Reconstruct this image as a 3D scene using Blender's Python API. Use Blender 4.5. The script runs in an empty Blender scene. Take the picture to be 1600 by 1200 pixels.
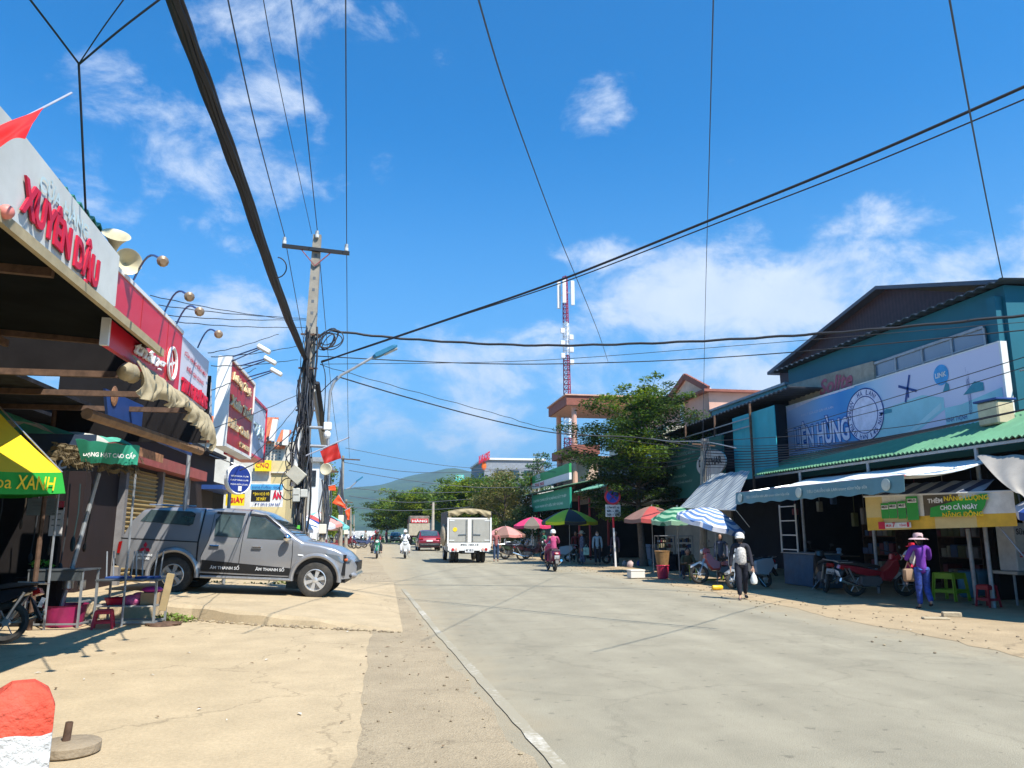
import bpy, bmesh, math, random
import numpy as np
from mathutils import Vector, Matrix
R = math.radians
rnd = random.Random(7)
C = bpy.context.scene.collection
sc = bpy.context.scene

# ---------------------------------------------------------------- camera, sky, sun, exposure
YAW, PITCH, FPX = R(9.4), R(10.85), 1190.0
EYE = Vector((0, 0, 1.6))
cd = bpy.data.cameras.new('camera'); cam = bpy.data.objects.new('camera', cd); C.objects.link(cam)
cam.location = EYE; cam.rotation_euler = (R(90) + PITCH, 0, -YAW)
cd.sensor_width = 36; cd.lens = 36 * FPX / 1600; cd.clip_start = 0.05; cd.clip_end = 20000
sc.camera = cam
sc.view_settings.view_transform = 'Standard'; sc.view_settings.look = 'None'
sc.view_settings.gamma = 1; sc.view_settings.exposure = 0.68
SUN_EL, SUN_AZ = R(54), math.atan2(0.52, -0.855)      # azimuth of the sun from +Y towards +X
sd = bpy.data.lights.new('sun', 'SUN'); sd.energy = 5.0; sd.angle = R(0.5); sd.color = (1, .95, .86)
so = bpy.data.objects.new('sun', sd); C.objects.link(so)
sdir = Vector((math.sin(SUN_AZ) * math.cos(SUN_EL), math.cos(SUN_AZ) * math.cos(SUN_EL), math.sin(SUN_EL)))
so.rotation_euler = sdir.to_track_quat('Z', 'Y').to_euler(); so.location = (20, -20, 40)


def ray(px, py):
    u, v = px - 800, 600 - py
    fw = FPX * math.cos(PITCH) - v * math.sin(PITCH)
    up = FPX * math.sin(PITCH) + v * math.cos(PITCH)
    return Vector((u * math.cos(YAW) + fw * math.sin(YAW), fw * math.cos(YAW) - u * math.sin(YAW), up))


def G(px, py, z=0):
    d = ray(px, py); return EYE + d * ((z - 1.6) / d.z)


def FX(px, py, X):
    d = ray(px, py); return EYE + d * (X / d.x)


def FY(px, py, Y):
    d = ray(px, py); return EYE + d * (Y / d.y)


w = bpy.data.worlds.new('World'); sc.world = w; w.use_nodes = True
nt = w.node_tree; N = nt.nodes; L = nt.links; N.clear()
out = N.new('ShaderNodeOutputWorld'); bg = N.new('ShaderNodeBackground'); L.new(bg.outputs[0], out.inputs[0])
sky = N.new('ShaderNodeTexSky'); sky.sky_type = 'NISHITA'; sky.sun_disc = False
sky.sun_elevation = SUN_EL; sky.sun_rotation = SUN_AZ; sky.air_density = 1.0; sky.dust_density = .6; sky.ozone_density = 3.0
bg.inputs[1].default_value = 0.10
tint = N.new('ShaderNodeMix'); tint.data_type = 'RGBA'; tint.blend_type = 'MULTIPLY'; tint.inputs[0].default_value = 1
tint.inputs[7].default_value = (.04, .86, 1.40, 1)
L.new(sky.outputs[0], tint.inputs[6])
tc = N.new('ShaderNodeTexCoord')


def wmath(op, a, b=None, clamp=False):
    n = N.new('ShaderNodeMath'); n.operation = op; n.use_clamp = clamp
    for i, x in enumerate((a, b)):
        if x is None: continue
        if isinstance(x, (int, float)): n.inputs[i].default_value = x
        else: L.new(x, n.inputs[i])
    return n.outputs[0]


# clouds sit in the sky by direction: project the view direction onto a flat layer, stretch, and gather round a few banks
sep = N.new('ShaderNodeSeparateXYZ'); L.new(tc.outputs['Generated'], sep.inputs[0])


def noise(scale, detail, rough, dist, vec, sc3=None):
    mp = N.new('ShaderNodeMapping'); L.new(vec, mp.inputs[0])
    if sc3: mp.inputs['Scale'].default_value = sc3
    n = N.new('ShaderNodeTexNoise'); n.inputs['Scale'].default_value = scale; n.inputs['Detail'].default_value = detail
    n.inputs['Roughness'].default_value = rough; n.inputs['Distortion'].default_value = dist
    L.new(mp.outputs[0], n.inputs['Vector']); return n.outputs[0]


def bank(px, py, rx, ry, s=1.0):       # an elliptical bank of cloud round a direction
    d = ray(px, py).normalized(); rt = Vector((d.y, -d.x, 0)).normalized(); up = rt.cross(d)
    def dot(v, k):
        n = N.new('ShaderNodeVectorMath'); n.operation = 'DOT_PRODUCT'; L.new(tc.outputs['Generated'], n.inputs[0])
        n.inputs[1].default_value = v; return wmath('MULTIPLY', n.outputs['Value'], k)
    a = dot(rt, FPX / rx); b = dot(up, FPX / ry)
    r2 = wmath('ADD', wmath('MULTIPLY', a, a), wmath('MULTIPLY', b, b))
    fr = N.new('ShaderNodeVectorMath'); fr.operation = 'DOT_PRODUCT'; L.new(tc.outputs['Generated'], fr.inputs[0]); fr.inputs[1].default_value = d
    g = wmath('SUBTRACT', 1, wmath('MULTIPLY', r2, .5), True)
    return wmath('MULTIPLY', wmath('MULTIPLY', g, s), wmath('GREATER_THAN', fr.outputs['Value'], 0))


banks = [(1200, 470, 300, 90, .92), (1340, 350, 190, 40, .62), (290, 250, 190, 115, .60), (400, 120, 110, 140, .46), (955, 172, 62, 48, .54),
         (600, 255, 26, 34, .6), (640, 635, 240, 70, .72), (470, 30, 120, 55, .44), (800, 560, 330, 70, .66), (350, 500, 170, 60, .7),
         (1150, 590, 200, 80, .75), (430, 470, 60, 40, .5), (1000, 400, 150, 40, .5),
         (-500, 400, 400, 180, .7), (2100, 300, 380, 160, .8), (600, -600, 400, 220, .6)]
acc = None
for b in banks:
    v = bank(*b); acc = v if acc is None else wmath('MAXIMUM', acc, v)
n1 = noise(8.5, 11, .64, .25, tc.outputs['Generated'], (1, 1, 1.5))
n2 = noise(2.6, 3, .5, 0, tc.outputs['Generated'])
dens = wmath('ADD', wmath('MULTIPLY', acc, .62), wmath('SUBTRACT', wmath('MULTIPLY', n1, 1.25), .66))
dens = wmath('ADD', dens, wmath('MULTIPLY', wmath('SUBTRACT', n2, .5), .35))
mr = N.new('ShaderNodeMapRange'); mr.interpolation_type = 'SMOOTHSTEP'; L.new(dens, mr.inputs[0])
mr.inputs[1].default_value = .17; mr.inputs[2].default_value = .54; mr.inputs[3].default_value = 0; mr.inputs[4].default_value = .84
n3 = noise(11, 5, .6, .2, tc.outputs['Generated'])
ccol = N.new('ShaderNodeMix'); ccol.data_type = 'RGBA'; L.new(n3, ccol.inputs[0])
ccol.inputs[6].default_value = (4.0, 4.9, 6.3, 1); ccol.inputs[7].default_value = (7.0, 7.3, 7.8, 1)
# pale band near the horizon
hz = N.new('ShaderNodeMapRange'); L.new(sep.outputs[2], hz.inputs[0]); hz.interpolation_type = 'SMOOTHSTEP'
hz.inputs[1].default_value = -.02; hz.inputs[2].default_value = .52; hz.inputs[3].default_value = .85; hz.inputs[4].default_value = 0
hm = N.new('ShaderNodeMix'); hm.data_type = 'RGBA'; L.new(hz.outputs[0], hm.inputs[0]); L.new(tint.outputs[2], hm.inputs[6]); hm.inputs[7].default_value = (1.7, 3.55, 5.9, 1)
cm = N.new('ShaderNodeMix'); cm.data_type = 'RGBA'; L.new(mr.outputs[0], cm.inputs[0]); L.new(hm.outputs[2], cm.inputs[6]); L.new(ccol.outputs[2], cm.inputs[7])
L.new(cm.outputs[2], bg.inputs[0])

# ---------------------------------------------------------------- materials
MATS = {}


def mat(name, col, rough=.6, metal=0., var=.18, scale=4., bump=0., bscale=30., spec=.4, dirt=0., dirtcol=(.16, .12, .07), coat=0., emit=None):
    if name in MATS: return MATS[name]
    m = bpy.data.materials.new(name); m.use_nodes = True; t = m.node_tree; n = t.nodes; l = t.links
    b = n['Principled BSDF']; b.inputs['Roughness'].default_value = rough; b.inputs['Metallic'].default_value = metal
    b.inputs['Specular IOR Level'].default_value = spec
    if coat: b.inputs['Coat Weight'].default_value = coat; b.inputs['Coat Roughness'].default_value = .08
    tx = n.new('ShaderNodeTexCoord'); ns = n.new('ShaderNodeTexNoise'); ns.inputs['Scale'].default_value = scale; ns.inputs['Detail'].default_value = 6
    ns.inputs['Roughness'].default_value = .65
    l.new(tx.outputs['Object'], ns.inputs['Vector'])
    mp = n.new('ShaderNodeMapRange'); l.new(ns.outputs[0], mp.inputs[0]); mp.inputs[1].default_value = .3; mp.inputs[2].default_value = .7
    mx = n.new('ShaderNodeMix'); mx.data_type = 'RGBA'; l.new(mp.outputs[0], mx.inputs[0])
    mx.inputs[6].default_value = tuple(c * (1 - var) for c in col) + (1,); mx.inputs[7].default_value = tuple(min(1, c * (1 + var)) for c in col) + (1,)
    cur = mx.outputs[2]
    if dirt:
        n2 = n.new('ShaderNodeTexNoise'); n2.inputs['Scale'].default_value = scale * .35; n2.inputs['Detail'].default_value = 8; n2.inputs['Roughness'].default_value = .7
        l.new(tx.outputs['Object'], n2.inputs['Vector'])
        r2 = n.new('ShaderNodeMapRange'); l.new(n2.outputs[0], r2.inputs[0]); r2.inputs[1].default_value = .48; r2.inputs[2].default_value = .72; r2.inputs[4].default_value = dirt
        m2 = n.new('ShaderNodeMix'); m2.data_type = 'RGBA'; l.new(r2.outputs[0], m2.inputs[0]); l.new(cur, m2.inputs[6]); m2.inputs[7].default_value = dirtcol + (1,)
        cur = m2.outputs[2]
    l.new(cur, b.inputs['Base Color'])
    if bump:
        nb = n.new('ShaderNodeTexNoise'); nb.inputs['Scale'].default_value = bscale; nb.inputs['Detail'].default_value = 5; l.new(tx.outputs['Object'], nb.inputs['Vector'])
        bp = n.new('ShaderNodeBump'); bp.inputs['Strength'].default_value = bump; bp.inputs['Distance'].default_value = .02; l.new(nb.outputs[0], bp.inputs['Height']); l.new(bp.outputs[0], b.inputs['Normal'])
    if emit: b.inputs['Emission Color'].default_value = emit + (1,); b.inputs['Emission Strength'].default_value = 1
    m['bsdf'] = b.name
    MATS[name] = m; return m


def stripes(name, cols, axis, freq, rough=.6, bump=0., coord='Object', phase=0., radial=False, dirt=.0):
    """printed stripes along an object axis, cols = list of equal bands"""
    if name in MATS: return MATS[name]
    m = mat(name, (.5, .5, .5), rough); t = m.node_tree; n = t.nodes; l = t.links; b = n['Principled BSDF']
    tx = n.new('ShaderNodeTexCoord'); sp = n.new('ShaderNodeSeparateXYZ'); l.new(tx.outputs[coord], sp.inputs[0])
    def mth(op, a, c=None):
        q = n.new('ShaderNodeMath'); q.operation = op
        for i, x in enumerate((a, c)):
            if x is None: continue
            if isinstance(x, (int, float)): q.inputs[i].default_value = x
            else: l.new(x, q.inputs[i])
        return q.outputs[0]
    if radial: src = mth('POWER', mth('ADD', mth('MULTIPLY', sp.outputs[0], sp.outputs[0]), mth('MULTIPLY', sp.outputs[1], sp.outputs[1])), .5)
    else: src = sp.outputs[axis]
    fr = mth('FRACT', mth('ADD', mth('MULTIPLY', src, freq), phase + 50))
    rp = n.new('ShaderNodeValToRGB'); rp.color_ramp.interpolation = 'CONSTANT'; l.new(fr, rp.inputs[0])
    el = rp.color_ramp.elements
    el[0].position = 0; el[0].color = cols[0] + (1,); el[1].position = 1 / len(cols); el[1].color = cols[1] + (1,)
    for i in range(2, len(cols)):
        e = el.new(i / len(cols)); e.color = cols[i] + (1,)
    ns = n.new('ShaderNodeTexNoise'); ns.inputs['Scale'].default_value = 5; ns.inputs['Detail'].default_value = 7; l.new(tx.outputs['Object'], ns.inputs['Vector'])
    mr_ = n.new('ShaderNodeMapRange'); l.new(ns.outputs[0], mr_.inputs[0]); mr_.inputs[1].default_value = .3; mr_.inputs[2].default_value = .75; mr_.inputs[3].default_value = 1; mr_.inputs[4].default_value = .72 - dirt
    mx = n.new('ShaderNodeMix'); mx.data_type = 'RGBA'; mx.blend_type = 'MULTIPLY'; mx.inputs[0].default_value = 1
    l.new(rp.outputs[0], mx.inputs[6]); l.new(mr_.outputs[0], mx.inputs[7]); l.new(mx.outputs[2], b.inputs['Base Color'])
    return m


def glass(name, col=(.02, .03, .04), rough=.04):
    return mat(name, col, rough, 0, .05, 2, spec=1.0, coat=.6)


# ---------------------------------------------------------------- mesh helpers
def frame(d, up=Vector((0, 0, 1))):
    d = d.normalized(); a = up if abs(d.dot(up)) < .97 else Vector((0, 1, 0))
    x = d.cross(a).normalized(); return x, x.cross(d).normalized()


class MB:
    def __init__(s): s.v = []; s.f = []; s.m = []
    def add(s, vs, fs, m=0, M=None):
        o = len(s.v)
        for p in vs:
            p = Vector(p); s.v.append(M @ p if M is not None else p)
        for q in fs: s.f.append([o + i for i in q]); s.m.append(m)
        return s
    def box(s, x0, x1, y0, y1, z0, z1, m=0, M=None):
        vs = [(x0, y0, z0), (x1, y0, z0), (x1, y1, z0), (x0, y1, z0), (x0, y0, z1), (x1, y0, z1), (x1, y1, z1), (x0, y1, z1)]
        return s.add(vs, [(0, 3, 2, 1), (4, 5, 6, 7), (0, 1, 5, 4), (1, 2, 6, 5), (2, 3, 7, 6), (3, 0, 4, 7)], m, M)
    def bbox(s, x0, x1, y0, y1, z0, z1, b=.02, m=0, M=None):      # chamfered box
        vs = []; idx = {}
        X = (x0, x1); Y = (y0, y1); Z = (z0, z1)
        for i in (0, 1):
            for j in (0, 1):
                for k in (0, 1):
                    sx, sy, sz = 1 - 2 * i, 1 - 2 * j, 1 - 2 * k
                    for a in range(3):
                        p = [X[i] + b * sx, Y[j] + b * sy, Z[k] + b * sz]; p[a] = (X, Y, Z)[a][(i, j, k)[a]]
                        idx[(i, j, k, a)] = len(vs); vs.append(tuple(p))
        fs = []
        for a in range(3):
            o = [q for q in range(3) if q != a]
            for e in (0, 1):
                lp = []
                for c in ((0, 0), (1, 0), (1, 1), (0, 1)):
                    t = [0, 0, 0]; t[a] = e; t[o[0]] = c[0]; t[o[1]] = c[1]; lp.append(idx[(t[0], t[1], t[2], a)])
                fs.append(lp if (e == 1) != (a == 1) else lp[::-1])
        for a in range(3):
            o = [q for q in range(3) if q != a]
            for c in ((0, 0), (0, 1), (1, 0), (1, 1)):
                t0 = [0, 0, 0]; t1 = [0, 0, 0]; t0[a] = 0; t1[a] = 1
                for q in (0, 1): t0[o[q]] = c[q]; t1[o[q]] = c[q]
                fs.append([idx[(*t0, o[0])], idx[(*t1, o[0])], idx[(*t1, o[1])], idx[(*t0, o[1])]])
        for i in (0, 1):
            for j in (0, 1):
                for k in (0, 1): fs.append([idx[(i, j, k, 0)], idx[(i, j, k, 1)], idx[(i, j, k, 2)]])
        return s.add(vs, fs, m, M)
    def tube(s, pts, r, n=6, m=0, M=None, cap=True):
        pts = [Vector(p) for p in pts]; k = len(pts); rs = r if isinstance(r, (list, tuple)) else [r] * k
        vs = []; fs = []; x = None
        for i, p in enumerate(pts):
            d = (pts[min(i + 1, k - 1)] - pts[max(i - 1, 0)])
            if d.length < 1e-9: d = Vector((0, 0, 1))
            d.normalize()
            if x is None: x, y = frame(d)
            else:
                x = (x - d * x.dot(d))
                x = x.normalized() if x.length > 1e-6 else frame(d)[0]
                y = x.cross(d).normalized()
            for j in range(n):
                a = 2 * math.pi * j / n; vs.append(p + (x * math.cos(a) + y * math.sin(a)) * rs[i])
        for i in range(k - 1):
            for j in range(n): fs.append((i * n + j, i * n + (j + 1) % n, (i + 1) * n + (j + 1) % n, (i + 1) * n + j))
        if cap: fs.append(list(range(n))[::-1]); fs.append([(k - 1) * n + j for j in range(n)])
        return s.add(vs, fs, m, M)
    def bar(s, p, q, w, h=None, m=0, up=Vector((0, 0, 1)), M=None):
        p, q = Vector(p), Vector(q); h = h or w; x, y = frame(q - p, up); vs = []
        for c in (p, q):
            for a, b in ((-1, -1), (1, -1), (1, 1), (-1, 1)): vs.append(c + x * a * w / 2 + y * b * h / 2)
        return s.add(vs, [(3, 2, 1, 0), (4, 5, 6, 7), (0, 1, 5, 4), (1, 2, 6, 5), (2, 3, 7, 6), (3, 0, 4, 7)], m, M)
    def slab(s, pts, t, m=0, nrm=None, M=None):     # a flat polygon given thickness t behind its normal
        pts = [Vector(p) for p in pts]; k = len(pts)
        n = nrm or (pts[1] - pts[0]).cross(pts[2] - pts[0]).normalized()
        vs = pts + [p - n * t for p in pts]
        return s.add(vs, [list(range(k)), list(range(2 * k - 1, k - 1, -1))] + [(i, i + k, (i + 1) % k + k, (i + 1) % k) for i in range(k)], m, M)
    def grid(s, fn, nu, nv, m=0, M=None, t=0, mf=None):
        P = [[Vector(fn(i / nu, j / nv)) for j in range(nv + 1)] for i in range(nu + 1)]
        vs = [p for r_ in P for p in r_]; fs = []; ms = []
        for i in range(nu):
            for j in range(nv): fs.append((i * (nv + 1) + j, (i + 1) * (nv + 1) + j, (i + 1) * (nv + 1) + j + 1, i * (nv + 1) + j + 1)); ms.append(mf(i, j) if mf else m)
        if t:
            K = len(vs); low = []
            for i in range(nu + 1):
                for j in range(nv + 1):
                    a = P[min(i + 1, nu)][j] - P[max(i - 1, 0)][j]; b = P[i][min(j + 1, nv)] - P[i][max(j - 1, 0)]
                    nn = a.cross(b); nn = nn.normalized() if nn.length > 1e-9 else Vector((0, 0, 1)); low.append(P[i][j] - nn * t)
            vs = vs + low; f2 = [tuple(K + q for q in f[::-1]) for f in fs]; ms += list(ms)
            def ix(i, j): return i * (nv + 1) + j
            ed = []
            for i in range(nu): ed += [(ix(i, 0), K + ix(i, 0), K + ix(i + 1, 0), ix(i + 1, 0)), (ix(i + 1, nv), K + ix(i + 1, nv), K + ix(i, nv), ix(i, nv))]
            for j in range(nv): ed += [(ix(0, j + 1), K + ix(0, j + 1), K + ix(0, j), ix(0, j)), (ix(nu, j), K + ix(nu, j), K + ix(nu, j + 1), ix(nu, j + 1))]
            fs = fs + f2 + ed; ms += [m] * len(ed)
        o = len(s.v)
        for p in vs: s.v.append(M @ p if M is not None else p)
        for q, mm in zip(fs, ms): s.f.append([o + i for i in q]); s.m.append(mm)
        return s
    def lathe(s, prof, n=16, c=(0, 0, 0), ax=(0, 0, 1), m=0, M=None):
        ax = Vector(ax).normalized(); x, y = frame(ax); c = Vector(c); vs = []; fs = []
        for r_, z in prof:
            for j in range(n):
                a = 2 * math.pi * j / n; vs.append(c + ax * z + (x * math.cos(a) + y * math.sin(a)) * r_)
        k = len(prof)
        for i in range(k - 1):
            for j in range(n): fs.append((i * n + j, (i + 1) * n + j, (i + 1) * n + (j + 1) % n, i * n + (j + 1) % n))
        cl = tuple(prof[0]) == tuple(prof[-1])
        if prof[0][0] > 1e-4 and not cl: fs.append(list(range(n)))
        if prof[-1][0] > 1e-4 and not cl: fs.append([(k - 1) * n + j for j in range(n)][::-1])
        return s.add(vs, fs, m, M)
    def ell(s, c, r, m=0, M=None, nu=12, nv=8, rot=None):
        c = Vector(c); vs = []; fs = []
        for i in range(nv + 1):
            th = math.pi * i / nv
            for j in range(nu):
                ph = 2 * math.pi * j / nu
                p = Vector((r[0] * math.sin(th) * math.cos(ph), r[1] * math.sin(th) * math.sin(ph), r[2] * math.cos(th)))
                vs.append(c + (rot @ p if rot else p))
        for i in range(nv):
            for j in range(nu): fs.append((i * nu + j, (i + 1) * nu + j, (i + 1) * nu + (j + 1) % nu, i * nu + (j + 1) % nu))
        return s.add(vs, fs, m, M)
    def pillow(s, prof, w, ins=.88, m=0, M=None, y0=0.):       # side profile (x,z) given a rounded width w
        cx = sum(p[0] for p in prof) / len(prof); cz = sum(p[1] for p in prof) / len(prof); k = len(prof); vs = []
        for yy, sc_ in ((-w, ins), (-w * .6, 1), (w * .6, 1), (w, ins)):
            for x, z in prof: vs.append((cx + (x - cx) * sc_, y0 + yy, cz + (z - cz) * sc_))
        fs = [list(range(k)), [3 * k + i for i in range(k)][::-1]]
        for a in range(3):
            for i in range(k): fs.append((a * k + i, (a + 1) * k + i, (a + 1) * k + (i + 1) % k, a * k + (i + 1) % k))
        return s.add(vs, fs, m, M)
    def text(s, body, O, xd, w_, h_, m=0, yd=(0, 0, 1), lift=.006, depth=0., bold=.0, shear=0., res=3):
        """letters fitted to a w x h box whose lower left is O, reading along xd"""
        T = glyphs(body, bold, shear, res)
        if T is None: return s
        vs, fs = T; O = Vector(O); xd = Vector(xd).normalized(); yd = Vector(yd).normalized(); n = xd.cross(yd).normalized()
        P = [O + xd * (a * w_) + yd * (b * h_) + n * (lift + depth) for a, b in vs]; s.add(P, fs, m)
        if depth:
            cnt = {}
            for f in fs:
                for i in range(len(f)):
                    e = (f[i], f[(i + 1) % len(f)]); cnt[e] = 1
            o = len(s.v); k = len(P)
            for p in P: s.v.append(p)
            for p in P: s.v.append(p - n * depth)
            for (a, b) in cnt:
                if (b, a) not in cnt: s.f.append([o + a, o + k + a, o + k + b, o + b]); s.m.append(m)
        return s
    def build(s, name, mats=None, parent=None, smooth=False, ang=40):
        me = bpy.data.meshes.new(name); inv = parent.matrix_world.inverted() if parent else None
        vs = [(inv @ Vector(v)) if inv else Vector(v) for v in s.v]
        me.from_pydata([tuple(v) for v in vs], [], s.f)
        used = sorted({i for f in s.f for i in f})
        if len(used) < len(s.v):
            mp_ = {u: i for i, u in enumerate(used)}; vs = [vs[u] for u in used]; s.f = [[mp_[i] for i in f] for f in s.f]
        if mats is None: mats = []
        if not isinstance(mats, (list, tuple)): mats = [mats]
        for m_ in mats: me.materials.append(m_)
        me.polygons.foreach_set('material_index', s.m)
        me.validate(); me.update()
        if smooth:
            me.polygons.foreach_set('use_smooth', [True] * len(me.polygons))
            try: me.set_sharp_from_angle(angle=R(ang))
            except Exception: pass
        o = bpy.data.objects.new(name, me); C.objects.link(o)
        if parent: o.parent = parent
        return o


GC = {}


def glyphs(body, bold, shear, res=3):
    k = (body, bold, shear, res)
    if k in GC: return GC[k]
    cu = bpy.data.curves.new('t', 'FONT'); cu.body = body; cu.size = 1; cu.resolution_u = res; cu.offset = bold; cu.shear = shear; cu.fill_mode = 'FRONT' if hasattr(cu, 'fill_mode') else 'BOTH'
    ob = bpy.data.objects.new('t', cu); me = bpy.data.meshes.new_from_object(ob)
    vs = [(v.co.x, v.co.y) for v in me.vertices]; fs = [tuple(p.vertices) for p in me.polygons]
    bpy.data.objects.remove(ob); bpy.data.curves.remove(cu); bpy.data.meshes.remove(me)
    if not vs: GC[k] = None; return None
    x0 = min(v[0] for v in vs); x1 = max(v[0] for v in vs); y0 = min(v[1] for v in vs); y1 = max(v[1] for v in vs)
    GC[k] = ([((a - x0) / (x1 - x0), (b - y0) / max(1e-6, y1 - y0)) for a, b in vs], fs); return GC[k]


def tag(o, label=None, cat=None, group=None, kind=None):
    if label: o['label'] = label
    if cat: o['category'] = cat
    if group: o['group'] = group
    if kind: o['kind'] = kind
    return o


def thing(name, label, cat, loc=(0, 0, 0), rz=0, group=None, rx=0, ry=0, s=1):
    o = bpy.data.objects.new(name, None); C.objects.link(o); o.empty_display_size = .2
    o.location = loc; o.rotation_euler = (rx, ry, rz); o.scale = (s, s, s); tag(o, label, cat, group)
    o.matrix_world = Matrix.LocRotScale(Vector(loc), o.rotation_euler, o.scale)
    return o


def place(o, loc, rz=0, s=1, rx=0, ry=0):
    o.location = loc; o.rotation_euler = (rx, ry, rz); o.scale = (s, s, s)


KIDS = {}


def copy_tree(o, label=None, parent=None):
    c = o.copy(); C.objects.link(c); c.parent = parent
    if label: c['label'] = label
    for ch in [x for x in bpy.data.objects if x.parent == o]: copy_tree(ch, None, c)
    return c

# ---------------------------------------------------------------- ground, road, yards
def gz(Y):
    t = min(max((Y - 92) / 260, 0), 1); return -11 * t * t * (3 - 2 * t)


def ip(y, ys, xs): return float(np.interp(y, ys, xs))


RL = ([-40, 5.6, 12.9, 25, 47, 100, 250], [1.6, 1.07, .72, .3, -.33, -1.8, -10])
RR = ([-40, 5, 14, 25, 37, 100, 250], [7.6, 8.0, 8.35, 8.6, 8.5, 7.4, 1])


def roadmat():
    m = mat('asphalt', (.325, .288, .208), .85, 0, .12, 1.2, bump=.6, bscale=120, spec=.25)
    t = m.node_tree; n = t.nodes; l = t.links; b = n['Principled BSDF']
    src = b.inputs['Base Color'].links[0].from_socket
    tx = n.new('ShaderNodeTexCoord')
    # tyre-worn lanes, patches, fine speckle and dark cracks
    mp = n.new('ShaderNodeMapping'); mp.inputs['Scale'].default_value = (1.0, .05, 1); l.new(tx.outputs['Object'], mp.inputs[0])
    a = n.new('ShaderNodeTexNoise'); a.inputs['Scale'].default_value = 1.1; a.inputs['Detail'].default_value = 4; l.new(mp.outputs[0], a.inputs['Vector'])
    ar = n.new('ShaderNodeMapRange'); l.new(a.outputs[0], ar.inputs[0]); ar.inputs[1].default_value = .3; ar.inputs[2].default_value = .7; ar.inputs[3].default_value = .86; ar.inputs[4].default_value = 1.10
    s = n.new('ShaderNodeTexNoise'); s.inputs['Scale'].default_value = 90; s.inputs['Detail'].default_value = 3; l.new(tx.outputs['Object'], s.inputs['Vector'])
    sr = n.new('ShaderNodeMapRange'); l.new(s.outputs[0], sr.inputs[0]); sr.inputs[1].default_value = .3; sr.inputs[2].default_value = .7; sr.inputs[3].default_value = .78; sr.inputs[4].default_value = 1.18
    v = n.new('ShaderNodeTexVoronoi'); v.feature = 'DISTANCE_TO_EDGE'; v.inputs['Scale'].default_value = .33
    dn = n.new('ShaderNodeTexNoise'); dn.inputs['Scale'].default_value = 1.3; dn.inputs['Detail'].default_value = 6; l.new(tx.outputs['Object'], dn.inputs['Vector'])
    ad = n.new('ShaderNodeVectorMath'); ad.operation = 'ADD'; l.new(tx.outputs['Object'], ad.inputs[0]); l.new(dn.outputs['Color'], ad.inputs[1]); l.new(ad.outputs[0], v.inputs['Vector'])
    vr = n.new('ShaderNodeMapRange'); l.new(v.outputs['Distance'], vr.inputs[0]); vr.inputs[1].default_value = .0; vr.inputs[2].default_value = .012; vr.inputs[3].default_value = .88; vr.inputs[4].default_value = 1
    # oil spots along the lanes
    o = n.new('ShaderNodeTexNoise'); o.inputs['Scale'].default_value = 7; o.inputs['Detail'].default_value = 2; l.new(tx.outputs['Object'], o.inputs['Vector'])
    o_r = n.new('ShaderNodeMapRange'); l.new(o.outputs[0], o_r.inputs[0]); o_r.inputs[1].default_value = .66; o_r.inputs[2].default_value = .72; o_r.inputs[3].default_value = 1; o_r.inputs[4].default_value = .72
    cur = src
    for q in (ar, sr, vr, o_r):
        mx = n.new('ShaderNodeMix'); mx.data_type = 'RGBA'; mx.blend_type = 'MULTIPLY'; mx.inputs[0].default_value = 1
        l.new(cur, mx.inputs[6]); l.new(q.outputs[0], mx.inputs[7]); cur = mx.outputs[2]
    # pale dust blown in along both edges
    d = n.new('ShaderNodeSeparateXYZ'); l.new(tx.outputs['Object'], d.inputs[0])
    dd = n.new('ShaderNodeMath'); dd.operation = 'SUBTRACT'; l.new(d.outputs[0], dd.inputs[0]); dd.inputs[1].default_value = 4.5
    da = n.new('ShaderNodeMath'); da.operation = 'ABSOLUTE'; l.new(dd.outputs[0], da.inputs[0])
    dnz = n.new('ShaderNodeMath'); dnz.operation = 'MULTIPLY_ADD'; l.new(dn.outputs[0], dnz.inputs[0]); dnz.inputs[1].default_value = 1.6; l.new(da.outputs[0], dnz.inputs[2])
    dr = n.new('ShaderNodeMapRange'); l.new(dnz.outputs[0], dr.inputs[0]); dr.inputs[1].default_value = 3.7; dr.inputs[2].default_value = 4.9; dr.inputs[3].default_value = 0; dr.inputs[4].default_value = .75
    mx = n.new('ShaderNodeMix'); mx.data_type = 'RGBA'; l.new(dr.outputs[0], mx.inputs[0]); l.new(cur, mx.inputs[6]); mx.inputs[7].default_value = (.40, .315, .20, 1)
    l.new(mx.outputs[2], b.inputs['Base Color']); return m


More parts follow.
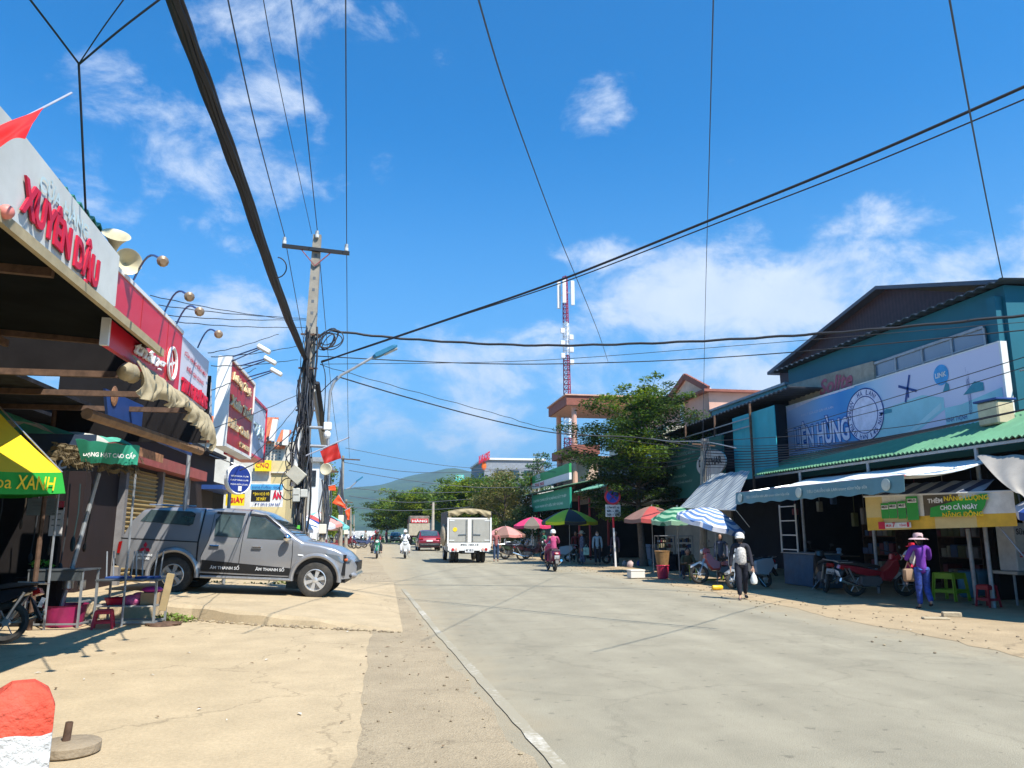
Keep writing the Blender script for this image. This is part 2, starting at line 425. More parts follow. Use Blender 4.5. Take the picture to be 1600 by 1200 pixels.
def earth(name, col, crack=.3, stain=.25, coarse=0.):
    m = mat(name, col, .9, 0, .12, 1.5, bump=.4 + coarse, bscale=60, spec=.2, dirt=stain, dirtcol=tuple(c * .55 for c in col))
    t = m.node_tree; n = t.nodes; l = t.links; b = n['Principled BSDF']; src = b.inputs['Base Color'].links[0].from_socket
    tx = n.new('ShaderNodeTexCoord')
    v = n.new('ShaderNodeTexVoronoi'); v.feature = 'DISTANCE_TO_EDGE'; v.inputs['Scale'].default_value = crack
    dn = n.new('ShaderNodeTexNoise'); dn.inputs['Scale'].default_value = 2; dn.inputs['Detail'].default_value = 7; l.new(tx.outputs['Object'], dn.inputs['Vector'])
    ad = n.new('ShaderNodeVectorMath'); ad.operation = 'ADD'; l.new(tx.outputs['Object'], ad.inputs[0]); l.new(dn.outputs['Color'], ad.inputs[1]); l.new(ad.outputs[0], v.inputs['Vector'])
    vr = n.new('ShaderNodeMapRange'); l.new(v.outputs['Distance'], vr.inputs[0]); vr.inputs[2].default_value = .008; vr.inputs[3].default_value = .72; vr.inputs[4].default_value = 1
    s = n.new('ShaderNodeTexNoise'); s.inputs['Scale'].default_value = 30; s.inputs['Detail'].default_value = 6; l.new(tx.outputs['Object'], s.inputs['Vector'])
    sr = n.new('ShaderNodeMapRange'); l.new(s.outputs[0], sr.inputs[0]); sr.inputs[1].default_value = .3; sr.inputs[2].default_value = .7; sr.inputs[3].default_value = .9; sr.inputs[4].default_value = 1.08
    cur = src
    for q in (vr, sr):
        mx = n.new('ShaderNodeMix'); mx.data_type = 'RGBA'; mx.blend_type = 'MULTIPLY'; mx.inputs[0].default_value = 1
        l.new(cur, mx.inputs[6]); l.new(q.outputs[0], mx.inputs[7]); cur = mx.outputs[2]
    l.new(cur, b.inputs['Base Color']); return m


M_YARD = earth('yard_concrete', (.45, .35, .22), .35, .22)
M_STRIP = earth('verge_concrete', (.37, .295, .195), .8, .45, .5)
M_DIRT = earth('dirt', (.43, .325, .20), .15, .4, .5)
M_GROUND = earth('ground_soil', (.30, .25, .15), .1, .4)


def sheet(name, ys, fx0, fx1, dz, m, nx=1):
    b = MB(); ys = list(ys); k = nx + 1; vs = []; fs = []
    for y in ys:
        a, c = fx0(y), fx1(y)
        for i in range(k): vs.append((a + (c - a) * i / nx, y, gz(y) + dz))
    for j in range(len(ys) - 1):
        for i in range(nx): fs.append((j * k + i, j * k + i + 1, (j + 1) * k + i + 1, (j + 1) * k + i))
    b.add(vs, fs); return tag(b.build(name, m), kind='structure')


YS = [-40, -20, 0, 3] + [5 + i * 2.5 for i in range(16)] + list(range(47, 92, 9)) + list(range(92, 360, 12))
YW = YS + [500, 1200, 6000]
sheet('ground', [-400] + YW, lambda y: -5000, lambda y: 5000, -.05, M_GROUND, 40)
jl = {y: rnd.uniform(-.03, .03) for y in YS}
sheet('road', YS, lambda y: ip(y, *RL) - .2, lambda y: ip(y, *RR) + .25, 0, roadmat(), 4)
sheet('yard', [-40, -10, 0, 4, 8, 12, 14, 20, 40, 60, 92], lambda y: -9.5, lambda y: -.02 if y < 20 else ip(y, *RL) - 1.2, .004, M_YARD, 4)
# the rough strip between yard and road, with a broken outer edge
b = MB(); yy = [-20] + [i * .25 for i in range(0, 92)] + list(range(24, 93, 4)); vs = []; fs = []
for y in yy:
    e = ip(y, *RL); vs += [((-.15 + .025 * math.sin(y * 2.1) + rnd.uniform(-.02, .02) if y < 20 else e - 1.3), y, .006), (e + .03 * math.sin(y * 3.7) + rnd.uniform(-.04, .04), y, .004)]
for i in range(len(yy) - 1): fs.append((2 * i, 2 * i + 1, 2 * i + 3, 2 * i + 2))
b.add(vs, fs); tag(b.build('verge', M_STRIP), kind='structure')
b = MB(); vs = []; fs = []
for y in [-20] + [i * .4 for i in range(0, 120)] + list(range(48, 93, 4)):
    e = ip(y, *RR); vs += [(e + .12 * math.sin(y * 1.3) + rnd.uniform(-.12, .12), y, .004), (30, y, .005)]
for i in range(len(vs) // 2 - 1): fs.append((2 * i, 2 * i + 1, 2 * i + 3, 2 * i + 2))
b.add(vs, fs); tag(b.build('dirt_verge', M_DIRT), kind='structure')

# worn edge line: paint left only in flecks on the asphalt
M_LINE = mat('worn_line_paint', (.52, .48, .40), .85, 0, .15, 14)
def _ln():
    t = M_LINE.node_tree; n = t.nodes; l = t.links; b = n['Principled BSDF']; src = b.inputs['Base Color'].links[0].from_socket
    tx = n.new('ShaderNodeTexCoord'); a = n.new('ShaderNodeTexNoise'); a.inputs['Scale'].default_value = 16; a.inputs['Detail'].default_value = 8; a.inputs['Roughness'].default_value = .75; l.new(tx.outputs['Object'], a.inputs['Vector'])
    c = n.new('ShaderNodeTexNoise'); c.inputs['Scale'].default_value = .9; c.inputs['Detail'].default_value = 2; l.new(tx.outputs['Object'], c.inputs['Vector'])
    ad = n.new('ShaderNodeMath'); ad.operation = 'ADD'; l.new(a.outputs[0], ad.inputs[0]); l.new(c.outputs[0], ad.inputs[1])
    r = n.new('ShaderNodeMapRange'); l.new(ad.outputs[0], r.inputs[0]); r.inputs[1].default_value = 1.03; r.inputs[2].default_value = 1.26
    m = n.new('ShaderNodeMix'); m.data_type = 'RGBA'; l.new(r.outputs[0], m.inputs[0]); m.inputs[6].default_value = (.32, .28, .20, 1); l.new(src, m.inputs[7]); l.new(m.outputs[2], b.inputs['Base Color'])
_ln()
for side, off, ye in ((RL, .17, 22),):
    b = MB(); ys_ = [4 + .25 * i for i in range(int((ye - 4) / .25))]; vs = []
    for y in ys_:
        x0 = ip(y, *side) + off; k_ = .055 + rnd.uniform(-.01, .01); vs += [(x0 - k_, y, .0095), (x0 + k_, y, .0095)]
    b.add(vs, [(2 * i, 2 * i + 1, 2 * i + 3, 2 * i + 2) for i in range(len(ys_) - 1)]); tag(b.build('edge_line', M_LINE), kind='structure')

# raised apron the pickup stands on: highest at the shops, ramping down to the road
SLX = [-9.4, -4.0, -2.4, -.4, .5]


def apz(x): return ip(x, [-9, -4.6, -1.2, .35], [.36, .30, .15, .02])


EDGE = [(-9.4, 15.9), (-6, 15.7), (-4.2, 15.4), (-3.4, 15.1), (-2.6, 14.5), (-1.9, 14.0), (-1.2, 13.6), (-.4, 13.15), (.35, 12.7)]
b = MB(); xs = [-9.4 + i * .15 for i in range(66)]; vs = []; fs = []
for x in xs:
    ye = ip(x, [e[0] for e in EDGE], [e[1] for e in EDGE]) + .03 * math.sin(x * 3.3) + rnd.uniform(-.005, .005)
    z = apz(x)
    vs += [(x, ye, .006), (x, ye + .06, max(z - .03 - .03 * abs(math.sin(x * 3.1)), .008)), (x, ye + .16, z), (x, 21.0, z), (x, 24.5, .02)]
for i in range(len(xs) - 1):
    for j in range(4): fs.append((5 * i + j, 5 * i + 5 + j, 5 * i + 6 + j, 5 * i + 1 + j))
b.add(vs, fs); tag(b.build('apron', M_YARD), kind='structure')

# ---------------------------------------------------------------- mountains
def mountains():
    prof = [(-900, 800), (-300, 790), (100, 785), (300, 778), (430, 772), (520, 769), (565, 763), (600, 757), (628, 748), (655, 743), (690, 738), (712, 737), (745, 741), (800, 744), (900, 752), (1050, 765), (1300, 780), (1900, 800), (2600, 805)]
    b = MB(); nx, ny = 260, 26
    def f(u, v):
        px = -800 + 3300 * u; d = ray(px, 700); D = 1500 + 1900 * v
        h = ip(px, [p[0] for p in prof], [p[1] for p in prof]); rr = ray(px, h); top = 1.6 + rr.z / math.hypot(rr.x, rr.y) * 2900
        k = math.sin(min(v / .74, 1) * math.pi / 2) ** 1.2 if v < .74 else math.cos((v - .74) / .26 * math.pi / 2)
        rid = .07 * math.sin(px * .015 + 3 * v) + .05 * math.sin(px * .04 + 7 * v + 1) + .03 * math.sin(px * .09 - 9 * v)
        z = -12 + (top + 12) * k * (1 + rid * math.sin(min(v / .74, 1) * math.pi) * .8)
        dn = Vector((d.x, d.y, 0)).normalized(); return (dn.x * D, dn.y * D, z)
    b.grid(f, nx, ny)
    m = mat('forest_slope', (.05, .085, .03), .95, 0, .5, .012, spec=.1)
    return tag(b.build('mountains', m, smooth=True), kind='structure')


mountains()

# ---------------------------------------------------------------- trees
M_BARK = mat('bark', (.13, .10, .075), .9, 0, .35, 12, bump=.8, bscale=25)
def leafm(name, c, tr=.35):
    m = mat(name, c, .55, 0, .55, 1.1, spec=.3)
    t = m.node_tree; n = t.nodes; l = t.links; b = n['Principled BSDF']; o = [x for x in n if x.type == 'OUTPUT_MATERIAL'][0]
    ts = n.new('ShaderNodeBsdfTranslucent'); ts.inputs[0].default_value = (c[0] * 2.1, c[1] * 1.9, c[2] * .8, 1); mx = n.new('ShaderNodeMixShader'); mx.inputs[0].default_value = tr
    l.new(b.outputs[0], mx.inputs[1]); l.new(ts.outputs[0], mx.inputs[2]); l.new(mx.outputs[0], o.inputs[0]); return m


L_DARK = leafm('leaves_dark', (.035, .068, .018)); L_MID = leafm('leaves_mid', (.075, .14, .022)); L_YEL = leafm('leaves_yellowgreen', (.165, .22, .022)); L_OLIVE = leafm('leaves_olive', (.17, .16, .06)); L_BLUE = leafm('leaves_bluegreen', (.045, .11, .045))


def foliage(clumps, n, size, seed, flat=.5):
    """clumps: (centre, (rx,ry,rz), weight); leaf sprays scattered mainly near each clump's skin"""
    rs = np.random.RandomState(seed); W = np.array([c[2] for c in clumps]); W = W / W.sum(); cnt = rs.multinomial(n, W); V = []; 
    for (c, r, _), k in zip(clumps, cnt):
        if k == 0: continue
        d = rs.normal(size=(k, 3)); d /= np.linalg.norm(d, axis=1)[:, None]; rad = rs.uniform(.25, 1, k) ** .5 * (1 + .18 * rs.normal(size=k))
        P = np.array(c) + d * rad[:, None] * np.array(r)
        nr = rs.normal(size=(k, 3)) * (1 - flat); nr[:, 2] += flat * 1.6; nr /= np.linalg.norm(nr, axis=1)[:, None]
        t = np.cross(nr, rs.normal(size=(k, 3))); t /= np.linalg.norm(t, axis=1)[:, None]; s_ = np.cross(nr, t)
        L1 = size * rs.uniform(.6, 1.4, k)[:, None]; L2 = L1 * rs.uniform(.35, .6, k)[:, None]
        V.append(np.stack([P - t * L1, P - s_ * L2 + nr * L2 * .3, P + t * L1, P + s_ * L2], 1))
    V = np.concatenate(V).reshape(-1, 3); F = np.arange(len(V)).reshape(-1, 4); return V, F


def leafobj(name, VF, mats, parent, seed, split=None):
    V, F = VF; me = bpy.data.meshes.new(name); inv = np.array(parent.matrix_world.inverted())
    V = V @ inv[:3, :3].T + inv[:3, 3]; me.from_pydata(V.tolist(), [], F.tolist())
    for m in mats: me.materials.append(m)
    cen = V.reshape(-1, 4, 3).mean(1); k = len(F); rs = np.random.RandomState(seed)
    p = split or [1] + [0] * (len(mats) - 1)
    # patches of one leaf tone, not salt and pepper
    ph = np.sin(cen[:, 0] * 1.7 + seed) + np.sin(cen[:, 1] * 1.9 + 2 * seed) + np.sin(cen[:, 2] * 2.3 + seed * 3) + rs.normal(size=k) * .8
    q = np.argsort(np.argsort(ph)) / k; cum = np.cumsum(p) / sum(p); me.polygons.foreach_set('material_index', np.searchsorted(cum, q, side='right').clip(0, len(mats) - 1).astype(int).tolist())
    me.update(); o = bpy.data.objects.new(name, me); C.objects.link(o); o.parent = parent; return o


def tree(name, label, base, h, r, style, mats, split, n, size, seed, group=None, trunk_r=.12, lean=(0, 0), low=.35, branches=None):
    rr = random.Random(seed); t = thing(name, label, 'tree', base, 0, group); bx, by, bz = base; tb = MB(); cl = []
    top = Vector((bx + lean[0], by + lean[1], bz + h * .93))
    def axis(k): return Vector((bx + lean[0] * k + .12 * math.sin(k * 5 + seed), by + lean[1] * k + .1 * math.cos(k * 4 + seed), bz + h * .93 * k))
    tb.tube([axis(i / 8) for i in range(9)], [trunk_r * (1 - .86 * i / 8) * (1.25 if i == 0 else 1) for i in range(9)], 9)
    if style == 'tier':      # flat layered sprays, open between the tiers
        nt_ = 8
        for i in range(nt_):
            k = low + (1 - low) * i / nt_ + .01; rad = r * (.62 + .42 * math.sin(min(1, (k - low) / (1 - low) + .12) * math.pi * .80)) * rr.uniform(.82, 1.1); m_ = 7 if i < 5 else 5
            for j in range(m_):
                a = 2 * math.pi * (j + rr.random() * .8) / m_; L_ = rad * rr.uniform(.62, 1.12); p0 = axis(k); rise = L_ * rr.uniform(.1, .34)
                p1 = p0 + Vector((math.cos(a) * L_ * .5, math.sin(a) * L_ * .5, rise * .7)); p2 = p0 + Vector((math.cos(a) * L_, math.sin(a) * L_, rise))
                tb.tube([p0, p1, p2], [trunk_r * .33 * (1 - k * .5), trunk_r * .2, .008], 5)
                for q, sc_ in ((.42, .75), (.66, .95), (.9, .7)):
                    c = p0.lerp(p2, q) + Vector((rr.uniform(-.15, .15), rr.uniform(-.15, .15), rise * .12 + .05)); e = rad * .30 * sc_
                    cl.append((tuple(c), (e, e, e * .34), e * e))
        for i in range(9):
            p0 = axis(.80); a = rr.uniform(0, 6.28); p2 = p0 + Vector((math.cos(a) * r * rr.uniform(.35, .95), math.sin(a) * r * .7, h * rr.uniform(.14, .26))); tb.tube([p0, p0.lerp(p2, .5), p2], [.03, .02, .006], 4)
            for q in (.5, .75, 1): cl.append((tuple(p0.lerp(p2, q)), (.34, .34, .16), .16))
    else:
        k_ = 26 if style == 'round' else 34
        for i in range(k_):
            a = rr.uniform(0, 2 * math.pi); q = rr.random() ** .6; zz = rr.uniform(low, 1.0); env = math.sin(max(.12, (1 - (zz - low) / (1 - low) * .86)) * math.pi * .62) ** .6
            c = axis(min(zz, .97)) + Vector((math.cos(a) * r * q * env, math.sin(a) * r * q * env, 0)); e = r * rr.uniform(.17, .36)
            tb.tube([axis(max(low * .8, zz - .22)), axis(max(low * .8, zz - .22)).lerp(c, .55) + Vector((0, 0, -.1)), c], [trunk_r * .4, trunk_r * .22, .015], 5)
            cl.append((tuple(c), (e, e, e * (.62 if style == 'round' else .42)), e * e))
    for br in (branches or []): tb.tube([Vector(p) for p in br[0]], br[1], 6)
    tb.build('trunk', M_BARK, t, True); leafobj('crown', foliage(cl, n, size, seed, .62 if style == 'tier' else .35), mats, t, seed, split); return t

# ---------------------------------------------------------------- common materials
M_WHITE = mat('white_paint', (.74, .74, .72), .5, 0, .06, 3, dirt=.18, dirtcol=(.45, .40, .32))
M_OFFW = mat('offwhite_wall', (.62, .58, .50), .85, 0, .12, 1.4, dirt=.35)
M_RED = mat('red_sign', (.62, .015, .035), .35, 0, .06, 1.2)
M_DKRED = mat('dark_red', (.35, .02, .02), .5)
M_BLK = mat('black', (.012, .012, .013), .5)
M_RUB = mat('rubber', (.035, .033, .03), .85, 0, .3, 12, dirt=.5, dirtcol=(.12, .10, .08))
M_STEEL = mat('steel', (.42, .43, .44), .35, .85, .15, 10)
M_CHROME = mat('chrome', (.75, .75, .76), .12, 1)
M_GALV = mat('galvanised', (.36, .38, .40), .5, .5, .2, 8, dirt=.3)
M_RUST = mat('rusty_steel', (.12, .07, .045), .8, .2, .4, 10)
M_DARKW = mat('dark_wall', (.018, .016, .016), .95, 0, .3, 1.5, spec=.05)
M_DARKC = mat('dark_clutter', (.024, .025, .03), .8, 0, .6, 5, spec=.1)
M_GREENR = stripes('green_roof', [(.03, .20, .12), (.045, .26, .16)], 1, 6, .45)
M_CONC = mat('pole_concrete', (.30, .27, .22), .9, 0, .2, 3, bump=.4, dirt=.5, dirtcol=(.14, .12, .10))
M_WOOD = mat('wood', (.22, .13, .07), .8, 0, .35, 5, dirt=.3)
M_TEAL = mat('teal_wall', (.010, .125, .175), .6, 0, .08, 1.2, dirt=.2, dirtcol=(.03, .08, .10))
M_PINK = mat('pink_wall', (.62, .36, .27), .8, 0, .08, 1.5, dirt=.2)
M_BROWNT = mat('brown_trim', (.26, .085, .055), .7)
M_CREAM = mat('cream_wall', (.58, .47, .24), .85, 0, .1, 2, dirt=.2)
M_GOLD = mat('gold_letters', (.66, .50, .28), .4, .2)
M_FLAG = mat('flag_red', (.68, .015, .01), .6, 0, .08, 4)
M_FLAGO = mat('flag_orange', (.75, .09, .02), .6, 0, .08, 4)
M_YEL = mat('yellow', (.80, .58, .01), .5, 0, .06, 3)
M_GRN = mat('green_print', (.03, .33, .05), .5, 0, .1, 3)
M_TARP = mat('tan_tarp', (.36, .30, .19), .85, 0, .2, 4, bump=.6, bscale=9, dirt=.35)
M_BLUEP = mat('blue_print', (.02, .06, .22), .5, 0, .2, 2)
M_LETRED = mat('letter_red', (.55, .01, .04), .5)
M_LETW = mat('letter_white', (.78, .78, .76), .5)
M_LETB = mat('letter_black', (.01, .012, .02), .5)
M_LETBL = mat('letter_blue', (.02, .06, .25), .5)
M_LETG = mat('letter_green', (.01, .22, .14), .5)
M_LETY = mat('letter_yellow', (.78, .55, .02), .5)
M_FADE = mat('letter_faded', (.48, .60, .62), .7)
M_SHAD = mat('letter_grey', (.12, .13, .14), .6)
M_PANE = glass('window_glass')


def tX(b, s, X, bl, br, th, m, bold=0., shear=0., depth=0., lift=.008, side=1, top=None):
    """text on a plane facing the street; bl/br: pixels of the two baseline ends, th: letter height in metres (or a pixel of the top left)"""
    p, q = FX(*bl, X), FX(*br, X)
    h = (FX(*th, X).z - p.z) if isinstance(th, tuple) else th
    d = q - p; b.text(s, p, d, d.length, h, m, lift=lift, bold=bold, shear=shear, depth=depth)


def sheetroof(b, y0, y1, xa, za, xb, zb, m=0, t=.02, amp=.025, pitch=.18):
    """corrugated sheet, waves running down the slope; a = street edge, b = back edge"""
    n = max(8, int(abs(y1 - y0) / pitch * 4))
    b.grid(lambda u, v: (xa + (xb - xa) * v, y0 + (y1 - y0) * u, za + (zb - za) * v + amp * math.sin(u * (y1 - y0) / pitch * 2 * math.pi)), n, 2, m, t=t)


# ---------------------------------------------------------------- left row: first shop with the white fascia
t = thing('shop_building', 'open fronted shop with dark interior under a wide canopy, nearest on the left', 'shop', (-8.8, 6, 0))
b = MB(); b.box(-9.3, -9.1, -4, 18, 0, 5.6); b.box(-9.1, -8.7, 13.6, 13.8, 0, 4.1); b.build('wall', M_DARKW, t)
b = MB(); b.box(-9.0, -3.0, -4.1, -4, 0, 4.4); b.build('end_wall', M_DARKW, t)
b = MB(); sheetroof(b, -4, 8.55, -3.15, 4.86, -9.5, 6.0, amp=.03); b.build('roof', M_GREENR, t)
b = MB(); b.box(-3.35, -3.25, -4, 8.3, 4.45, 4.78); b.box(-3.4, -3.33, 8.0, 8.12, 3.9, 4.8); b.build('roof_board', M_DARKC, t)
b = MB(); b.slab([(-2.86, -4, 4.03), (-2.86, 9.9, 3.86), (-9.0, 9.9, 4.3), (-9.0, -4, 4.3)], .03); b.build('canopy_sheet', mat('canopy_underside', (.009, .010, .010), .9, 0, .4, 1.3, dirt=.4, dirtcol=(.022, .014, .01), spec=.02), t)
b = MB(); b.bar((-2.84, -4, 3.95), (-2.84, 10.0, 3.80), .05, .09); b.build('canopy_trim', mat('tan_trim', (.40, .33, .20), .8, dirt=.4), t)
for y in (1.0, 4.0, 7.0, 9.7):
    b = MB(); b.bar((-2.95, y, 3.84), (-9.0, y, 4.17), .06, .10); b.build('rafter', M_RUST, t)
for x in (-4.6, -6.6):
    b = MB(); b.bar((x, -4, 3.94), (x, 9.9, 3.83), .05, .08); b.build('purlin', M_RUST, t)
for x, y in ((-8.4, 9.7), (-8.8, 13.2)):
    b = MB(); b.tube([(x, y, 0), (x, y, 3.85)], .045, 8); b.build('post', M_RUST, t)
# fascia panel
fs = thing('fascia_sign', 'long dirty white fascia sign with curved red lettering, nearest sign on the left', 'sign', (-2.9, 4, 3.9))
b = MB(); b.slab([(-2.88, -4, 3.98), (-2.88, 8.15, 3.87), (-2.88, 8.36, 3.93), (-2.88, 8.34, 4.48), (-2.88, 5.85, 4.66), (-2.88, -4, 4.9)], .05, nrm=Vector((1, 0, 0)))
b.build('sign_panel', mat('dirty_white_panel', (.56, .58, .56), .7, 0, .12, 1.5, dirt=.35, dirtcol=(.32, .31, .27)), fs)
X = -2.875
b = MB(); tX(b, 'XUYÊN DẬU', X, (26, 342), (147, 465), .47, 0, bold=.035, depth=.02); b.build('lettering', M_LETRED, fs)
b = MB(); tX(b, 'XUYÊN DẬU', X - .0, (29, 347), (150, 470), .47, 0, bold=.02, lift=.004); b.build('lettering', M_SHAD, fs)  # grey offset copy paints the shadow of the raised letters on the panel
b = MB(); tX(b, 'CỬA HÀNG', X, (60, 293), (136, 374), .17, 0, bold=.02); b.build('lettering', M_FADE, fs)
rb = thing('pink_ball', 'small pink ball lamp at the lower edge of the white fascia', 'lamp', FX(10, 330, -2.8)); b = MB(); b.ell(FX(10, 331, -2.8), (.055, .055, .055)); b.tube([FX(10, 331, -2.8), FX(10, 331, -2.9) + Vector((0, 0, .02))], .01); b.build('globe', mat('pink_ball', (.6, .2, .17), .5), rb, True)

# second shop: red and white sign run
t = thing('shop_building', 'shop with flat canopy behind the red and the white signboards', 'shop', (-6, 11, 0))
b = MB(); b.box(-9.05, -8.95, 13.9, 16, 0, 4.2); b.build('wall', M_DARKW, t)
b = MB(); b.box(-9.2, -3.12, 10.30, 10.34, 3.60, 4.38); b.build('gable_board', M_DARKW, t)  # dark board added to close off the sky and darken under the canopy
b = MB(); b.box(-5.6, -3.12, 14.0, 14.04, 3.10, 4.3); b.build('gable_board', M_DARKW, t)  # second dark board added to block the sky under the canopy
b = MB(); b.box(-9, -4.9, 9.98, 13.98, 3.62, 3.68); b.box(-9, -6.0, 14.05, 16.4, 3.62, 3.68); b.build('canopy_sheet', M_DARKC, t)  # set back to let sun in; far slab added to cast shade
b = MB(); b.box(-9.3, -6.0, 15.75, 15.9, .1, 3.6); b.build('end_wall', M_DARKW, t)  # dark wall added to stand for the black shade at the shop's end
for y in (10.3, 11.8, 13.3):
    b = MB(); b.bar((-3.1, y, 3.56), (-9, y, 3.56), .06, .08); b.build('rafter', M_RUST, t)
b = MB(); b.tube([(-5.6, 13.95, .0), (-5.6, 13.95, 3.6)], .04, 8); b.build('post', M_RUST, t)
b = MB(); b.tube([(-3.5, 9.6, 2.95), (-3.2, 14.0, 2.95)], .07, 8); b.build('beam', M_WOOD, t)
s = thing('shop_sign', 'bright red signboard with white script and a round compass emblem', 'sign', (-3, 10, 3.5))
b = MB(); b.box(-3.06, -3.0, 8.6, 11.5, 3.55, 4.42); b.build('sign_panel', M_RED, s)
b = MB(); b.box(-3.07, -2.985, 8.55, 11.5, 4.42, 4.47); b.box(-3.07, -2.985, 8.55, 8.6, 3.55, 4.42); b.build('frame', M_WHITE, s)
for y in (9.6, 10.75):
    b = MB(); b.box(-3.0, -2.996, y, y + .012, 3.56, 4.41); b.build('seam', M_DKRED, s)
X = -2.998
b = MB(); tX(b, 'tháng', X, (207, 558), (254, 586), .22, 0, bold=.02, shear=.35, depth=.03); b.build('lettering', M_LETW, s)
c = FX(267, 568, X); b = MB()
ring = [(c.x + .02, c.y + .20 * math.cos(a), c.z + .22 * math.sin(a)) for a in [i * math.pi / 14 for i in range(29)]]; b.tube(ring, .022, 6)
for i in range(4):
    a = i * math.pi / 2 + .3; b.add([(c.x + .02, c.y, c.z)] + [(c.x + .02, c.y + r_ * math.cos(a + q), c.z + r_ * math.sin(a + q)) for r_, q in ((.05, -.6), (.18, 0), (.05, .6))], [(0, 1, 2, 3)])
b.build('emblem', M_LETW, s)
s = thing('shop_sign', 'white signboard with red lettering joined to the far end of the bright red one', 'sign', (-3, 12, 3.5))
b = MB(); b.box(-3.06, -3.002, 11.503, 13.25, 3.56, 4.40); b.build('sign_panel', mat('lilac_white', (.60, .60, .68), .5, 0, .05, 2), s)
b = MB(); tX(b, 'CỬA HÀNG ĐIỆN MÁY', -2.998, (288, 556), (322, 592), .10, 0, bold=.03); tX(b, 'ĐIỆN GIA DỤNG', -2.998, (291, 580), (317, 604), .10, 0, bold=.03); tX(b, 'TRUNG PHƯƠNG', -2.998, (281, 610), (320, 640), .24, 0, bold=.045, depth=.03); b.build('lettering', M_LETRED, s)
b = MB()
for i in range(16): b.box(-2.998, -2.994, 11.6 + i * .09, 11.65 + i * .09, 3.60, 3.68)
b.build('number_strip', M_SHAD, s)

# gooseneck lamps above the signs
for i, (bx_, by_, ex, ey, lab) in enumerate([(209, 437, 252, 413, 'gooseneck lamp nearest the loudspeakers, over the red signboard'), (257, 488, 294, 468, 'gooseneck lamp in the middle of the red signboard'), (275, 508, 310, 491, 'gooseneck lamp over the far end of the red signboard'), (309, 543, 340, 526, 'gooseneck lamp over the white signboard')]):
    p = FX(bx_, by_, -3.03); e = FX(ex, ey, -2.2); tt = thing('gooseneck_lamp', lab, 'lamp', p, 0, 'gooseneck lamps over the signboards')
    q = [p.lerp(e, k) + Vector((0, 0, .16 * math.sin(k * math.pi) + .04 * k)) for k in [j / 8 for j in range(9)]]
    b = MB(); b.tube(q, .012, 6); b.build('arm', M_BLUEP, tt, True)
    b = MB(); d = (q[-1] - q[-2]).normalized(); b.lathe([(.02, 0), (.05, .03), (.055, .09), (.03, .12)], 10, q[-1], d); b.build('lamp_head', mat('lamp_brass', (.34, .24, .16), .4, .5), tt, True)

# tarpaulin rolled and hung below the sign
t = thing('tarpaulin', 'crumpled tan tarpaulin hanging under the red and white signboards', 'tarpaulin', (-3, 11, 3.1))
def tarp(u, v):
    y = 9.25 + 4.1 * u; w_ = .022 * math.sin(u * 29) + .02 * math.sin(u * 67 + v * 4) + .014 * math.sin(u * 131 - v * 6) + .010 * math.sin(u * 211 + v * 3)
    dr = (.36 + .08 * math.sin(u * 8 + 1) + .04 * math.sin(u * 23)) + (.25 * max(0, (u - .88) / .12))
    return (-2.96 + .14 * math.sin(v * 2.4) + w_ * (.4 + v), y + .03 * math.sin(v * 9 + u * 20), 3.60 - .12 * u - dr * v - .02 * math.sin(u * 47) * v)
b = MB(); b.grid(tarp, 260, 14, t=.008); b.build('hanging_sheet', M_TARP, t, True, 60)
b = MB(); b.tube([(-2.95 + .02 * math.sin(i * 1.7), 9.0 + .06 * i, 3.38 + .02 * math.sin(i * 2)) for i in range(9)], [.04, .08, .10, .10, .095, .09, .085, .07, .04], 12); b.build('rolled_end', M_TARP, t, True, 60)

# blue food banner under the second canopy
t = thing('shop_sign', 'blue food banner in the shade under the tan tarpaulin', 'sign', (-4.4, 13, 2.6))
b = MB(); b.slab([FX(170, 660, -4.2), FX(300, 712, -4.2), FX(300, 668, -4.2), FX(165, 607, -4.2)], .04, nrm=Vector((1, 0, 0))); b.build('sign_panel', M_BLUEP, t)
b = MB(); p, q = FX(176, 632, -4.19), FX(182, 606, -4.19); b.ell((p + q) / 2, (.02, .16, .16)); b.box(-4.19, -4.18, 13.9, 15.4, 2.85, 3.0); b.build('food_picture', mat('food_print', (.30, .15, .08), .6, 0, .7, 9), t)
b = MB(); tX(b, 'PHỞ BÒ BÚN MÌ', -4.18, (225, 682), (285, 702), .16, 0); b.build('lettering', M_FADE, t)
t = thing('shop_sign', 'dark hanging board with big pale letters deep in the first shop', 'sign', (-6.4, 13.5, 2.4))
b = MB(); b.box(-7.6, -4.75, 13.50, 13.55, 2.55, 3.15); b.build('sign_panel', mat('dim_blue', (.03, .05, .09), .6), t)
b = MB(); b.text('PHARO', (-7.5, 13.49, 2.7), (1, 0, 0), 1.9, .32, bold=.03); b.build('lettering', mat('dim_letters', (.24, .24, .20), .7), t)

# third shop with rolling shutters, behind the pickup
t = thing('shop_building', 'low shop with tan rolling shutters behind the silver pickup', 'shop', (-6.5, 21, 0))
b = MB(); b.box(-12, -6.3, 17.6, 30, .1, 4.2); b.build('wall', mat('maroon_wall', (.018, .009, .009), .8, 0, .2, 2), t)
for y0, y1 in ((19.9, 22.6), (23.1, 25.6)):
    b = MB(); b.grid(lambda u, v: (-6.24 + .035 * math.sin(v * 2 * math.pi * 26), y0 + (y1 - y0) * u, .2 + 2.9 * v), 2, 156); b.build('rolling_shutter', mat('shutter_tan', (.36, .26, .11), .6, .1, .12, 2, dirt=.2), t)
for y in (19.7, 22.75, 25.7):
    b = MB(); b.box(-6.3, -6.14, y, y + .2, .1, 3.3); b.build('pillar', mat('grey_pillar', (.20, .19, .19), .8), t)
b = MB(); b.box(-6.3, -5.9, 17.6, 27, 3.2, 3.5); b.build('lintel', mat('faded_red', (.30, .07, .06), .8, dirt=.4), t)
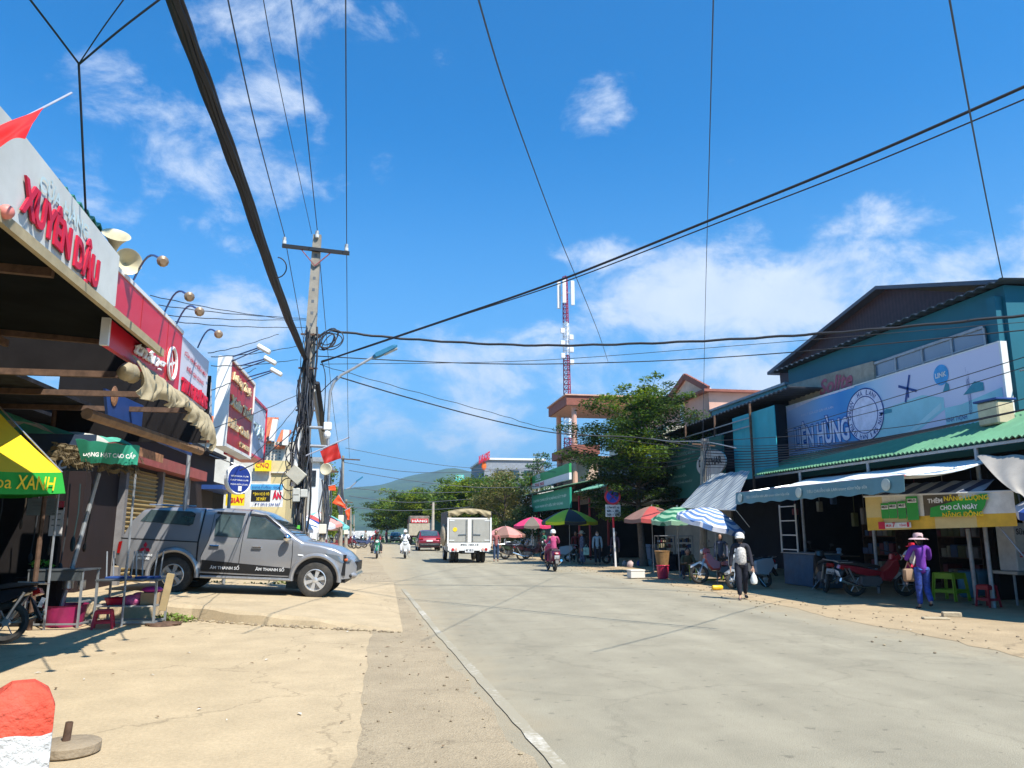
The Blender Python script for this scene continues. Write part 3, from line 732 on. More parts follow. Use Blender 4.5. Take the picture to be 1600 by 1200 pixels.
b = MB(); b.box(-12, -5.9, 17.5, 30, 4.2, 4.3); b.build('roof', M_DARKC, t)
t = thing('billboard_support', 'thin galvanised posts and struts carrying the tall red billboard', 'frame', (-3.4, 15, 0))
for x, y in ((-4.35, 18.0), (-3.9, 20.5)):
    b = MB(); b.tube([(x, y, .2), (x, y, 4.9)], .045, 8); b.build('post', M_GALV, t)
for i in range(6):
    a = FX(325 + i * 1, 600 + 18 * i, -3.6); b = MB(); b.tube([a, (-3.9, 17.5, 3.3 + i * .33)], .014, 5); b.build('strut', M_GALV, t)

# red billboards beyond
def billboard(y0, y1, z0, z1, X, lab, letters, frame_m, face_m, deep=.18):
    t = thing('billboard', lab, 'billboard', (X, y0, z0))
    b = MB(); b.box(X - deep, X, y0 + .06, y1 - .06, z0 + .06, z1 - .06); b.build('face', face_m, t)
    b = MB()
    for a in ((y0, y1, z1 - .06, z1), (y0, y1, z0, z0 + .06), (y0, y0 + .06, z0 + .06, z1 - .06), (y1 - .06, y1, z0 + .06, z1 - .06)): b.box(X - deep - .05, X + .03, *a)
    b.build('frame', frame_m, t)
    for m_, L_ in letters:
        b = MB()
        for s_, fy, fz, wy, hz_, bo, sh in L_: b.text(s_, (X, y0 + (y1 - y0) * fy, z0 + (z1 - z0) * fz), (0, 1, 0), (y1 - y0) * wy, (z1 - z0) * hz_, bold=bo, shear=sh, depth=.03)
        b.build('lettering', m_, t)
    return t
a0, a1 = FX(360, 556, -3.1), FX(398, 606, -3.1); zb = FX(345, 694, -3.1).z
RIB = stripes('red_ribbed', [(.50, .02, .025), (.42, .015, .02)], 1, 7, .4)
bb = billboard(a0.y, a1.y - .05, zb, a0.z, -3.1, 'tall ribbed red billboard with pale gold lettering in a white frame', [(M_GOLD, [('Lương Thực', .12, .74, .72, .13, .03, .3), ('Xuân Tuấn', .06, .47, .9, .17, .04, .3), ('Hiền Oanh', .06, .23, .8, .13, .05, 0), ('ĐT 0988', .5, .08, .4, .06, .02, 0)])], M_WHITE, RIB)
for k, (px, py, ex, ey) in enumerate([(362, 558, 408, 542), (374, 572, 418, 560), (386, 590, 428, 578)]):
    p, e = FX(px, py, -3.12), FX(ex, ey, -2.3); tt = thing('arm_floodlight', ['floodlight on a double arm over the near end of the red billboard', 'middle floodlight on a double arm over the red billboard', 'floodlight on a double arm over the far end of the red billboard'][k], 'lamp', p, 0, 'floodlights over the red billboard')
    b = MB(); b.tube([p, e], .014, 5); b.tube([p - Vector((0, 0, .09)), e - Vector((0, 0, .03))], .011, 5); b.build('arm', M_BLUEP, tt)
    b = MB(); b.bbox(-.13, .13, -.07, .07, -.04, .04, .02, M=Matrix.Translation(e + Vector((.05, 0, -.04))) @ Matrix.Rotation(.5, 4, 'Y')); b.build('lamp_head', M_WHITE, tt)
y2 = a1.y + 2.3
bb = billboard(a1.y + .02, y2, zb + .12, a0.z - .25, -3.15, 'red framed billboard with a pale blue panel beyond the ribbed one', [(M_FADE, [('TẠI', .2, .35, .6, .25, .02, 0)])], M_RED, mat('pale_blue_panel', (.42, .50, .64), .5), .5)
t = thing('round_sign', 'round dark blue sign with white print hanging above the pickup roof', 'sign', FX(372, 750, -3.2))
c = FX(372, 749, -3.0); rr_ = .30; n = Vector((.75, -.66, 0)); xd = Vector((.66, .75, 0))
b = MB(); b.lathe([(rr_, -.04), (rr_, .04)], 30, c, n); b.build('disc', mat('navy_disc', (.015, .035, .20), .4), t)
b = MB(); b.lathe([(rr_ + .015, -.045), (rr_ + .015, .02), (rr_, .05), (rr_ - .02, .046), (rr_ + .015, -.045)], 30, c, n); b.build('rim', M_LETW, t)
b = MB()
for i, s_ in enumerate(('TIỆM HOA TƯƠI', 'CHỤP HÌNH CƯỚI', 'TRANG ĐIỂM CÔ DÂU')): b.text(s_, c + n * .042 - xd * .22 + Vector((0, 0, .04 - i * .08)), xd, .44, .045)
b.box(-.05, .05, -.005, .005, -.1, .0, M=Matrix.Translation(c + n * .05 + Vector((0, 0, -.14)))); b.build('lettering', M_LETW, t)
b = MB(); b.tube([c + Vector((-.05, 0, .3)), (c.x - .6, c.y, c.z + .5)], .012); b.build('bracket', M_STEEL, t)

# far left: tiled house, cream building, banners
t = thing('tiled_house', 'white house with orange tiled gable roof beyond the billboards', 'house', (-8, 38, 0))
Yh = 38; b = MB(); A, B_ = FY(404, 700, Yh), FY(452, 700, Yh); zt = FY(420, 690, Yh).z; b.box(A.x - 4, B_.x + .3, Yh, Yh + 9, 0, zt); b.build('wall', M_OFFW, t)
TILE = stripes('orange_tiles', [(.55, .17, .07), (.40, .11, .05), (.48, .14, .06)], 0, 5, .8)
b = MB(); z0, z1 = FY(430, 690, Yh).z, FY(430, 660, Yh).z; xr = FY(432, 660, Yh).x
b.slab([(A.x - 4, Yh - .2, z0), (FY(424, 690, Yh).x, Yh - .2, z0), (xr - .25, Yh + 2.5, z1 + .6), (A.x - 4, Yh + 2.5, z1 + .6)], .12)
b.slab([(FY(430, 690, Yh).x, Yh - .2, z0 - .25), (FY(446, 690, Yh).x, Yh - .2, z0 - .25), (FY(446, 690, Yh).x, Yh + 2, z1 - .1), (FY(430, 690, Yh).x, Yh + 2, z1 - .1)], .12); b.build('roof', TILE, t)
b = MB(); b.bar((FY(426, 690, Yh).x, Yh - .3, z0), (FY(432, 658, Yh).x, Yh - .3, z1 + .1), .25, .3); b.bar((FY(447, 690, Yh).x, Yh - .3, z0 - .2), (FY(449, 676, Yh).x, Yh - .3, z1 - .4), .25, .3); b.build('gable_trim', M_WHITE, t)
b = MB(); c = FY(426, 712, Yh - .03)
for i in range(5):
    for j in range(9): b.box(c.x - .35 + i * .16, c.x - .27 + i * .16, c.y - .02, c.y, c.z - .6 + j * .15, c.z - .52 + j * .15)
b.build('lattice_window', M_SHAD, t)
def pxbox(b, l, t_, r, bt, Y, dy=.1, m=0):   # a board facing the camera's way at depth Y
    p, q = FY(l, bt, Y), FY(r, t_, Y); b.box(p.x, q.x, Y, Y + dy, p.z, q.z, m); return p, q
t = thing('cream_building', 'cream and white two storey shop with stained parapet beside the main pole', 'house', (-7, 33, 0))
b = MB(); p, q = FY(396, 720, 33), FY(450, 720, 33); b.box(p.x, q.x, 33, 36.5, 0, q.z); b.build('wall', M_CREAM, t)
b = MB(); pxbox(b, 392, 737, 424, 758, 32.95, .04); b.build('stained_panel', mat('stained_white', (.62, .56, .46), .8, 0, .2, 3, dirt=.6, dirtcol=(.45, .25, .10)), t)
b = MB(); pxbox(b, 424, 737, 450, 739, 32.9, .09); b.build('ledge', M_OFFW, t)
t = thing('shop_sign', 'small yellow signboard on the cream building', 'sign', (-7, 32.7, 4))
b = MB(); p, q = pxbox(b, 398, 719, 424, 736, 32.7, .1); b.build('sign_panel', M_YEL, t)
b = MB(); b.text('CNQ', (p.x + .05, 32.69, p.z + .12), (1, 0, 0), .5, .22); b.build('lettering', M_LETRED, t)
t = thing('shop_sign', 'yellow signboard low beside the round blue sign', 'sign', (-7, 27, 2))
b = MB(); p, q = pxbox(b, 352, 772, 382, 790, 27, .1); b.build('sign_panel', M_YEL, t)
b = MB(); b.text('GIÀY', (p.x + .1, 26.99, p.z + .1), (1, 0, 0), .5, .2, bold=.03); b.build('lettering', M_LETRED, t)
t = thing('shop_sign', 'blue, black and white service banner above the pickup bonnet', 'sign', (-6, 28, 2))
b = MB(); p, q = pxbox(b, 390, 756, 443, 792, 28, .08); b.build('sign_panel', M_WHITE, t)
b = MB(); pxbox(b, 391, 757, 442, 765, 27.99, .008); b.build('blue_band', mat('sky_blue_print', (.08, .35, .62), .5), t)
b = MB(); pxbox(b, 392, 766, 423, 783, 27.98, .012); b.build('black_band', M_BLK, t)
def bt(b, s_, l, bt_, r, top, Y, m=0, bold=.02): p, q = FY(l, bt_, Y), FY(r, top, Y); b.text(s_, p, (1, 0, 0), q.x - p.x, q.z - p.z, m, bold=bold)
b = MB(); bt(b, 'ĐỊNH VỊ Ô TÔ', 395, 775, 421, 769, 27.97); bt(b, 'XE MÁY', 400, 782, 416, 776, 27.97); b.build('lettering', M_LETY, t)
b = MB(); bt(b, 'ÂN', 426, 780, 440, 766, 27.98, bold=.05); b.build('lettering', M_LETRED, t)
b = MB(); bt(b, 'ĐT 0915 234 567', 398, 790, 438, 786, 27.98); bt(b, 'KHOÁ CHỐNG TRỘM', 394, 763, 438, 759, 27.97); b.build('lettering', M_LETBL, t)
t = thing('shop_building', 'shaded shop front with red goods between the billboard and the cream building', 'shop', (-8, 29, 0))
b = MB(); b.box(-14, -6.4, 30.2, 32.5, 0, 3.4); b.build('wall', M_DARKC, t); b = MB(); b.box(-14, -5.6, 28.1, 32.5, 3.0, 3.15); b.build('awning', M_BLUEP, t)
t = thing('white_building', 'plain white two storey building behind the cable pole', 'house', (-8, 60, 0))
b = MB(); p, q = FY(470, 715, 55), FY(500, 715, 55); b.box(p.x - 3, q.x, 55, 66, 0, q.z - .3); b.build('wall', M_WHITE, t); b = MB(); b.box(p.x - 3.2, q.x + .4, 54.7, 66, q.z - .3, q.z); b.build('roof_slab', mat('grey_slab', (.3, .3, .3), .8), t)
b = MB(); b.box(p.x - .5, q.x - 1.2, 55, 57, q.z, q.z + .9); b.build('roof_tank', mat('tank_blue', (.05, .16, .32), .5), t)
b = MB(); b.box(q.x - .9, q.x - .2, 54.95, 55, q.z - 2, q.z - .9); b.build('window', M_PANE, t)

# loudspeakers on the roof corner
for k, (px, py, r_, ax, lab) in enumerate([(180, 377, .135, (.30, -.62, .72), 'cream horn loudspeaker facing up, upper one at the end of the white fascia'), (197, 410, .14, (.55, -.8, -.12), 'cream horn loudspeaker facing the street, lower one at the end of the white fascia')]):
    c = FX(px, py, -3.0); tt = thing('horn_loudspeaker', lab, 'loudspeaker', c, 0, 'horn loudspeakers'); ax = Vector(ax).normalized(); MM = mat('horn_cream', (.55, .49, .33), .5)
    b = MB(); b.lathe([(.03, -.18), (.035, -.10), (.05, -.05), (.075, 0), (r_ * .85, .05), (r_, .075), (r_ + .012, .08), (r_ - .008, .07), (r_ * .78, .045), (.06, .0), (.03, -.04), (0, -.06)], 22, c, ax); b.build('horn', MM, tt, True)
    b = MB(); b.lathe([(.045, -.32), (.05, -.31), (.05, -.23), (.03, -.21)], 12, c, ax); b.build('driver', M_SHAD, tt, True); b = MB(); b.tube([c - ax * .25, (-3.1, c.y, c.z - .45)], .012); b.build('bracket', M_STEEL, tt)

# ---------------------------------------------------------------- flags
def flag(name, lab, pole0, pole1, cloth, m, group=None, rp=.012, star=None, wv=.05):
    tt = thing(name, lab, 'flag', pole0, 0, group); b = MB(); b.tube([pole0, pole1], rp, 6); b.build('flagpole', mat('flagpole_pale', (.35, .36, .42), .5), tt)
    a, c, d, e = [Vector(p) for p in cloth]; n = (c - a).cross(e - a).normalized()
    def f(u, v):
        p = a.lerp(c, u).lerp(e.lerp(d, u), v); return p + n * ((c - a).length * wv * math.sin(u * 9 + v * 4) + .03 * (e - a).length * math.sin(v * 11 + u * 3)) * (.3 + v)
    b = MB(); b.grid(f, 20, 16, t=.002); cl = b.build('cloth', m, tt, True)
    if star:
        cc = a.lerp(d, .5) - n * 0; b = MB(); x = (c - a).normalized(); y = (e - a).normalized(); r0 = (e - a).length * star
        for sg in (1, -1):
            b.add([cc + n * sg * .06 * (c - a).length] + [cc + n * sg * .06 * (c - a).length + (x * math.sin(i * math.pi / 5) - y * math.cos(i * math.pi / 5)) * (r0 if i % 2 == 0 else r0 * .4) for i in range(10)], [(0, 1 + i, 1 + (i + 1) % 10) for i in range(10)])
        b.build('star', M_LETY, cl)
    return tt
Xf = -2.5
flag('flag', 'large red flag billowing in front of the white fascia, at the left edge', FX(-60, 235, Xf), FX(112, 145, Xf - .1), [FX(-60, 222, Xf), FX(68, 168, Xf), FX(40, 213, Xf + .15), FX(-55, 248, Xf + .1)], M_FLAG, rp=.008, wv=.015)

# ================================================================ RIGHT ROW
M_MILK = None
XT = 14.3
t = thing('teal_building', 'tall teal metal clad shop building behind the long pale blue billboard', 'building', (17, 18, 0))
za = FX(1400, 509, XT).z; y0, y1 = FX(1567, 437, XT).y, FX(1231, 575, XT).y
b = MB(); b.box(XT, 26, y0, y1, 3.4, za - .05); b.build('wall', M_TEAL, t)
b = MB(); b.grid(lambda u, v: (XT - .28 + 12 * v, y0 - .3 + (y1 - y0 + .9) * u, za - .02 + .0 * v + .6 * v + .03 * math.sin(u * 200)), 220, 1, t=.03); b.build('roof', stripes('dark_roof', [(.03, .04, .05), (.05, .06, .07)], 1, 5, .5), t)
b = MB(); zc = FX(1383, 549, XT - .02)
yA, yB = FX(1366, 600, XT).y, FX(1546, 560, XT).y; zt = FX(1546, 503, XT).z
b.box(XT - .03, XT - .005, yB, yA, 5.0, zt - .12); b.build('window_band', glass('blue_glass', (.10, .17, .26), .25), t)
b = MB()
for i in range(5):
    yy_ = yB + (yA - yB) * i / 4; b.box(XT - .07, XT - .03, yy_ - .03, yy_ + .03, 5.0, zt - .12)
b.box(XT - .08, XT - .03, yB, yA, zt - .12, zt - .05); b.box(XT - .068, XT - .032, yB, yA, zt - .52, zt - .48); b.build('window_frame', M_GALV, t)
b = MB(); b.box(XT - .2, XT - .005, y0 + .1, y0 + .35, 5.3, za - .3); b.build('corner_trim', M_TEAL, t)
b = MB(); b.box(XT - .01, XT + 1.65, y0, y0 + .15, 0, 3.4); b.box(XT, XT + 1.6, y1 - .15, y1, 0, 3.4); b.build('ground_wall', M_DARKW, t)

t = thing('gabled_building', 'dark brown gabled warehouse roof rising behind the teal building', 'building', (20, 24, 0))
XG = 16.2; pk, fo, ne = FX(1383, 452, XG), FX(1218, 580, XG), FX(1545, 458, XG)
b = MB(); b.slab([(XG, ne.y - 5, 6.5), (XG, fo.y, 6.5), (XG, fo.y, fo.z), (XG, pk.y, pk.z), (XG, ne.y, ne.z), (XG, ne.y - 5, ne.z - 1.2)], .1, nrm=Vector((-1, 0, 0))); b.build('gable_wall', stripes('brown_cladding', [(.09, .045, .05), (.075, .038, .042)], 1, 6, .6), t)
sl = (fo.z - pk.z) / (fo.y - pk.y); b = MB()
for a_, c_ in (((pk.y, pk.z), (fo.y + .4, fo.z + .4 * sl)), ((pk.y, pk.z), (ne.y - 5, ne.z - 1.2))):
    b.slab([(XG - .35, a_[0], a_[1] + .1), (XG - .35, c_[0], c_[1] + .1), (XG + 9, c_[0], c_[1] + .1), (XG + 9, a_[0], a_[1] + .1)][::(1 if c_[0] < a_[0] else -1)], .12, nrm=Vector((0, 0, 1)))
b.build('roof', mat('slate_roof', (.10, .11, .14), .5, 0, .1), t)

# the long billboard
XS = 14.0
c0, c1, c2, c3 = FX(1228, 636, XS), FX(1560, 535, XS), FX(1572, 668, XS), FX(1233, 722, XS)
yF, yN, zT, zB = c0.y, c1.y, (c0.z + c1.z) / 2, FX(1400, 694, XS).z
t = thing('billboard', 'long pale blue and white billboard with the biggest lettering in the street', 'billboard', (XS, (yF + yN) / 2, zB))
LHm = mat('billboard_print', (.5, .5, .6), .45); n_ = LHm.node_tree.nodes; l_ = LHm.node_tree.links
tx_ = n_.new('ShaderNodeTexCoord'); sp_ = n_.new('ShaderNodeSeparateXYZ'); l_.new(tx_.outputs['Object'], sp_.inputs[0])
mr_ = n_.new('ShaderNodeMapRange'); l_.new(sp_.outputs[1], mr_.inputs[0]); W2 = (yF - yN) / 2; mr_.inputs[1].default_value = W2; mr_.inputs[2].default_value = -W2
cr_ = n_.new('ShaderNodeValToRGB'); l_.new(mr_.outputs[0], cr_.inputs[0]); e_ = cr_.color_ramp.elements
e_[0].position = 0; e_[0].color = (.66, .64, .82, 1); e_[1].position = 1; e_[1].color = (.66, .64, .80, 1)
for p_, c_ in ((.05, (.50, .58, .80, 1)), (.20, (.20, .42, .74, 1)), (.34, (.04, .26, .62, 1)), (.42, (.05, .30, .62, 1)), (.52, (.42, .60, .76, 1)), (.62, (.60, .62, .78, 1))):
    q_ = e_.new(p_); q_.color = c_
l_.new(cr_.outputs[0], n_['Principled BSDF'].inputs['Base Color'])
b = MB(); b.box(XS, XS + .14, yN, yF, zB, zT); b.build('sign_panel', LHm, t)
b = MB(); b.box(XS - .01, XS + .16, yN - .06, yN, zB, zT + .02); b.box(XS - .01, XS + .16, yN, yF, zT, zT + .03); b.build('frame', M_WHITE, t)
H = zT - zB; Wd = yF - yN
def S(fx, fz): return Vector((XS - .004, yF - Wd * fx, zB + H * fz))
xd = Vector((0, -1, 0))
AQ = mat('aqua_print', (.30, .60, .66), .45, 0, .12, 1.2); AQL = mat('aqua_print_pale', (.46, .68, .72), .45, 0, .1, 1.5); LIL = mat('lilac_print', (.66, .64, .80), .45)
b = MB(); b.add([S(0, 1), S(0, .9), S(.18, .98), S(.42, .985), S(.42, 1)], [(0, 1, 2, 3, 4)]); b.add([S(0, 0), S(.5, 0), S(.995, 0), S(.995, .06), S(.5, .05), S(0, .14)], [(0, 1, 2, 3, 4, 5)]); b.build('pale_border', LIL, t)
b = MB(); b.add([p + Vector((-.003, 0, 0)) for p in (S(.5, .06), S(.66, .07), S(.80, .34), S(.80, .5), S(.72, .60), S(.56, .54), S(.50, .40))], [tuple(range(7))]); b.add([p + Vector((-.003, 0, 0)) for p in (S(.80, .02), S(.995, .02), S(.995, .46), S(.86, .36), S(.80, .36))], [tuple(range(5))]); b.build('meadow_print', AQ, t)
b = MB(); b.add([p + Vector((-.006, 0, 0)) for p in (S(.5, .03), S(.62, .03), S(.79, .36), S(.79, .44), S(.66, .16))], [tuple(range(5))]); b.build('milk_splash', AQL, t)
b = MB()
for fx, fz, w_, h_ in ((.53, .46, .06, .07), (.87, .47, .07, .14), (.80, .57, .025, .12)):
    b.add([S(fx, fz) + Vector((-.008, 0, 0)), S(fx + w_, fz) + Vector((-.008, 0, 0)), S(fx + w_, fz + h_ * .7) + Vector((-.008, 0, 0)), S(fx + w_ * .6, fz + h_) + Vector((-.008, 0, 0)), S(fx + w_ * .3, fz + h_ * .5) + Vector((-.008, 0, 0))], [(0, 1, 2, 3, 4)])
b.build('printed_trees', mat('dark_aqua', (.04, .25, .34), .5), t)
b = MB(); cw = S(.665, .74); b.box(XS - .012, XS - .009, cw.y - .03, cw.y + .03, cw.z - .25, cw.z)
for k in range(4):
    a = .35 + k * math.pi / 2; d1 = Vector((0, math.cos(a), math.sin(a))) * .38; d2 = Vector((0, -math.sin(a), math.cos(a))) * .035
    b.add([cw + Vector((-.012, 0, 0)) - d2, cw + Vector((-.012, 0, 0)) + d2, cw + Vector((-.012, 0, 0)) + d1 + d2, cw + Vector((-.012, 0, 0)) + d1 - d2], [(0, 1, 2, 3)])
b.build('windmill_print', M_LETBL, t)
b = MB(); b.text('LIÊN HÙNG', S(.045, .17), xd, Wd * .335, H * .50, bold=.09, lift=.008); b.build('lettering', mat('letter_blue_outline', (.03, .12, .42), .5), t)
b = MB(); b.text('LIÊN HÙNG', S(.049, .185), xd, Wd * .327, H * .47, bold=.03, lift=.014); b.build('lettering', mat('letter_pale', (.70, .70, .86), .5), t)
b = MB(); b.text('ĐẠI LÝ SỮA CÔ GÁI HÀ LAN', S(.10, .74), xd, Wd * .20, H * .06, lift=.01); b.text('ĐT: 0633 842 578', S(.27, .07), xd, Wd * .11, H * .06, lift=.01); b.build('lettering', mat('letter_pale', (.7, .7, .86)), t)
ce = S(.462, .52); ry, rz_ = .88, .78
b = MB(); b.add([(XS - .012, ce.y + ry * math.cos(a), ce.z + rz_ * math.sin(a)) for a in [i * math.pi / 20 for i in range(40)]][::-1], [tuple(range(40))]); b.build('emblem', mat('letter_pale', (.7, .7, .86)), t)
b = MB()
for k_, rr_ in ((1.0, .018), (.70, .014)): b.tube([(XS - .016, ce.y + ry * k_ * math.cos(a), ce.z + rz_ * k_ * math.sin(a)) for a in [i * math.pi / 24 for i in range(49)]], rr_, 4)
def arc(b, s_, a0, a1, k_, hh):
    for i, ch in enumerate(s_):
        if ch == ' ': continue
        a = R(a0 + (a1 - a0) * i / (len(s_) - 1)); c = Vector((XS - .016, ce.y - ry * k_ * math.cos(a), ce.z + rz_ * k_ * math.sin(a))); up = Vector((0, -math.cos(a), math.sin(a))) * (1 if a1 < a0 else -1); rt = up.cross(Vector((-1, 0, 0))) 
        b.text(ch, c - rt * hh * .36 - up * hh * .5, rt, hh * (.72 if ch not in 'I1!' else .25), hh, yd=up, bold=.02, lift=.002)
arc(b, 'TIÊU CHUẨN', 232, 140, .85, .15); arc(b, 'HÀ LAN!', 108, 40, .85, .15); arc(b, 'HƠN 145 NĂM', 250, 352, .85, .15); b.build('lettering', M_LETBL, t)
b = MB(); cg = S(.80, .80); b.add([(XS - .01, cg.y + .27 * math.cos(a), cg.z + .27 * math.sin(a)) for a in [i * math.pi / 12 for i in range(24)]][::-1], [tuple(range(24))]); b.build('globe_logo', mat('globe_blue', (.05, .32, .66), .5), t)
b = MB(); b.text('LINK', cg + Vector((-.008, .2, -.06)), xd, .4, .13, bold=.03); b.build('lettering', M_LETW, t)
b = MB(); b.text('VINH THỊNH', S(.80, .15), xd, Wd * .075, H * .08, bold=.02); b.text('SỮA TƯƠI', S(.885, .2), xd, .10, H * .62, bold=.0); b.build('lettering', M_LETBL, t)
b = MB(); b.box(XS - .01, XS - .006, S(.885, 0).y, S(.80, 0).y, zB + .12, zB + .19); b.build('printed_bar', M_LETBL, t)
ow = thing('old_signboard', 'weathered cream signboard with faded red script above the long billboard', 'sign', (XT - .1, 20, 5.2))
b = MB(); p, q = FX(1231, 612, XT - .1), FX(1364, 565, XT - .1); b.slab([(XT - .1, p.y, 5.0), (XT - .1, q.y, 5.0), (XT - .1, q.y, FX(1364, 566, XT).z), (XT - .1, p.y, FX(1231, 603, XT).z)], .08, nrm=Vector((-1, 0, 0))); b.build('sign_panel', mat('weathered_cream', (.34, .32, .26), .8, 0, .25, 2, dirt=.7, dirtcol=(.12, .10, .09)), ow)
b = MB(); o_ = FX(1282, 622, XT - .1); e2 = FX(1334, 603, XT - .1); b.text('Solite', (XT - .11, o_.y, zT + .08), xd, o_.y - e2.y, .52, bold=.03, shear=.3); b.build('lettering', mat('faded_letter_red', (.34, .10, .14), .7), ow)
t = thing('air_conditioner_box', 'weathered cream box unit fixed at the near bottom corner of the long billboard', 'box', FX(1556, 648, 13.6))
p = FX(1556, 645, 13.6); b = MB(); b.bbox(-.22, .22, -.30, .30, -.28, .24, .03, M=Matrix.Translation(p)); b.build('casing', mat('box_cream', (.58, .50, .33), .6, dirt=.3), t)
b = MB(); b.bbox(-.26, .26, -.34, .36, .25, .30, .01, M=Matrix.Translation(p)); b.build('lid', M_BLUEP, t)

# green corrugated awning over the pavement
XA = 12.5; zA = FX(1600, 681, XA).z; yAf = FX(1178, 750, XA).y
t = thing('green_awning', 'long green corrugated awning below the pale blue billboard', 'awning', (XA, 16, 3.3))
b = MB(); sheetroof(b, 8.0, yAf, XA, zA, XS + .4, zA + .85, amp=.028, pitch=.16); b.build('sheet', mat('green_sheet', (.12, .29, .16), .5, 0, .15, 2, dirt=.25, dirtcol=(.05, .14, .09)), t)
b = MB(); b.bar((XA + .08, 8, zA - .07), (XA + .08, yAf, zA - .07), .05, .06); b.build('edge_beam', M_GALV, t)
for i in range(7):
    yy_ = 8.6 + (yAf - 9) * i / 6; b = MB(); b.bar((XA + .1, yy_, zA - .08), (XS + .4, yy_, zA + .72), .05, .06); b.build('rafter', M_RUST, t)
for yy_ in (11.8, 14.6, 18.4, 21.8):
    b = MB(); b.tube([(XA + .1, yy_, 0), (XA + .1, yy_, zA - .1)], .045, 8); b.build('post', M_GALV, t)
# dark open shop rooms below
t = thing('shop_room', 'deep dark open shop room under the green awning, with shelves of goods', 'shop', (16, 16, 0))
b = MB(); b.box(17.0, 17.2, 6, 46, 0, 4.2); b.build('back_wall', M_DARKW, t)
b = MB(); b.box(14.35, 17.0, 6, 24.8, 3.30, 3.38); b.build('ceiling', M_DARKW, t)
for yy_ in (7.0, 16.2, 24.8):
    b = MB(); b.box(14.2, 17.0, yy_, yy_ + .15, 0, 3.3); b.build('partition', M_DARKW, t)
GOODS = [mat('goods_%s' % k, c, .6, 0, .3, 3) for k, c in (('brown', (.10, .06, .03)), ('grey', (.16, .16, .17)), ('olive', (.08, .09, .03)), ('blue', (.03, .07, .15)), ('cream', (.26, .23, .16)), ('maroon', (.14, .02, .03)))]
rg = random.Random(5)
for yy_, xx in ((8.2, 15.6), (12.2, 15.0), (15.3, 14.9), (18.6, 15.2), (21.4, 14.8)):
    sh = thing('goods_shelf', 'dim shelf packed with mixed goods inside the dark shop room', 'shelf', (xx, yy_, 0), 0, 'goods shelves in the dark rooms')
    b = MB()
    for z_ in (.3, .85, 1.4, 1.95): b.box(xx, xx + .5, yy_ - .8, yy_ + .8, z_, z_ + .03)
    for a_ in (-.8, .77): b.box(xx, xx + .5, yy_ + a_, yy_ + a_ + .03, 0, 2.3)
    b.build('rack', M_RUST, sh); b = MB()
    for z_ in (.33, .88, 1.43, 1.98):
        q = yy_ - .72
        while q < yy_ + .6: w_ = rg.uniform(.1, .28); h_ = rg.uniform(.15, .42); b.bbox(xx - .06, xx + .4, q, q + w_, z_, z_ + h_, .015, rg.randrange(6)); q += w_ + .02
    tag(b.build('goods', GOODS, sh), kind='stuff')

# blue valance awning
XV = 10.4; va, vb = FX(1150, 772, XV), FX(1412, 738, XV)
t = thing('fabric_awning', 'white topped fabric awning with a teal printed valance in front of the ladder', 'awning', (XV, 18, 2.6))
b = MB(); b.grid(lambda u, v: (XV + 2.3 * v, va.y + (vb.y - va.y) * u, 2.70 + .42 * v + .05 * math.sin(u * 19) * math.sin(v * 3) - .10 * math.sin(math.pi * v) * (1 + .4 * math.sin(u * 8))), 40, 10, t=.006); b.build('canopy', mat('awning_white', (.72, .76, .76), .7, 0, .08, 2), t, True)
VAL = mat('valance_teal', (.13, .27, .30), .7, 0, .15, 1.5, dirt=.25, dirtcol=(.25, .32, .30))
def val(u, v): return (XV + .02 * math.sin(u * 40) * v - .03 * v, va.y + (vb.y - va.y) * u, 2.70 - (.34 + .02 * math.sin(u * 60)) * v)
b = MB(); b.grid(val, 80, 4, t=.004); b.build('valance', VAL, t, True)
L_ = va.y - vb.y
b = MB()
for s_, f0, f1 in (('TIÊU CHUẨN HÀ LAN trong từng hộp sữa', .10, .42), ('TIÊU CHUẨN HÀ LAN trong từng hộp sữa', .53, .85)): b.text(s_, (XV - .05, va.y - L_ * f0, 2.47), xd, L_ * (f1 - f0), .13, bold=.02, lift=.02)
for f0 in (.045, .475, .93): b.ell((XV - .05, va.y - L_ * f0, 2.53), (.015, .15, .13), nu=14)
b.build('lettering', mat('valance_print', (.50, .56, .50), .7), t)
for yy_ in (va.y - .1, vb.y + .1):
    b = MB(); b.tube([(XV + .02, yy_, 2.68), (XV + 2.2, yy_, 3.0)], .02); b.build('arm', M_STEEL, t)
b = MB(); b.tube([(XV + .02, va.y, 2.69), (XV + .02, vb.y, 2.69)], .022, 6); b.build('front_bar', M_DKRED, t)

# striped draped tarp
t = thing('draped_tarpaulin', 'blue and cream striped tarpaulin sloping down beside the teal printed valance', 'tarpaulin', (11, 24, 3))
ta, tb_, tc_, td = FX(1108, 742, 11.9), FX(1172, 735, 11.9), FX(1150, 797, 10.3), FX(1062, 793, 10.3)
def drape(u, v):
    p = ta.lerp(tb_, u).lerp(td.lerp(tc_, u), v); return p + Vector((-.14 * math.sin(v * math.pi), 0, -.16 * math.sin(v * math.pi) + .02 * math.sin(u * 25)))
b = MB(); b.grid(drape, 30, 12, t=.006); b.build('sheet', stripes('tarp_stripes', [(.10, .16, .26), (.42, .43, .38), (.20, .26, .34), (.46, .46, .40)], 1, 2.6, .8), t, True)
b = MB(); b.tube([td + Vector((-.02, 0, 0)), tc_ + Vector((-.02, 0, 0))], .02); b.tube([tc_, tc_ + Vector((.3, -.2, -.5))], .008); b.build('edge_pole', M_OFFW, t)

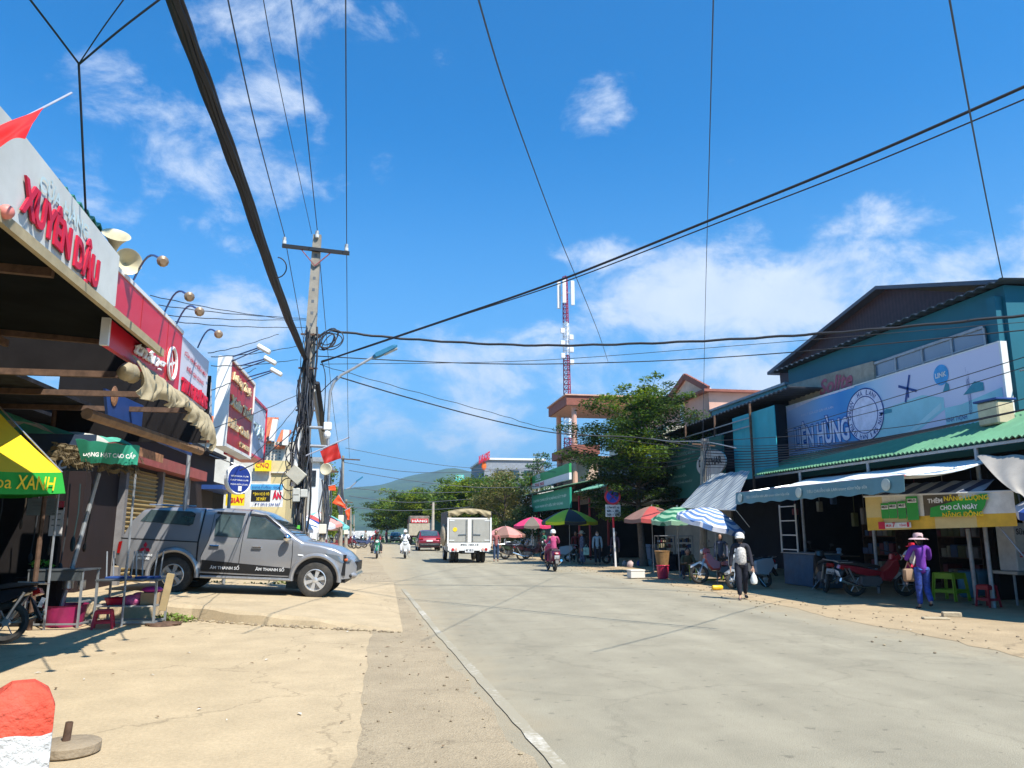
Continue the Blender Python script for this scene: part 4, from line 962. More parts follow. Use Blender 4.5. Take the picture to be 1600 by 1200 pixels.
# drink banner
t = thing('banner', 'yellow and white drink banner with green cartons and bold slogan', 'banner', (11.7, 15, 2))
bn0, bn1 = Vector((11.15, 16.5, 0)), Vector((12.15, 13.25, 0)); d_ = bn1 - bn0; LB = d_.length; d_.normalize(); nb = d_.cross(Vector((0, 0, 1)))
zt0 = 1.6 + (FY(1358, 776, bn0.y).z - 1.6); zt1 = FY(1588, 767, bn1.y).z; zb0 = FY(1370, 829, bn0.y).z; zb1 = FY(1588, 822, bn1.y).z
def BP(fx, fz, lift=0): return bn0.lerp(bn1, fx) + Vector((0, 0, (zb0 + (zb1 - zb0) * fx) * (1 - fz) + (zt0 + (zt1 - zt0) * fx) * fz)) + nb * (lift + .006 * math.sin(fx * 17) + .004 * math.sin(fx * 31 + fz * 3))
BAN = mat('banner_cloth', (.66, .52, .22), .6, 0, .1, 2); BANW = mat('banner_white', (.70, .68, .62), .6); BAND = mat('banner_brown', (.12, .10, .07), .6); BANG = mat('banner_gold', (.70, .42, .04), .6, 0, .2, 3)
def bmf(i, j):
    x_, z_ = i / 60, j / 8
    if z_ < .28: return 3 if (x_ < .12 or x_ > .75 or .3 < x_ < .5) else 0
    if x_ < .13: return 0
    if .42 < x_ < .66 and z_ > .33: return 2
    if x_ > .66 or (.13 < x_ < .42): return 1
    return 0
b = MB(); b.grid(lambda u, v: BP(u, v), 60, 8, mf=bmf, t=.004); b.build('cloth', [BAN, BANW, BAND, BANG], t)
def bq(b, x0, x1, z0, z1, m=0, l=.05):
    b.add([BP(x0, z0, l), BP(x1, z0, l), BP(x1, z1, l), BP(x0, z1, l)], [(0, 1, 2, 3)], m)
b = MB()
for i, (x0, z0, z1) in enumerate(((.13, .33, .78), (.19, .33, .80), (.255, .31, .82), (.32, .26, .95))): bq(b, x0, x0 + (.058 if i < 3 else .085), z0, z1, 0, .05)
b.add([BP(.48, .33, .055), BP(.80, .34, .055), BP(.84, .62, .055), BP(.86, .95, .055), BP(.82, .95, .055), BP(.49, .60, .055)], [(0, 1, 2, 3, 4, 5)]); b.build('green_print', M_GRN, t)
def bt2(b, s_, x0, z0, wf, hf, m=0, l=.085, bold=.035): b.text(s_, BP(x0, z0, l), BP(x0 + wf, z0, l) - BP(x0, z0, l), LB * wf, (zt0 - zb0) * hf, m, bold=bold, lift=0)
b = MB()
for i, x0 in enumerate((.137, .197, .262, .332)): bq(b, x0 - .002, x0 + (.05 if i < 3 else .066), .60 + .015 * i + (.12 if i == 3 else 0), .72 + .015 * i + (.12 if i == 3 else 0), 0, .057)
bt2(b, 'THÊM', .48, .73, .10, .15); bt2(b, 'CHO CẢ NGÀY', .56, .52, .24, .16); bq(b, .14, .34, .05, .20, 0, .05); b.build('white_print', M_LETW, t)
b = MB(); bt2(b, 'NĂNG LƯỢNG', .59, .74, .28, .20); bt2(b, 'NĂNG ĐỘNG', .57, .27, .26, .20); b.build('yellow_print', M_LETY, t)
b = MB()
for i, x0 in enumerate((.140, .200, .265, .336)): bt2(b, 'MILO', x0, .635 + .015 * i + (.12 if i == 3 else 0), .042 if i < 3 else .058, .065, 0, .066, .04)
b.build('lettering', M_LETB, t)
b = MB(); bq(b, .10, .15, .03, .24, 0, .055); bt2(b, 'MUA', .165, .08, .04, .08); bt2(b, '7', .212, .07, .022, .14); bt2(b, 'TẶNG', .262, .08, .05, .08); bt2(b, '1', .318, .07, .015, .13); b.build('red_print', M_LETRED, t)
b = MB(); b.tube([BP(-.01, 1.0), BP(1.01, 1.0)], .022, 6); b.build('top_pole', M_WHITE, t)
for p_, q_ in (((12.05, 13.9, 2.0), (12.45, 12.6, .1)), ((12.35, 13.35, 2.3), (12.55, 13.35, 0))):
    b = MB(); b.tube([p_, q_], .016); b.build('stay_pole', M_GALV, t)
# striped sheet above the banner, and the grey tarp at the frame edge
t = thing('draped_tarpaulin', 'dark blue and white striped sheet hanging just above the drink banner', 'tarpaulin', (12.2, 15, 2.5))
b = MB(); b.grid(lambda u, v: BP(.08 + .75 * u, 1.02) + Vector((.55 * (1 - v), .3 * (1 - v), .27 * (1 - v) + .01 * math.sin(u * 50))), 40, 4, t=.004); b.build('sheet', stripes('navy_stripes', [(.03, .05, .12), (.38, .40, .44)], 1, 2.2, .7), t, True)
t = thing('grey_tarpaulin', 'grey tarpaulin pulled tight down to a pole at the right edge', 'tarpaulin', (12, 12, 3))
g0, g1, g2, g3 = FX(1526, 712, 12.4), FX(1640, 712, 12.4), FX(1640, 800, 11.6), FX(1588, 770, 11.6)
b = MB(); b.grid(lambda u, v: g0.lerp(g1, u).lerp(g3.lerp(g2, u), v) + Vector((-.08 * math.sin(v * 3.1), 0, .02 * math.sin(u * 14 + v * 6))), 16, 12, t=.006); b.build('sheet', mat('grey_tarp', (.34, .31, .27), .85, 0, .12, 3), t, True)

# building between: black shed roof, teal panel, pharmacy board
t = thing('pharmacy_building', 'dark green fronted shop with a shed roof balcony between the tree and the billboard', 'shop', (13.5, 29, 0))
XP = 13.0; r0, r1 = FX(1233, 605, XP), FX(1034, 681, XP)
b = MB(); b.grid(lambda u, v: (XP + 1.9 * v, r0.y + (r1.y - r0.y) * u, r0.z + (r1.z - r0.z) * u - .03 + .0 * v + .025 * math.sin(u * 240)), 200, 1, t=.05); b.build('roof', mat('black_roof', (.04, .042, .05), .6), t)
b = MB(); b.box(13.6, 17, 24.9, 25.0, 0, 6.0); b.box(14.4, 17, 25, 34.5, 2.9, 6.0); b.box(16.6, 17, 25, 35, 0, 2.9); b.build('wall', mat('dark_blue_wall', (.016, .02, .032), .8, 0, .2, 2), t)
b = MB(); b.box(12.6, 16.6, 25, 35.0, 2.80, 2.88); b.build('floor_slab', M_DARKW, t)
for yy_ in (25.2, 28.2, 31.2, 34.2):
    b = MB(); b.bar((XP - .2, yy_, 3), (XP - .2, yy_, 6.05), .07); b.build('balcony_post', M_RUST, t)
for z_ in (5.25, 5.55):
    b = MB(); b.bar((XP - .2, 25.2, z_), (XP - .2, 34.2, z_), .04); b.build('balcony_rail', M_GALV, t)
b = MB(); b.grid(lambda u, v: (12.95 - .15 * math.sin(u * 30) * .05, 23.7 + 3.2 * u, 3.4 + 2.35 * v), 24, 1, t=.03); b.build('cladding', mat('bright_teal', (.03, .36, .42), .5, 0, .08, 2, dirt=.1), t)
t = thing('shop_sign', 'dark green pharmacy board with small pale print left of the oval sign', 'sign', (12.6, 30, 4))
g0, g1 = FX(1042, 700, 12.6), FX(1128, 700, 12.6)
b = MB(); b.box(12.6, 12.7, g1.y, g0.y, FX(1090, 776, 12.6).z, FX(1090, 690, 12.6).z); b.build('sign_panel', mat('deep_green', (.012, .10, .085), .5, 0, .15, 1), t)
b = MB()
for i, s_ in enumerate(('NHÀ THUỐC SỐ 88', 'Chuyên bán lẻ thuốc tây', 'ĐT: 0263 384', 'LIÊN NGHĨA', '37 THỐNG NHẤT')): b.text(s_, (12.59, g0.y - .6, 4.75 - i * .27 - (.1 if i > 2 else 0)), xd, (2.6, 2.1, 1.5, 1.6, 2.2)[i], .13 if i else .2, bold=.02)
b.build('lettering', mat('dim_print', (.22, .34, .30), .6), t)
t = thing('oval_sign', 'pale oval pharmacy sign behind the concrete cable pole', 'sign', (12.5, 27, 4)); oc = FX(1110, 724, 12.45)
b = MB(); b.lathe([(1, -.06), (1, 0)], 30, (0, 0, 0), (-1, 0, 0), M=Matrix.Translation(oc) @ Matrix.Diagonal((1, 1.35, .52, 1))); b.build('sign_panel', mat('dull_white', (.46, .47, .45), .5), t)
b = MB(); b.text('DUOPHAR', oc + Vector((-.005, 1.1, -.08)), xd, 2.15, .30, bold=.04); b.build('lettering', M_LETB, t)
t = thing('blue_house', 'pale blue concrete parapet rising behind the black shed roof', 'house', (17, 28, 0))
b = MB(); q0, q1 = FX(1112, 650, 15.5), FX(1229, 620, 15.5); b.box(15.5, 22, q1.y, q0.y, 5.8, FX(1229, 601, 15.5).z); b.build('wall', mat('pale_teal_wall', (.12, .34, .40), .8, dirt=.2), t); b = MB(); b.box(15.4, 22, q1.y - .1, q0.y + .1, FX(1229, 601, 15.5).z, FX(1229, 601, 15.5).z + .1); b.build('coping', M_GALV, t)
# parade north of it
t = thing('balcony_shop', 'shop with a slate coloured balcony board behind the tiered tree', 'shop', (13, 39, 0))
b = MB(); b.box(13.2, 20, 35.0, 44, 3.0, 6.6); b.box(16.5, 20, 35, 44, 0, 3.0); b.build('wall', M_OFFW, t); b = MB(); b.box(12.2, 12.35, 35.2, 43, 3.6, 5.3); b.build('balcony_board', mat('slate_board', (.12, .15, .19), .6, 0, .15, 1.5), t); b = MB(); b.box(12.2, 13.2, 35.0, 43.5, 3.35, 3.6); b.build('balcony_slab', M_DARKC, t)
for yy_ in (36.5, 38.8, 41.1):
    b = MB(); b.box(13.15, 13.2, yy_, yy_ + 1.1, 5.0, 6.2); b.build('window', M_PANE, t)
t = thing('pink_house', 'pink and cream house with a small gable and arched opening behind the tree', 'house', (17, 39, 0))
XH = 15.4; ap, gl, gr = FX(1073, 591, XH), FX(1036, 614, XH), FX(1107, 609, XH)
b = MB(); b.box(XH, 24, gr.y, gl.y + 3.5, 3, gr.z - .05); b.build('wall', M_PINK, t); ym = gr.y
b = MB(); b.slab([(XH, gl.y, gr.z), (XH, ap.y, ap.z), (XH, gr.y, gr.z)][::-1], .3, nrm=Vector((-1, 0, 0))); b.build('gable', mat('pale_pink', (.60, .44, .34), .8), t)
b = MB(); b.bar((XH - .1, gl.y + .2, gr.z), (XH - .1, ap.y, ap.z + .1), .3, .14, up=Vector((1, 0, 0))); b.bar((XH - .1, gr.y - .2, gr.z), (XH - .1, ap.y, ap.z + .1), .3, .14, up=Vector((1, 0, 0))); b.box(XH - .35, 24, ym - .3, gl.y + 3.6, gr.z - .12, gr.z); b.build('cornice', M_BROWNT, t)
b = MB(); wc = FX(1085, 668, XH - .02); b.add([(XH - .02, wc.y + .55 * math.cos(a), wc.z + .75 * math.sin(a)) for a in [i * math.pi / 10 for i in range(11)]][::-1] + [(XH - .02, wc.y - .55, wc.z - 1), (XH - .02, wc.y + .55, wc.z - 1)][::-1], [tuple(range(13))]); b.build('arched_opening', M_SHAD, t)
b = MB(); b.tube([(XH - .03, wc.y + .6 * math.cos(a), wc.z + .8 * math.sin(a)) for a in [i * math.pi / 10 for i in range(11)]], .05, 5); b.build('arch_trim', M_BROWNT, t)
b = MB(); b.tube([(XH - .25, wc.y + .95, 4), (XH - .25, wc.y + .95, gr.z - .15)], .1, 10); b.build('column', M_WHITE, t)
t = thing('canopied_house', 'house with a brown edged flat canopy on columns below the telecom tower', 'house', (14, 48, 0))
n0, f0 = FX(885, 617, 11), FX(857, 636, 11); zc0 = n0.z
b = MB(); b.box(11, 20, n0.y, f0.y, zc0 - .62, zc0 - .02); b.build('canopy', M_BROWNT, t); b = MB(); b.box(10.9, 20.1, n0.y - .1, f0.y + .1, zc0 - .02, zc0 + .06); b.box(11.1, 20, n0.y + .1, f0.y - .1, zc0 - .66, zc0 - .625); b.build('canopy_trim', mat('salmon', (.60, .36, .27), .8), t)
for xx, yy_ in ((11.6, n0.y + .5), (11.6, f0.y - .5)):
    b = MB(); b.tube([(xx, yy_, 4), (xx, yy_, zc0 - .6)], .17, 10); b.build('column', M_PINK, t)
b = MB(); b.box(16, 22, n0.y + 1.5, f0.y, 0, zc0 - .6); b.box(11.8, 16, n0.y + 1, f0.y, 3.5, 6.2); b.build('wall', mat('pale_pink', (.60, .44, .34), .8), t); b = MB(); b.box(11.2, 13, n0.y - .3, f0.y, 6.2, 6.75); b.build('balcony', M_BROWNT, t)

# signs and awning of the green shop
t = thing('shop_sign', 'green and white angled signboard with small red lettering beyond the tree', 'sign', (10.8, 50, 5))
XQ = 10.8; k0, k1 = FX(889, 719, XQ), FX(831, 748, XQ); zk = (k0.z + k1.z) / 2; zl = FX(860, 757, XQ).z; zm = zl + (zk - zl) * .42
b = MB(); b.box(XQ, XQ + .15, k0.y, k1.y, zl, zm); b.build('white_panel', M_WHITE, t); b = MB(); b.box(XQ, XQ + .15, k0.y, k1.y, zm, zk); b.build('green_panel', mat('sign_green', (.03, .30, .08), .5, 0, .15, .8), t)
b = MB(); b.text('THẮNG', (XQ, k1.y - 1.2, zl + .1), xd, 3.2, .36, bold=.04); b.box(XQ - .02, XQ, k1.y, k1.y + .7, zm - .1, zk); b.build('lettering', M_LETRED, t)
b = MB(); b.text('1900', (XQ - .01, k1.y - 1.6, zm + .22), xd, 1.6, .34, bold=.02); b.box(XQ - .01, XQ - .005, k1.y - 3.4, k1.y - 1.4, zm + .12, zm + .17); b.build('logo_print', M_LETW, t)
t = thing('shop_sign', 'teal green board with two lines of pale print under the green and white sign', 'sign', (10.5, 50, 4))
XQ = 10.6; k0, k1 = FX(890, 761, XQ), FX(831, 773, XQ); zk = k0.z; zl = FX(860, 797, XQ).z
b = MB(); b.box(XQ, XQ + .12, k0.y, k1.y, zl, zk); b.build('sign_panel', mat('sign_teal_green', (.012, .27, .17), .5, 0, .08, 1), t)
b = MB(); b.text('CHUYÊN CUNG CẤP XI MĂNG SẮT THÉP', (XQ, k1.y - .6, zl + (zk - zl) * .56), xd, (k1.y - k0.y) * .88, (zk - zl) * .2, bold=.03); b.text('GẠCH NGÓI VẬT LIỆU XÂY DỰNG', (XQ, k1.y - 1.2, zl + (zk - zl) * .18), xd, (k1.y - k0.y) * .75, (zk - zl) * .2, bold=.03); b.build('lettering', mat('letter_mint', (.5, .7, .62)), t)
t = thing('green_shop', 'open shop under green corrugated awning beside the teal green board', 'shop', (12, 46, 0))
b = MB(); sheetroof(b, FX(960, 757, 11.4).y, FX(890, 765, 11.4).y - .1, 10.9, 3.75, 13.2, 4.5, amp=.03, pitch=.3); b.build('awning', stripes('mint_roof', [(.25, .50, .36), (.08, .30, .20)], 1, 1.6, .5), t)
b = MB(); sheetroof(b, k0.y, k1.y + 3, 10.2, 4.1, 13.2, 4.7, amp=.03, pitch=.3); b.build('awning', mat('moss_roof', (.10, .18, .11), .6), t)
b = MB(); b.box(13.3, 20, 44.2, 60, 0, 5.2); b.build('wall', M_DARKW, t); b = MB(); b.box(13.2, 13.6, 36, 45.5, 4.4, 5.9); b.build('upper_wall', mat('green_grey_wall', (.16, .22, .15), .8, dirt=.4), t)
b = MB(); bq0, bq1 = FX(905, 770, 12.5), FX(941, 765, 12.5); b.box(12.5, 12.55, bq1.y, bq0.y, FX(920, 787, 12.5).z, FX(920, 770, 12.5).z); b.build('grey_banner', mat('grey_banner', (.24, .25, .26), .6, 0, .3, 6), t)
for yy_ in (37.5, 41, k0.y - .2, k1.y):
    b = MB(); b.tube([(11.1, yy_, 0), (11.1, yy_, 3.8)], .06, 8); b.build('post', M_DKRED, t)
for (y0_, y1_, z_) in ((35, 44, 3.35),):
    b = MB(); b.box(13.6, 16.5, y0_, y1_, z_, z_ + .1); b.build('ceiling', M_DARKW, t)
t = thing('white_house', 'white walled house half hidden by the dusty tree beyond the signs', 'house', (13, 66, 0))
b = MB(); b.box(11.8, 20, 60.5, 74, 0, 5.4); b.build('wall', M_WHITE, t); b = MB(); b.box(11.5, 20, 60.3, 74, 5.4, 5.6); b.build('roof', M_GALV, t); b = MB(); b.box(11.76, 11.8, 62, 64, .6, 2.6); b.build('window', M_PANE, t)
t = thing('karaoke_building', 'grey building with red rooftop letters far down the right side', 'building', (14, 90, 0))
kx0, kx1 = FY(757, 725, 90), FY(850, 725, 90); b = MB(); b.box(kx0.x, kx1.x, 90, 104, -1, FY(800, 719, 90).z); b.build('wall', mat('grey_far_wall', (.25, .27, .30), .8, dirt=.2), t); b = MB(); b.box(kx0.x - .2, kx1.x + .2, 89.8, 104, FY(800, 719, 90).z, FY(800, 716, 90).z); b.build('parapet', M_WHITE, t)
b = MB(); p = FY(748, 726, 89.5); q = FY(767, 712, 89.5); b.text('KARAOKE', p, (q.x - p.x, 0, .7), q.x - p.x, 1.0, bold=.05, depth=.1); b.build('roof_letters', M_LETRED, t); b = MB(); c = FY(756, 728, 89.7); b.ell(c, (.3, .1, .5)); b.build('flame_logo', mat('flame_orange', (.8, .15, .02)), t)
for i in range(3):
    b = MB(); p = FY(775 + 22 * i, 745, 89.98); b.box(p.x, p.x + 1.1, 89.96, 90, p.z - .5, p.z + .8); b.build('window', M_PANE, t)
t = thing('roof_sign', 'turquoise rooftop sign showing above the far tree crowns', 'sign', (8, 120, 10)); b = MB(); p, q = pxbox(b, 712, 742, 725, 753, 120, .3); b.build('sign_panel', mat('turquoise', (.10, .55, .50), .5), t); b = MB(); b.text('Nam D', (p.x + .1, 119.98, p.z + .6), (1, 0, 0), 1.0, .45); b.build('lettering', M_LETW, t)
b = MB(); b.tube([(p.x + .3, 120.2, -1), (p.x + .3, 120.2, p.z)], .08); b.tube([(q.x - .3, 120.2, -1), (q.x - .3, 120.2, p.z)], .08); b.build('legs', M_GALV, t)
# near right edge neighbour
t = thing('white_balcony_building', 'pale building edge with a steel balcony cut by the right frame edge', 'building', (17, 9, 0))
b = MB(); b.box(15.2, 24, 2, y0 - .05, 3.6, 6.1); b.box(17.2, 24, 2, y0 - .05, 0, 3.6); b.build('wall', M_OFFW, t); b = MB(); b.box(14.3, 15.2, 2, y0 - .05, 4.15, 4.25); b.build('balcony_slab', M_DARKC, t)
b = MB()
for i in range(16): b.tube([(14.35, 3 + i * .65, 4.25), (14.35, 3 + i * .65, 5.2)], .015, 5)
b.tube([(14.35, 3, 5.2), (14.35, y0 - .1, 5.2)], .02, 5); b.build('balcony_rail', M_GALV, t)

# telecom tower
Yt = 62; tp, tb0 = FY(883, 432, Yt), FY(889, 690, Yt); t = thing('telecom_tower', 'slim red and white lattice telecom mast with panel antennas', 'tower', (tb0.x, Yt, 5))
RW = [mat('mast_red', (.28, .02, .05), .5), mat('mast_white', (.70, .70, .72), .5)]
hh = tp.z - 5; b = MB(); nseg = 44; seglist = []
def tw(k): return .42 - .20 * k
def tc2(k): return Vector((tb0.x + (tp.x - tb0.x) * k, Yt, 5 + hh * k))
bands = [(0, .22, 0), (.22, .31, 1), (.31, .60, 0), (.60, .76, 1), (.76, 1, 0)]
for i in range(nseg):
    k0_, k1_ = i / nseg, (i + 1) / nseg; mi = 0
    for a_, c_, m_ in bands:
        if a_ <= k0_ < c_: mi = m_
    P0 = [tc2(k0_) + Vector((tw(k0_) * math.cos(a), tw(k0_) * math.sin(a), 0)) for a in (.5, 2.6, 4.7)]; P1 = [tc2(k1_) + Vector((tw(k1_) * math.cos(a), tw(k1_) * math.sin(a), 0)) for a in (.5, 2.6, 4.7)]
    for j in range(3):
        b.tube([P0[j], P1[j]], .045, 4, mi, cap=False); b.tube([P0[j], P1[(j + 1) % 3]], .028, 3, mi, cap=False); b.tube([P1[j], P1[(j + 1) % 3]], .028, 3, mi, cap=False)
b.build('lattice', RW, t)
for dx, dy, z_, h_ in ((-.62, -.2, -1.1, 2.4), (-.25, -.6, -.9, 2.2), (.62, -.1, -.9, 2.2)):
    b = MB(); c = tc2(1) + Vector((dx, dy, z_ - h_ / 2 + .5)); b.bbox(c.x - .16, c.x + .16, c.y - .08, c.y + .08, c.z - h_ / 2, c.z + h_ / 2, .03); b.build('panel_antenna', M_WHITE, t)
    b = MB(); b.tube([c, tc2(1) + Vector((0, 0, z_ - .6))], .03); b.build('antenna_arm', M_STEEL, t)
for i in range(6):
    c = tc2(.58 + .03 * i) + Vector(((-1) ** i * .38, -.2, 0)); b = MB(); b.bbox(c.x - .18, c.x + .18, c.y - .1, c.y + .1, c.z - .22, c.z + .22, .03); b.build('radio_unit', RW[1], t)

# ---------------------------------------------------------------- trees in place
tp_ = Vector((11.5, 33.6, 0))
tree('street_tree', 'large tiered street tree with airy dark green sprays behind the round blue road sign', tuple(tp_), 8.5, 3.3, 'tier', [L_DARK, L_MID, L_YEL], [9, 4, .9], 48000, .072, 3, trunk_r=.17, low=.24)
tree('street_tree', 'dusty olive bushy tree with bare twigs beside the green and white sign', (8.8, 57, 0), 6.0, 3.8, 'round', [L_OLIVE, L_DARK, L_MID], [6, 1.6, 2], 26000, .085, 5, trunk_r=.13, low=.26)
tree('street_tree', 'thin twiggy sapling crown showing above the olive tree', (11.6, 58, 0), 8.2, 1.7, 'open', [L_BLUE, L_OLIVE], [3, 1], 1500, .09, 9, trunk_r=.06, low=.6)
FT = [('bright green tiered tree over the white truck, nearest of the far right ones', 8.6, 72, 5.9, 5.6, 11, [2, 3, 5], 26000), ('yellow green tiered tree left of the white truck', 5.6, 92, 6.1, 5.6, 12, [2, 3, 6], 22000), ('dark green tree far down the right side above the distant lorry', 3.6, 104, 5.8, 5.0, 13, [4, 4, 3], 16000), ('tall green tree crown behind the yellow green one', 10.5, 100, 7.6, 6.4, 15, [3, 3, 4], 16000), ('low dark round tree at the end of the right row', .6, 114, 6.0, 4.2, 16, [6, 3, 2], 12000)]
for lab, x_, y_, h_, r_, sd_, sp2, n2_ in FT: tree('street_tree', lab, (x_, y_, gz(y_)), h_, r_, 'tier', [L_DARK, L_MID, L_YEL], sp2, n2_, .15, sd_, 'tiered trees along the right side', .16, low=.3)
LT = [('leafy tree directly behind the main cable pole', -8.0, 66, 7.2, 3.8, 21, [2, 4, 4]), ('yellow green tree right of the leaning far pole', -7.6, 74, 7.6, 4.6, 22, [3, 3, 4]), ('dark low tree ending the left row of trees', -7.0, 88, 5.2, 3.4, 23, [5, 3, 1]), ('tree crown behind the white two storey building', -12, 80, 8.0, 4.2, 24, [4, 3, 2])]
for lab, x_, y_, h_, r_, sd_, sp2 in LT: tree('street_tree', lab, (x_, y_, 0), h_, r_, 'round', [L_DARK, L_MID, L_YEL], sp2, 18000, .12, sd_, 'trees along the left side', .15, low=.25)

# far-off wood and roofs beyond the crest read as one mass
t = tag(leafobj('distant_wood', foliage([((-60 + 9 * i + rnd.uniform(-3, 3), 230 + rnd.uniform(-40, 60), -8 + rnd.uniform(0, 3)), (9, 9, 6), 1) for i in range(22)], 16000, .8, 77), [L_DARK, L_BLUE, L_MID], thing('w', 'x', 'x'), 7, [3, 3, 2]), kind='stuff')
_e = t.parent; t.parent = None; bpy.data.objects.remove(_e)

# ================================================================ POLES AND CABLES
M_CAB = mat('cable_black', (.018, .018, .022), .6, 0, .2, 3)
M_CABG = mat('cable_grey', (.06, .07, .09), .6)
YP = 20.0
pb, pt = FY(462, 872, YP), FY(496, 368, YP); pb.z = .1
Pax = lambda z: Vector((pb.x + (pt.x - pb.x) * (z / pt.z), YP, z))
t = thing('utility_pole', 'main concrete utility pole with crossarm, wrapped in black cables behind the pickup', 'pole', (pb.x, YP, 0))
b = MB(); n_ = 12
for i in range(n_):
    z0, z1 = pt.z * i / n_, pt.z * (i + 1) / n_; w0, w1 = .19 - .085 * i / n_, .19 - .085 * (i + 1) / n_
    a0, a1 = Pax(z0), Pax(z1); vs = []
    for c, w_ in ((a0, w0), (a1, w1)):
        for sx, sy in ((-1, -.8), (1, -.8), (1, .8), (-1, .8)): vs.append(c + Vector((sx * w_, sy * w_, 0)))
    b.add(vs, [(0, 1, 5, 4), (1, 2, 6, 5), (2, 3, 7, 6), (3, 0, 4, 7)] + ([(4, 5, 6, 7)] if i == n_ - 1 else []))
for i in range(26):       # recesses down the front face, drawn as dark patches with their shade in the colour
    z_ = 2.4 + i * .32
    if z_ < pt.z - .4:
        c = Pax(z_); w_ = (.19 - .085 * z_ / pt.z); b.box(c.x - .035, c.x + .035, c.y - w_ * .8 - .004, c.y - w_ * .8 + .001, z_ - .04, z_ + .04, 1)
b.build('shaft', [M_CONC, M_SHAD], t)
cL, cR = FY(441, 384, YP - .15), FY(546, 396, YP - .15)
b = MB(); b.bar(cL, cR, .09, .09); b.build('crossarm', M_BLK, t)
pj = Pax(FY(492, 418, YP).z) + Vector((0, -.14, 0))
for k in (.26, .74):
    b = MB(); b.bar(cL.lerp(cR, k), pj, .045, .02); b.build('brace', mat('brace_red', (.30, .09, .10), .7), t)
INS = [FY(444, 384, YP - .15), FY(495, 374, YP - .12), FY(541, 395, YP - .15)]
for p in INS:
    b = MB(); b.lathe([(.02, 0), (.05, .02), (.055, .05), (.055, .10), (.04, .11), (.052, .13), (.04, .145), (.052, .165), (.04, .18), (.048, .2), (.02, .22)], 12, p + Vector((0, 0, .03))); b.build('insulator', mat('porcelain', (.62, .62, .60), .25, coat=.4), t, True)
for i, z_ in enumerate((3.4, 4.6, 5.7, 6.6)):
    c = Pax(z_); b = MB(); b.bar(c + Vector((-.24, -.17, 0)), c + Vector((.24, -.17, 0)), .05, .04); b.build('clamp', M_RUST, t)
# cable tangle hugging the pole
rg = random.Random(3)
for k in range(30):
    z0, z1 = rg.uniform(.8, 3.2), rg.uniform(4.3, 6.9); ox, oy = rg.uniform(-.34, .30), rg.uniform(-.34, -.15); pts = []
    for j in range(13):
        q = j / 12; z_ = z0 + (z1 - z0) * q; c = Pax(z_); pts.append(c + Vector((ox * (1 - .35 * q) + .06 * math.sin(q * 9 + k), oy + .05 * math.sin(q * 13 + 2 * k), 0)))
    b = MB(); b.tube(pts, rg.choice([.011, .014, .019, .026]), 5); b.build('riser_cable', M_CAB if k % 4 else M_CABG, t)
for k in range(6):      # slack coils
    c = Pax(2.6 + .22 * k) + Vector((-.28 + .03 * k, -.26, 0)); r_ = rg.uniform(.16, .32)
    b = MB(); b.tube([c + Vector((r_ * .75 * math.cos(a), .03 * math.sin(2 * a), r_ * math.sin(a))) for a in [i * math.pi / 12 for i in range(26)]], .013, 5); b.build('cable_coil', M_CABG if k % 2 else M_CAB, t)
b = MB(); p0, p1 = FY(458, 760, YP - .25), FY(469, 668, YP - .25); b.tube([p0, p1], .07, 8); b.build('conduit', M_WHITE, t)
b = MB(); c = FY(463, 742, YP - .35); b.bbox(-.2, .2, -.1, .1, -.17, .17, .015, M=Matrix.Translation(c) @ Matrix.Rotation(.7, 4, 'Y')); b.build('junction_box', mat('weathered_box', (.42, .40, .33), .7, dirt=.3), t)
for px, py in ((463, 769), (463, 778), (475, 771)):
    b = MB(); c = FY(px, py, YP - .32); b.bbox(c.x - .09, c.x + .09, c.y - .07, c.y + .07, c.z - .1, c.z + .1, .02); b.build('meter_box', mat('meter_grey', (.46, .46, .42), .5, dirt=.2), t)
b = MB(); c = FY(457, 835, YP - .25); b.bbox(c.x - .17, c.x + .17, c.y - .03, c.y, c.z - .22, c.z + .22, .01); b.build('green_notice', mat('notice_green', (.10, .50, .05), .5), t)
b = MB(); b.text('SIM', c + Vector((-.13, -.035, .03)), (1, 0, 0), .26, .12, bold=.03); b.text('4G', c + Vector((-.1, -.035, -.15)), (1, 0, 0), .2, .13, bold=.03); b.build('lettering', M_LETY, t)
# second pole and lamp beside it
t = thing('leaning_pole', 'bundle of steel pipes and cables leaning away from the main pole down to the right', 'pole', (-1.6, YP + 1, 0))
b = MB(); b.tube([FY(492, 600, YP + .1), FY(509, 700, YP + 2.5)], .07, 8); b.tube([FY(490, 610, YP + .1), FY(505, 700, YP + 2.5)], .05, 8); b.build('pipe', M_GALV, t)
t = thing('street_lamp', 'curved arm street lamp with blue grey LED head bracketed to the main pole', 'street lamp', (-1.4, YP, 4))
pts = [FY(*p, YP - .3) for p in ((513, 700), (513, 668), (514, 640), (516, 612), (522, 597), (533, 586), (555, 574), (586, 556))]
b = MB(); b.tube(pts, .035, 8); b.build('arm', M_GALV, t, True)
h0, h1 = FY(583, 558, YP - .3), FY(621, 540, YP - .3); dd = (h1 - h0)
b = MB(); b.pillow([(0, -.05), (0, .03), (.12, .07), (dd.length * .9, .06), (dd.length, 0), (dd.length * .95, -.05), (.15, -.07)], .11, .8, M=Matrix.Translation(h0) @ Matrix.Rotation(-math.atan2(dd.z, dd.x), 4, 'Y')); b.build('lamp_head', mat('lamp_blue', (.03, .16, .28), .4), t)
b = MB(); b.bbox(dd.length * .4, dd.length * .95, -.08, .08, -.085, -.055, .01, M=Matrix.Translation(h0) @ Matrix.Rotation(-math.atan2(dd.z, dd.x), 4, 'Y')); b.build('lens', mat('lamp_lens', (.5, .5, .48), .3), t)
for y_ in (668, 697):
    b = MB(); b.tube([FY(470, y_ - 1, YP - .2), FY(514, y_ + 1, YP - .3)], .04, 8); b.build('bracket', M_GALV, t)
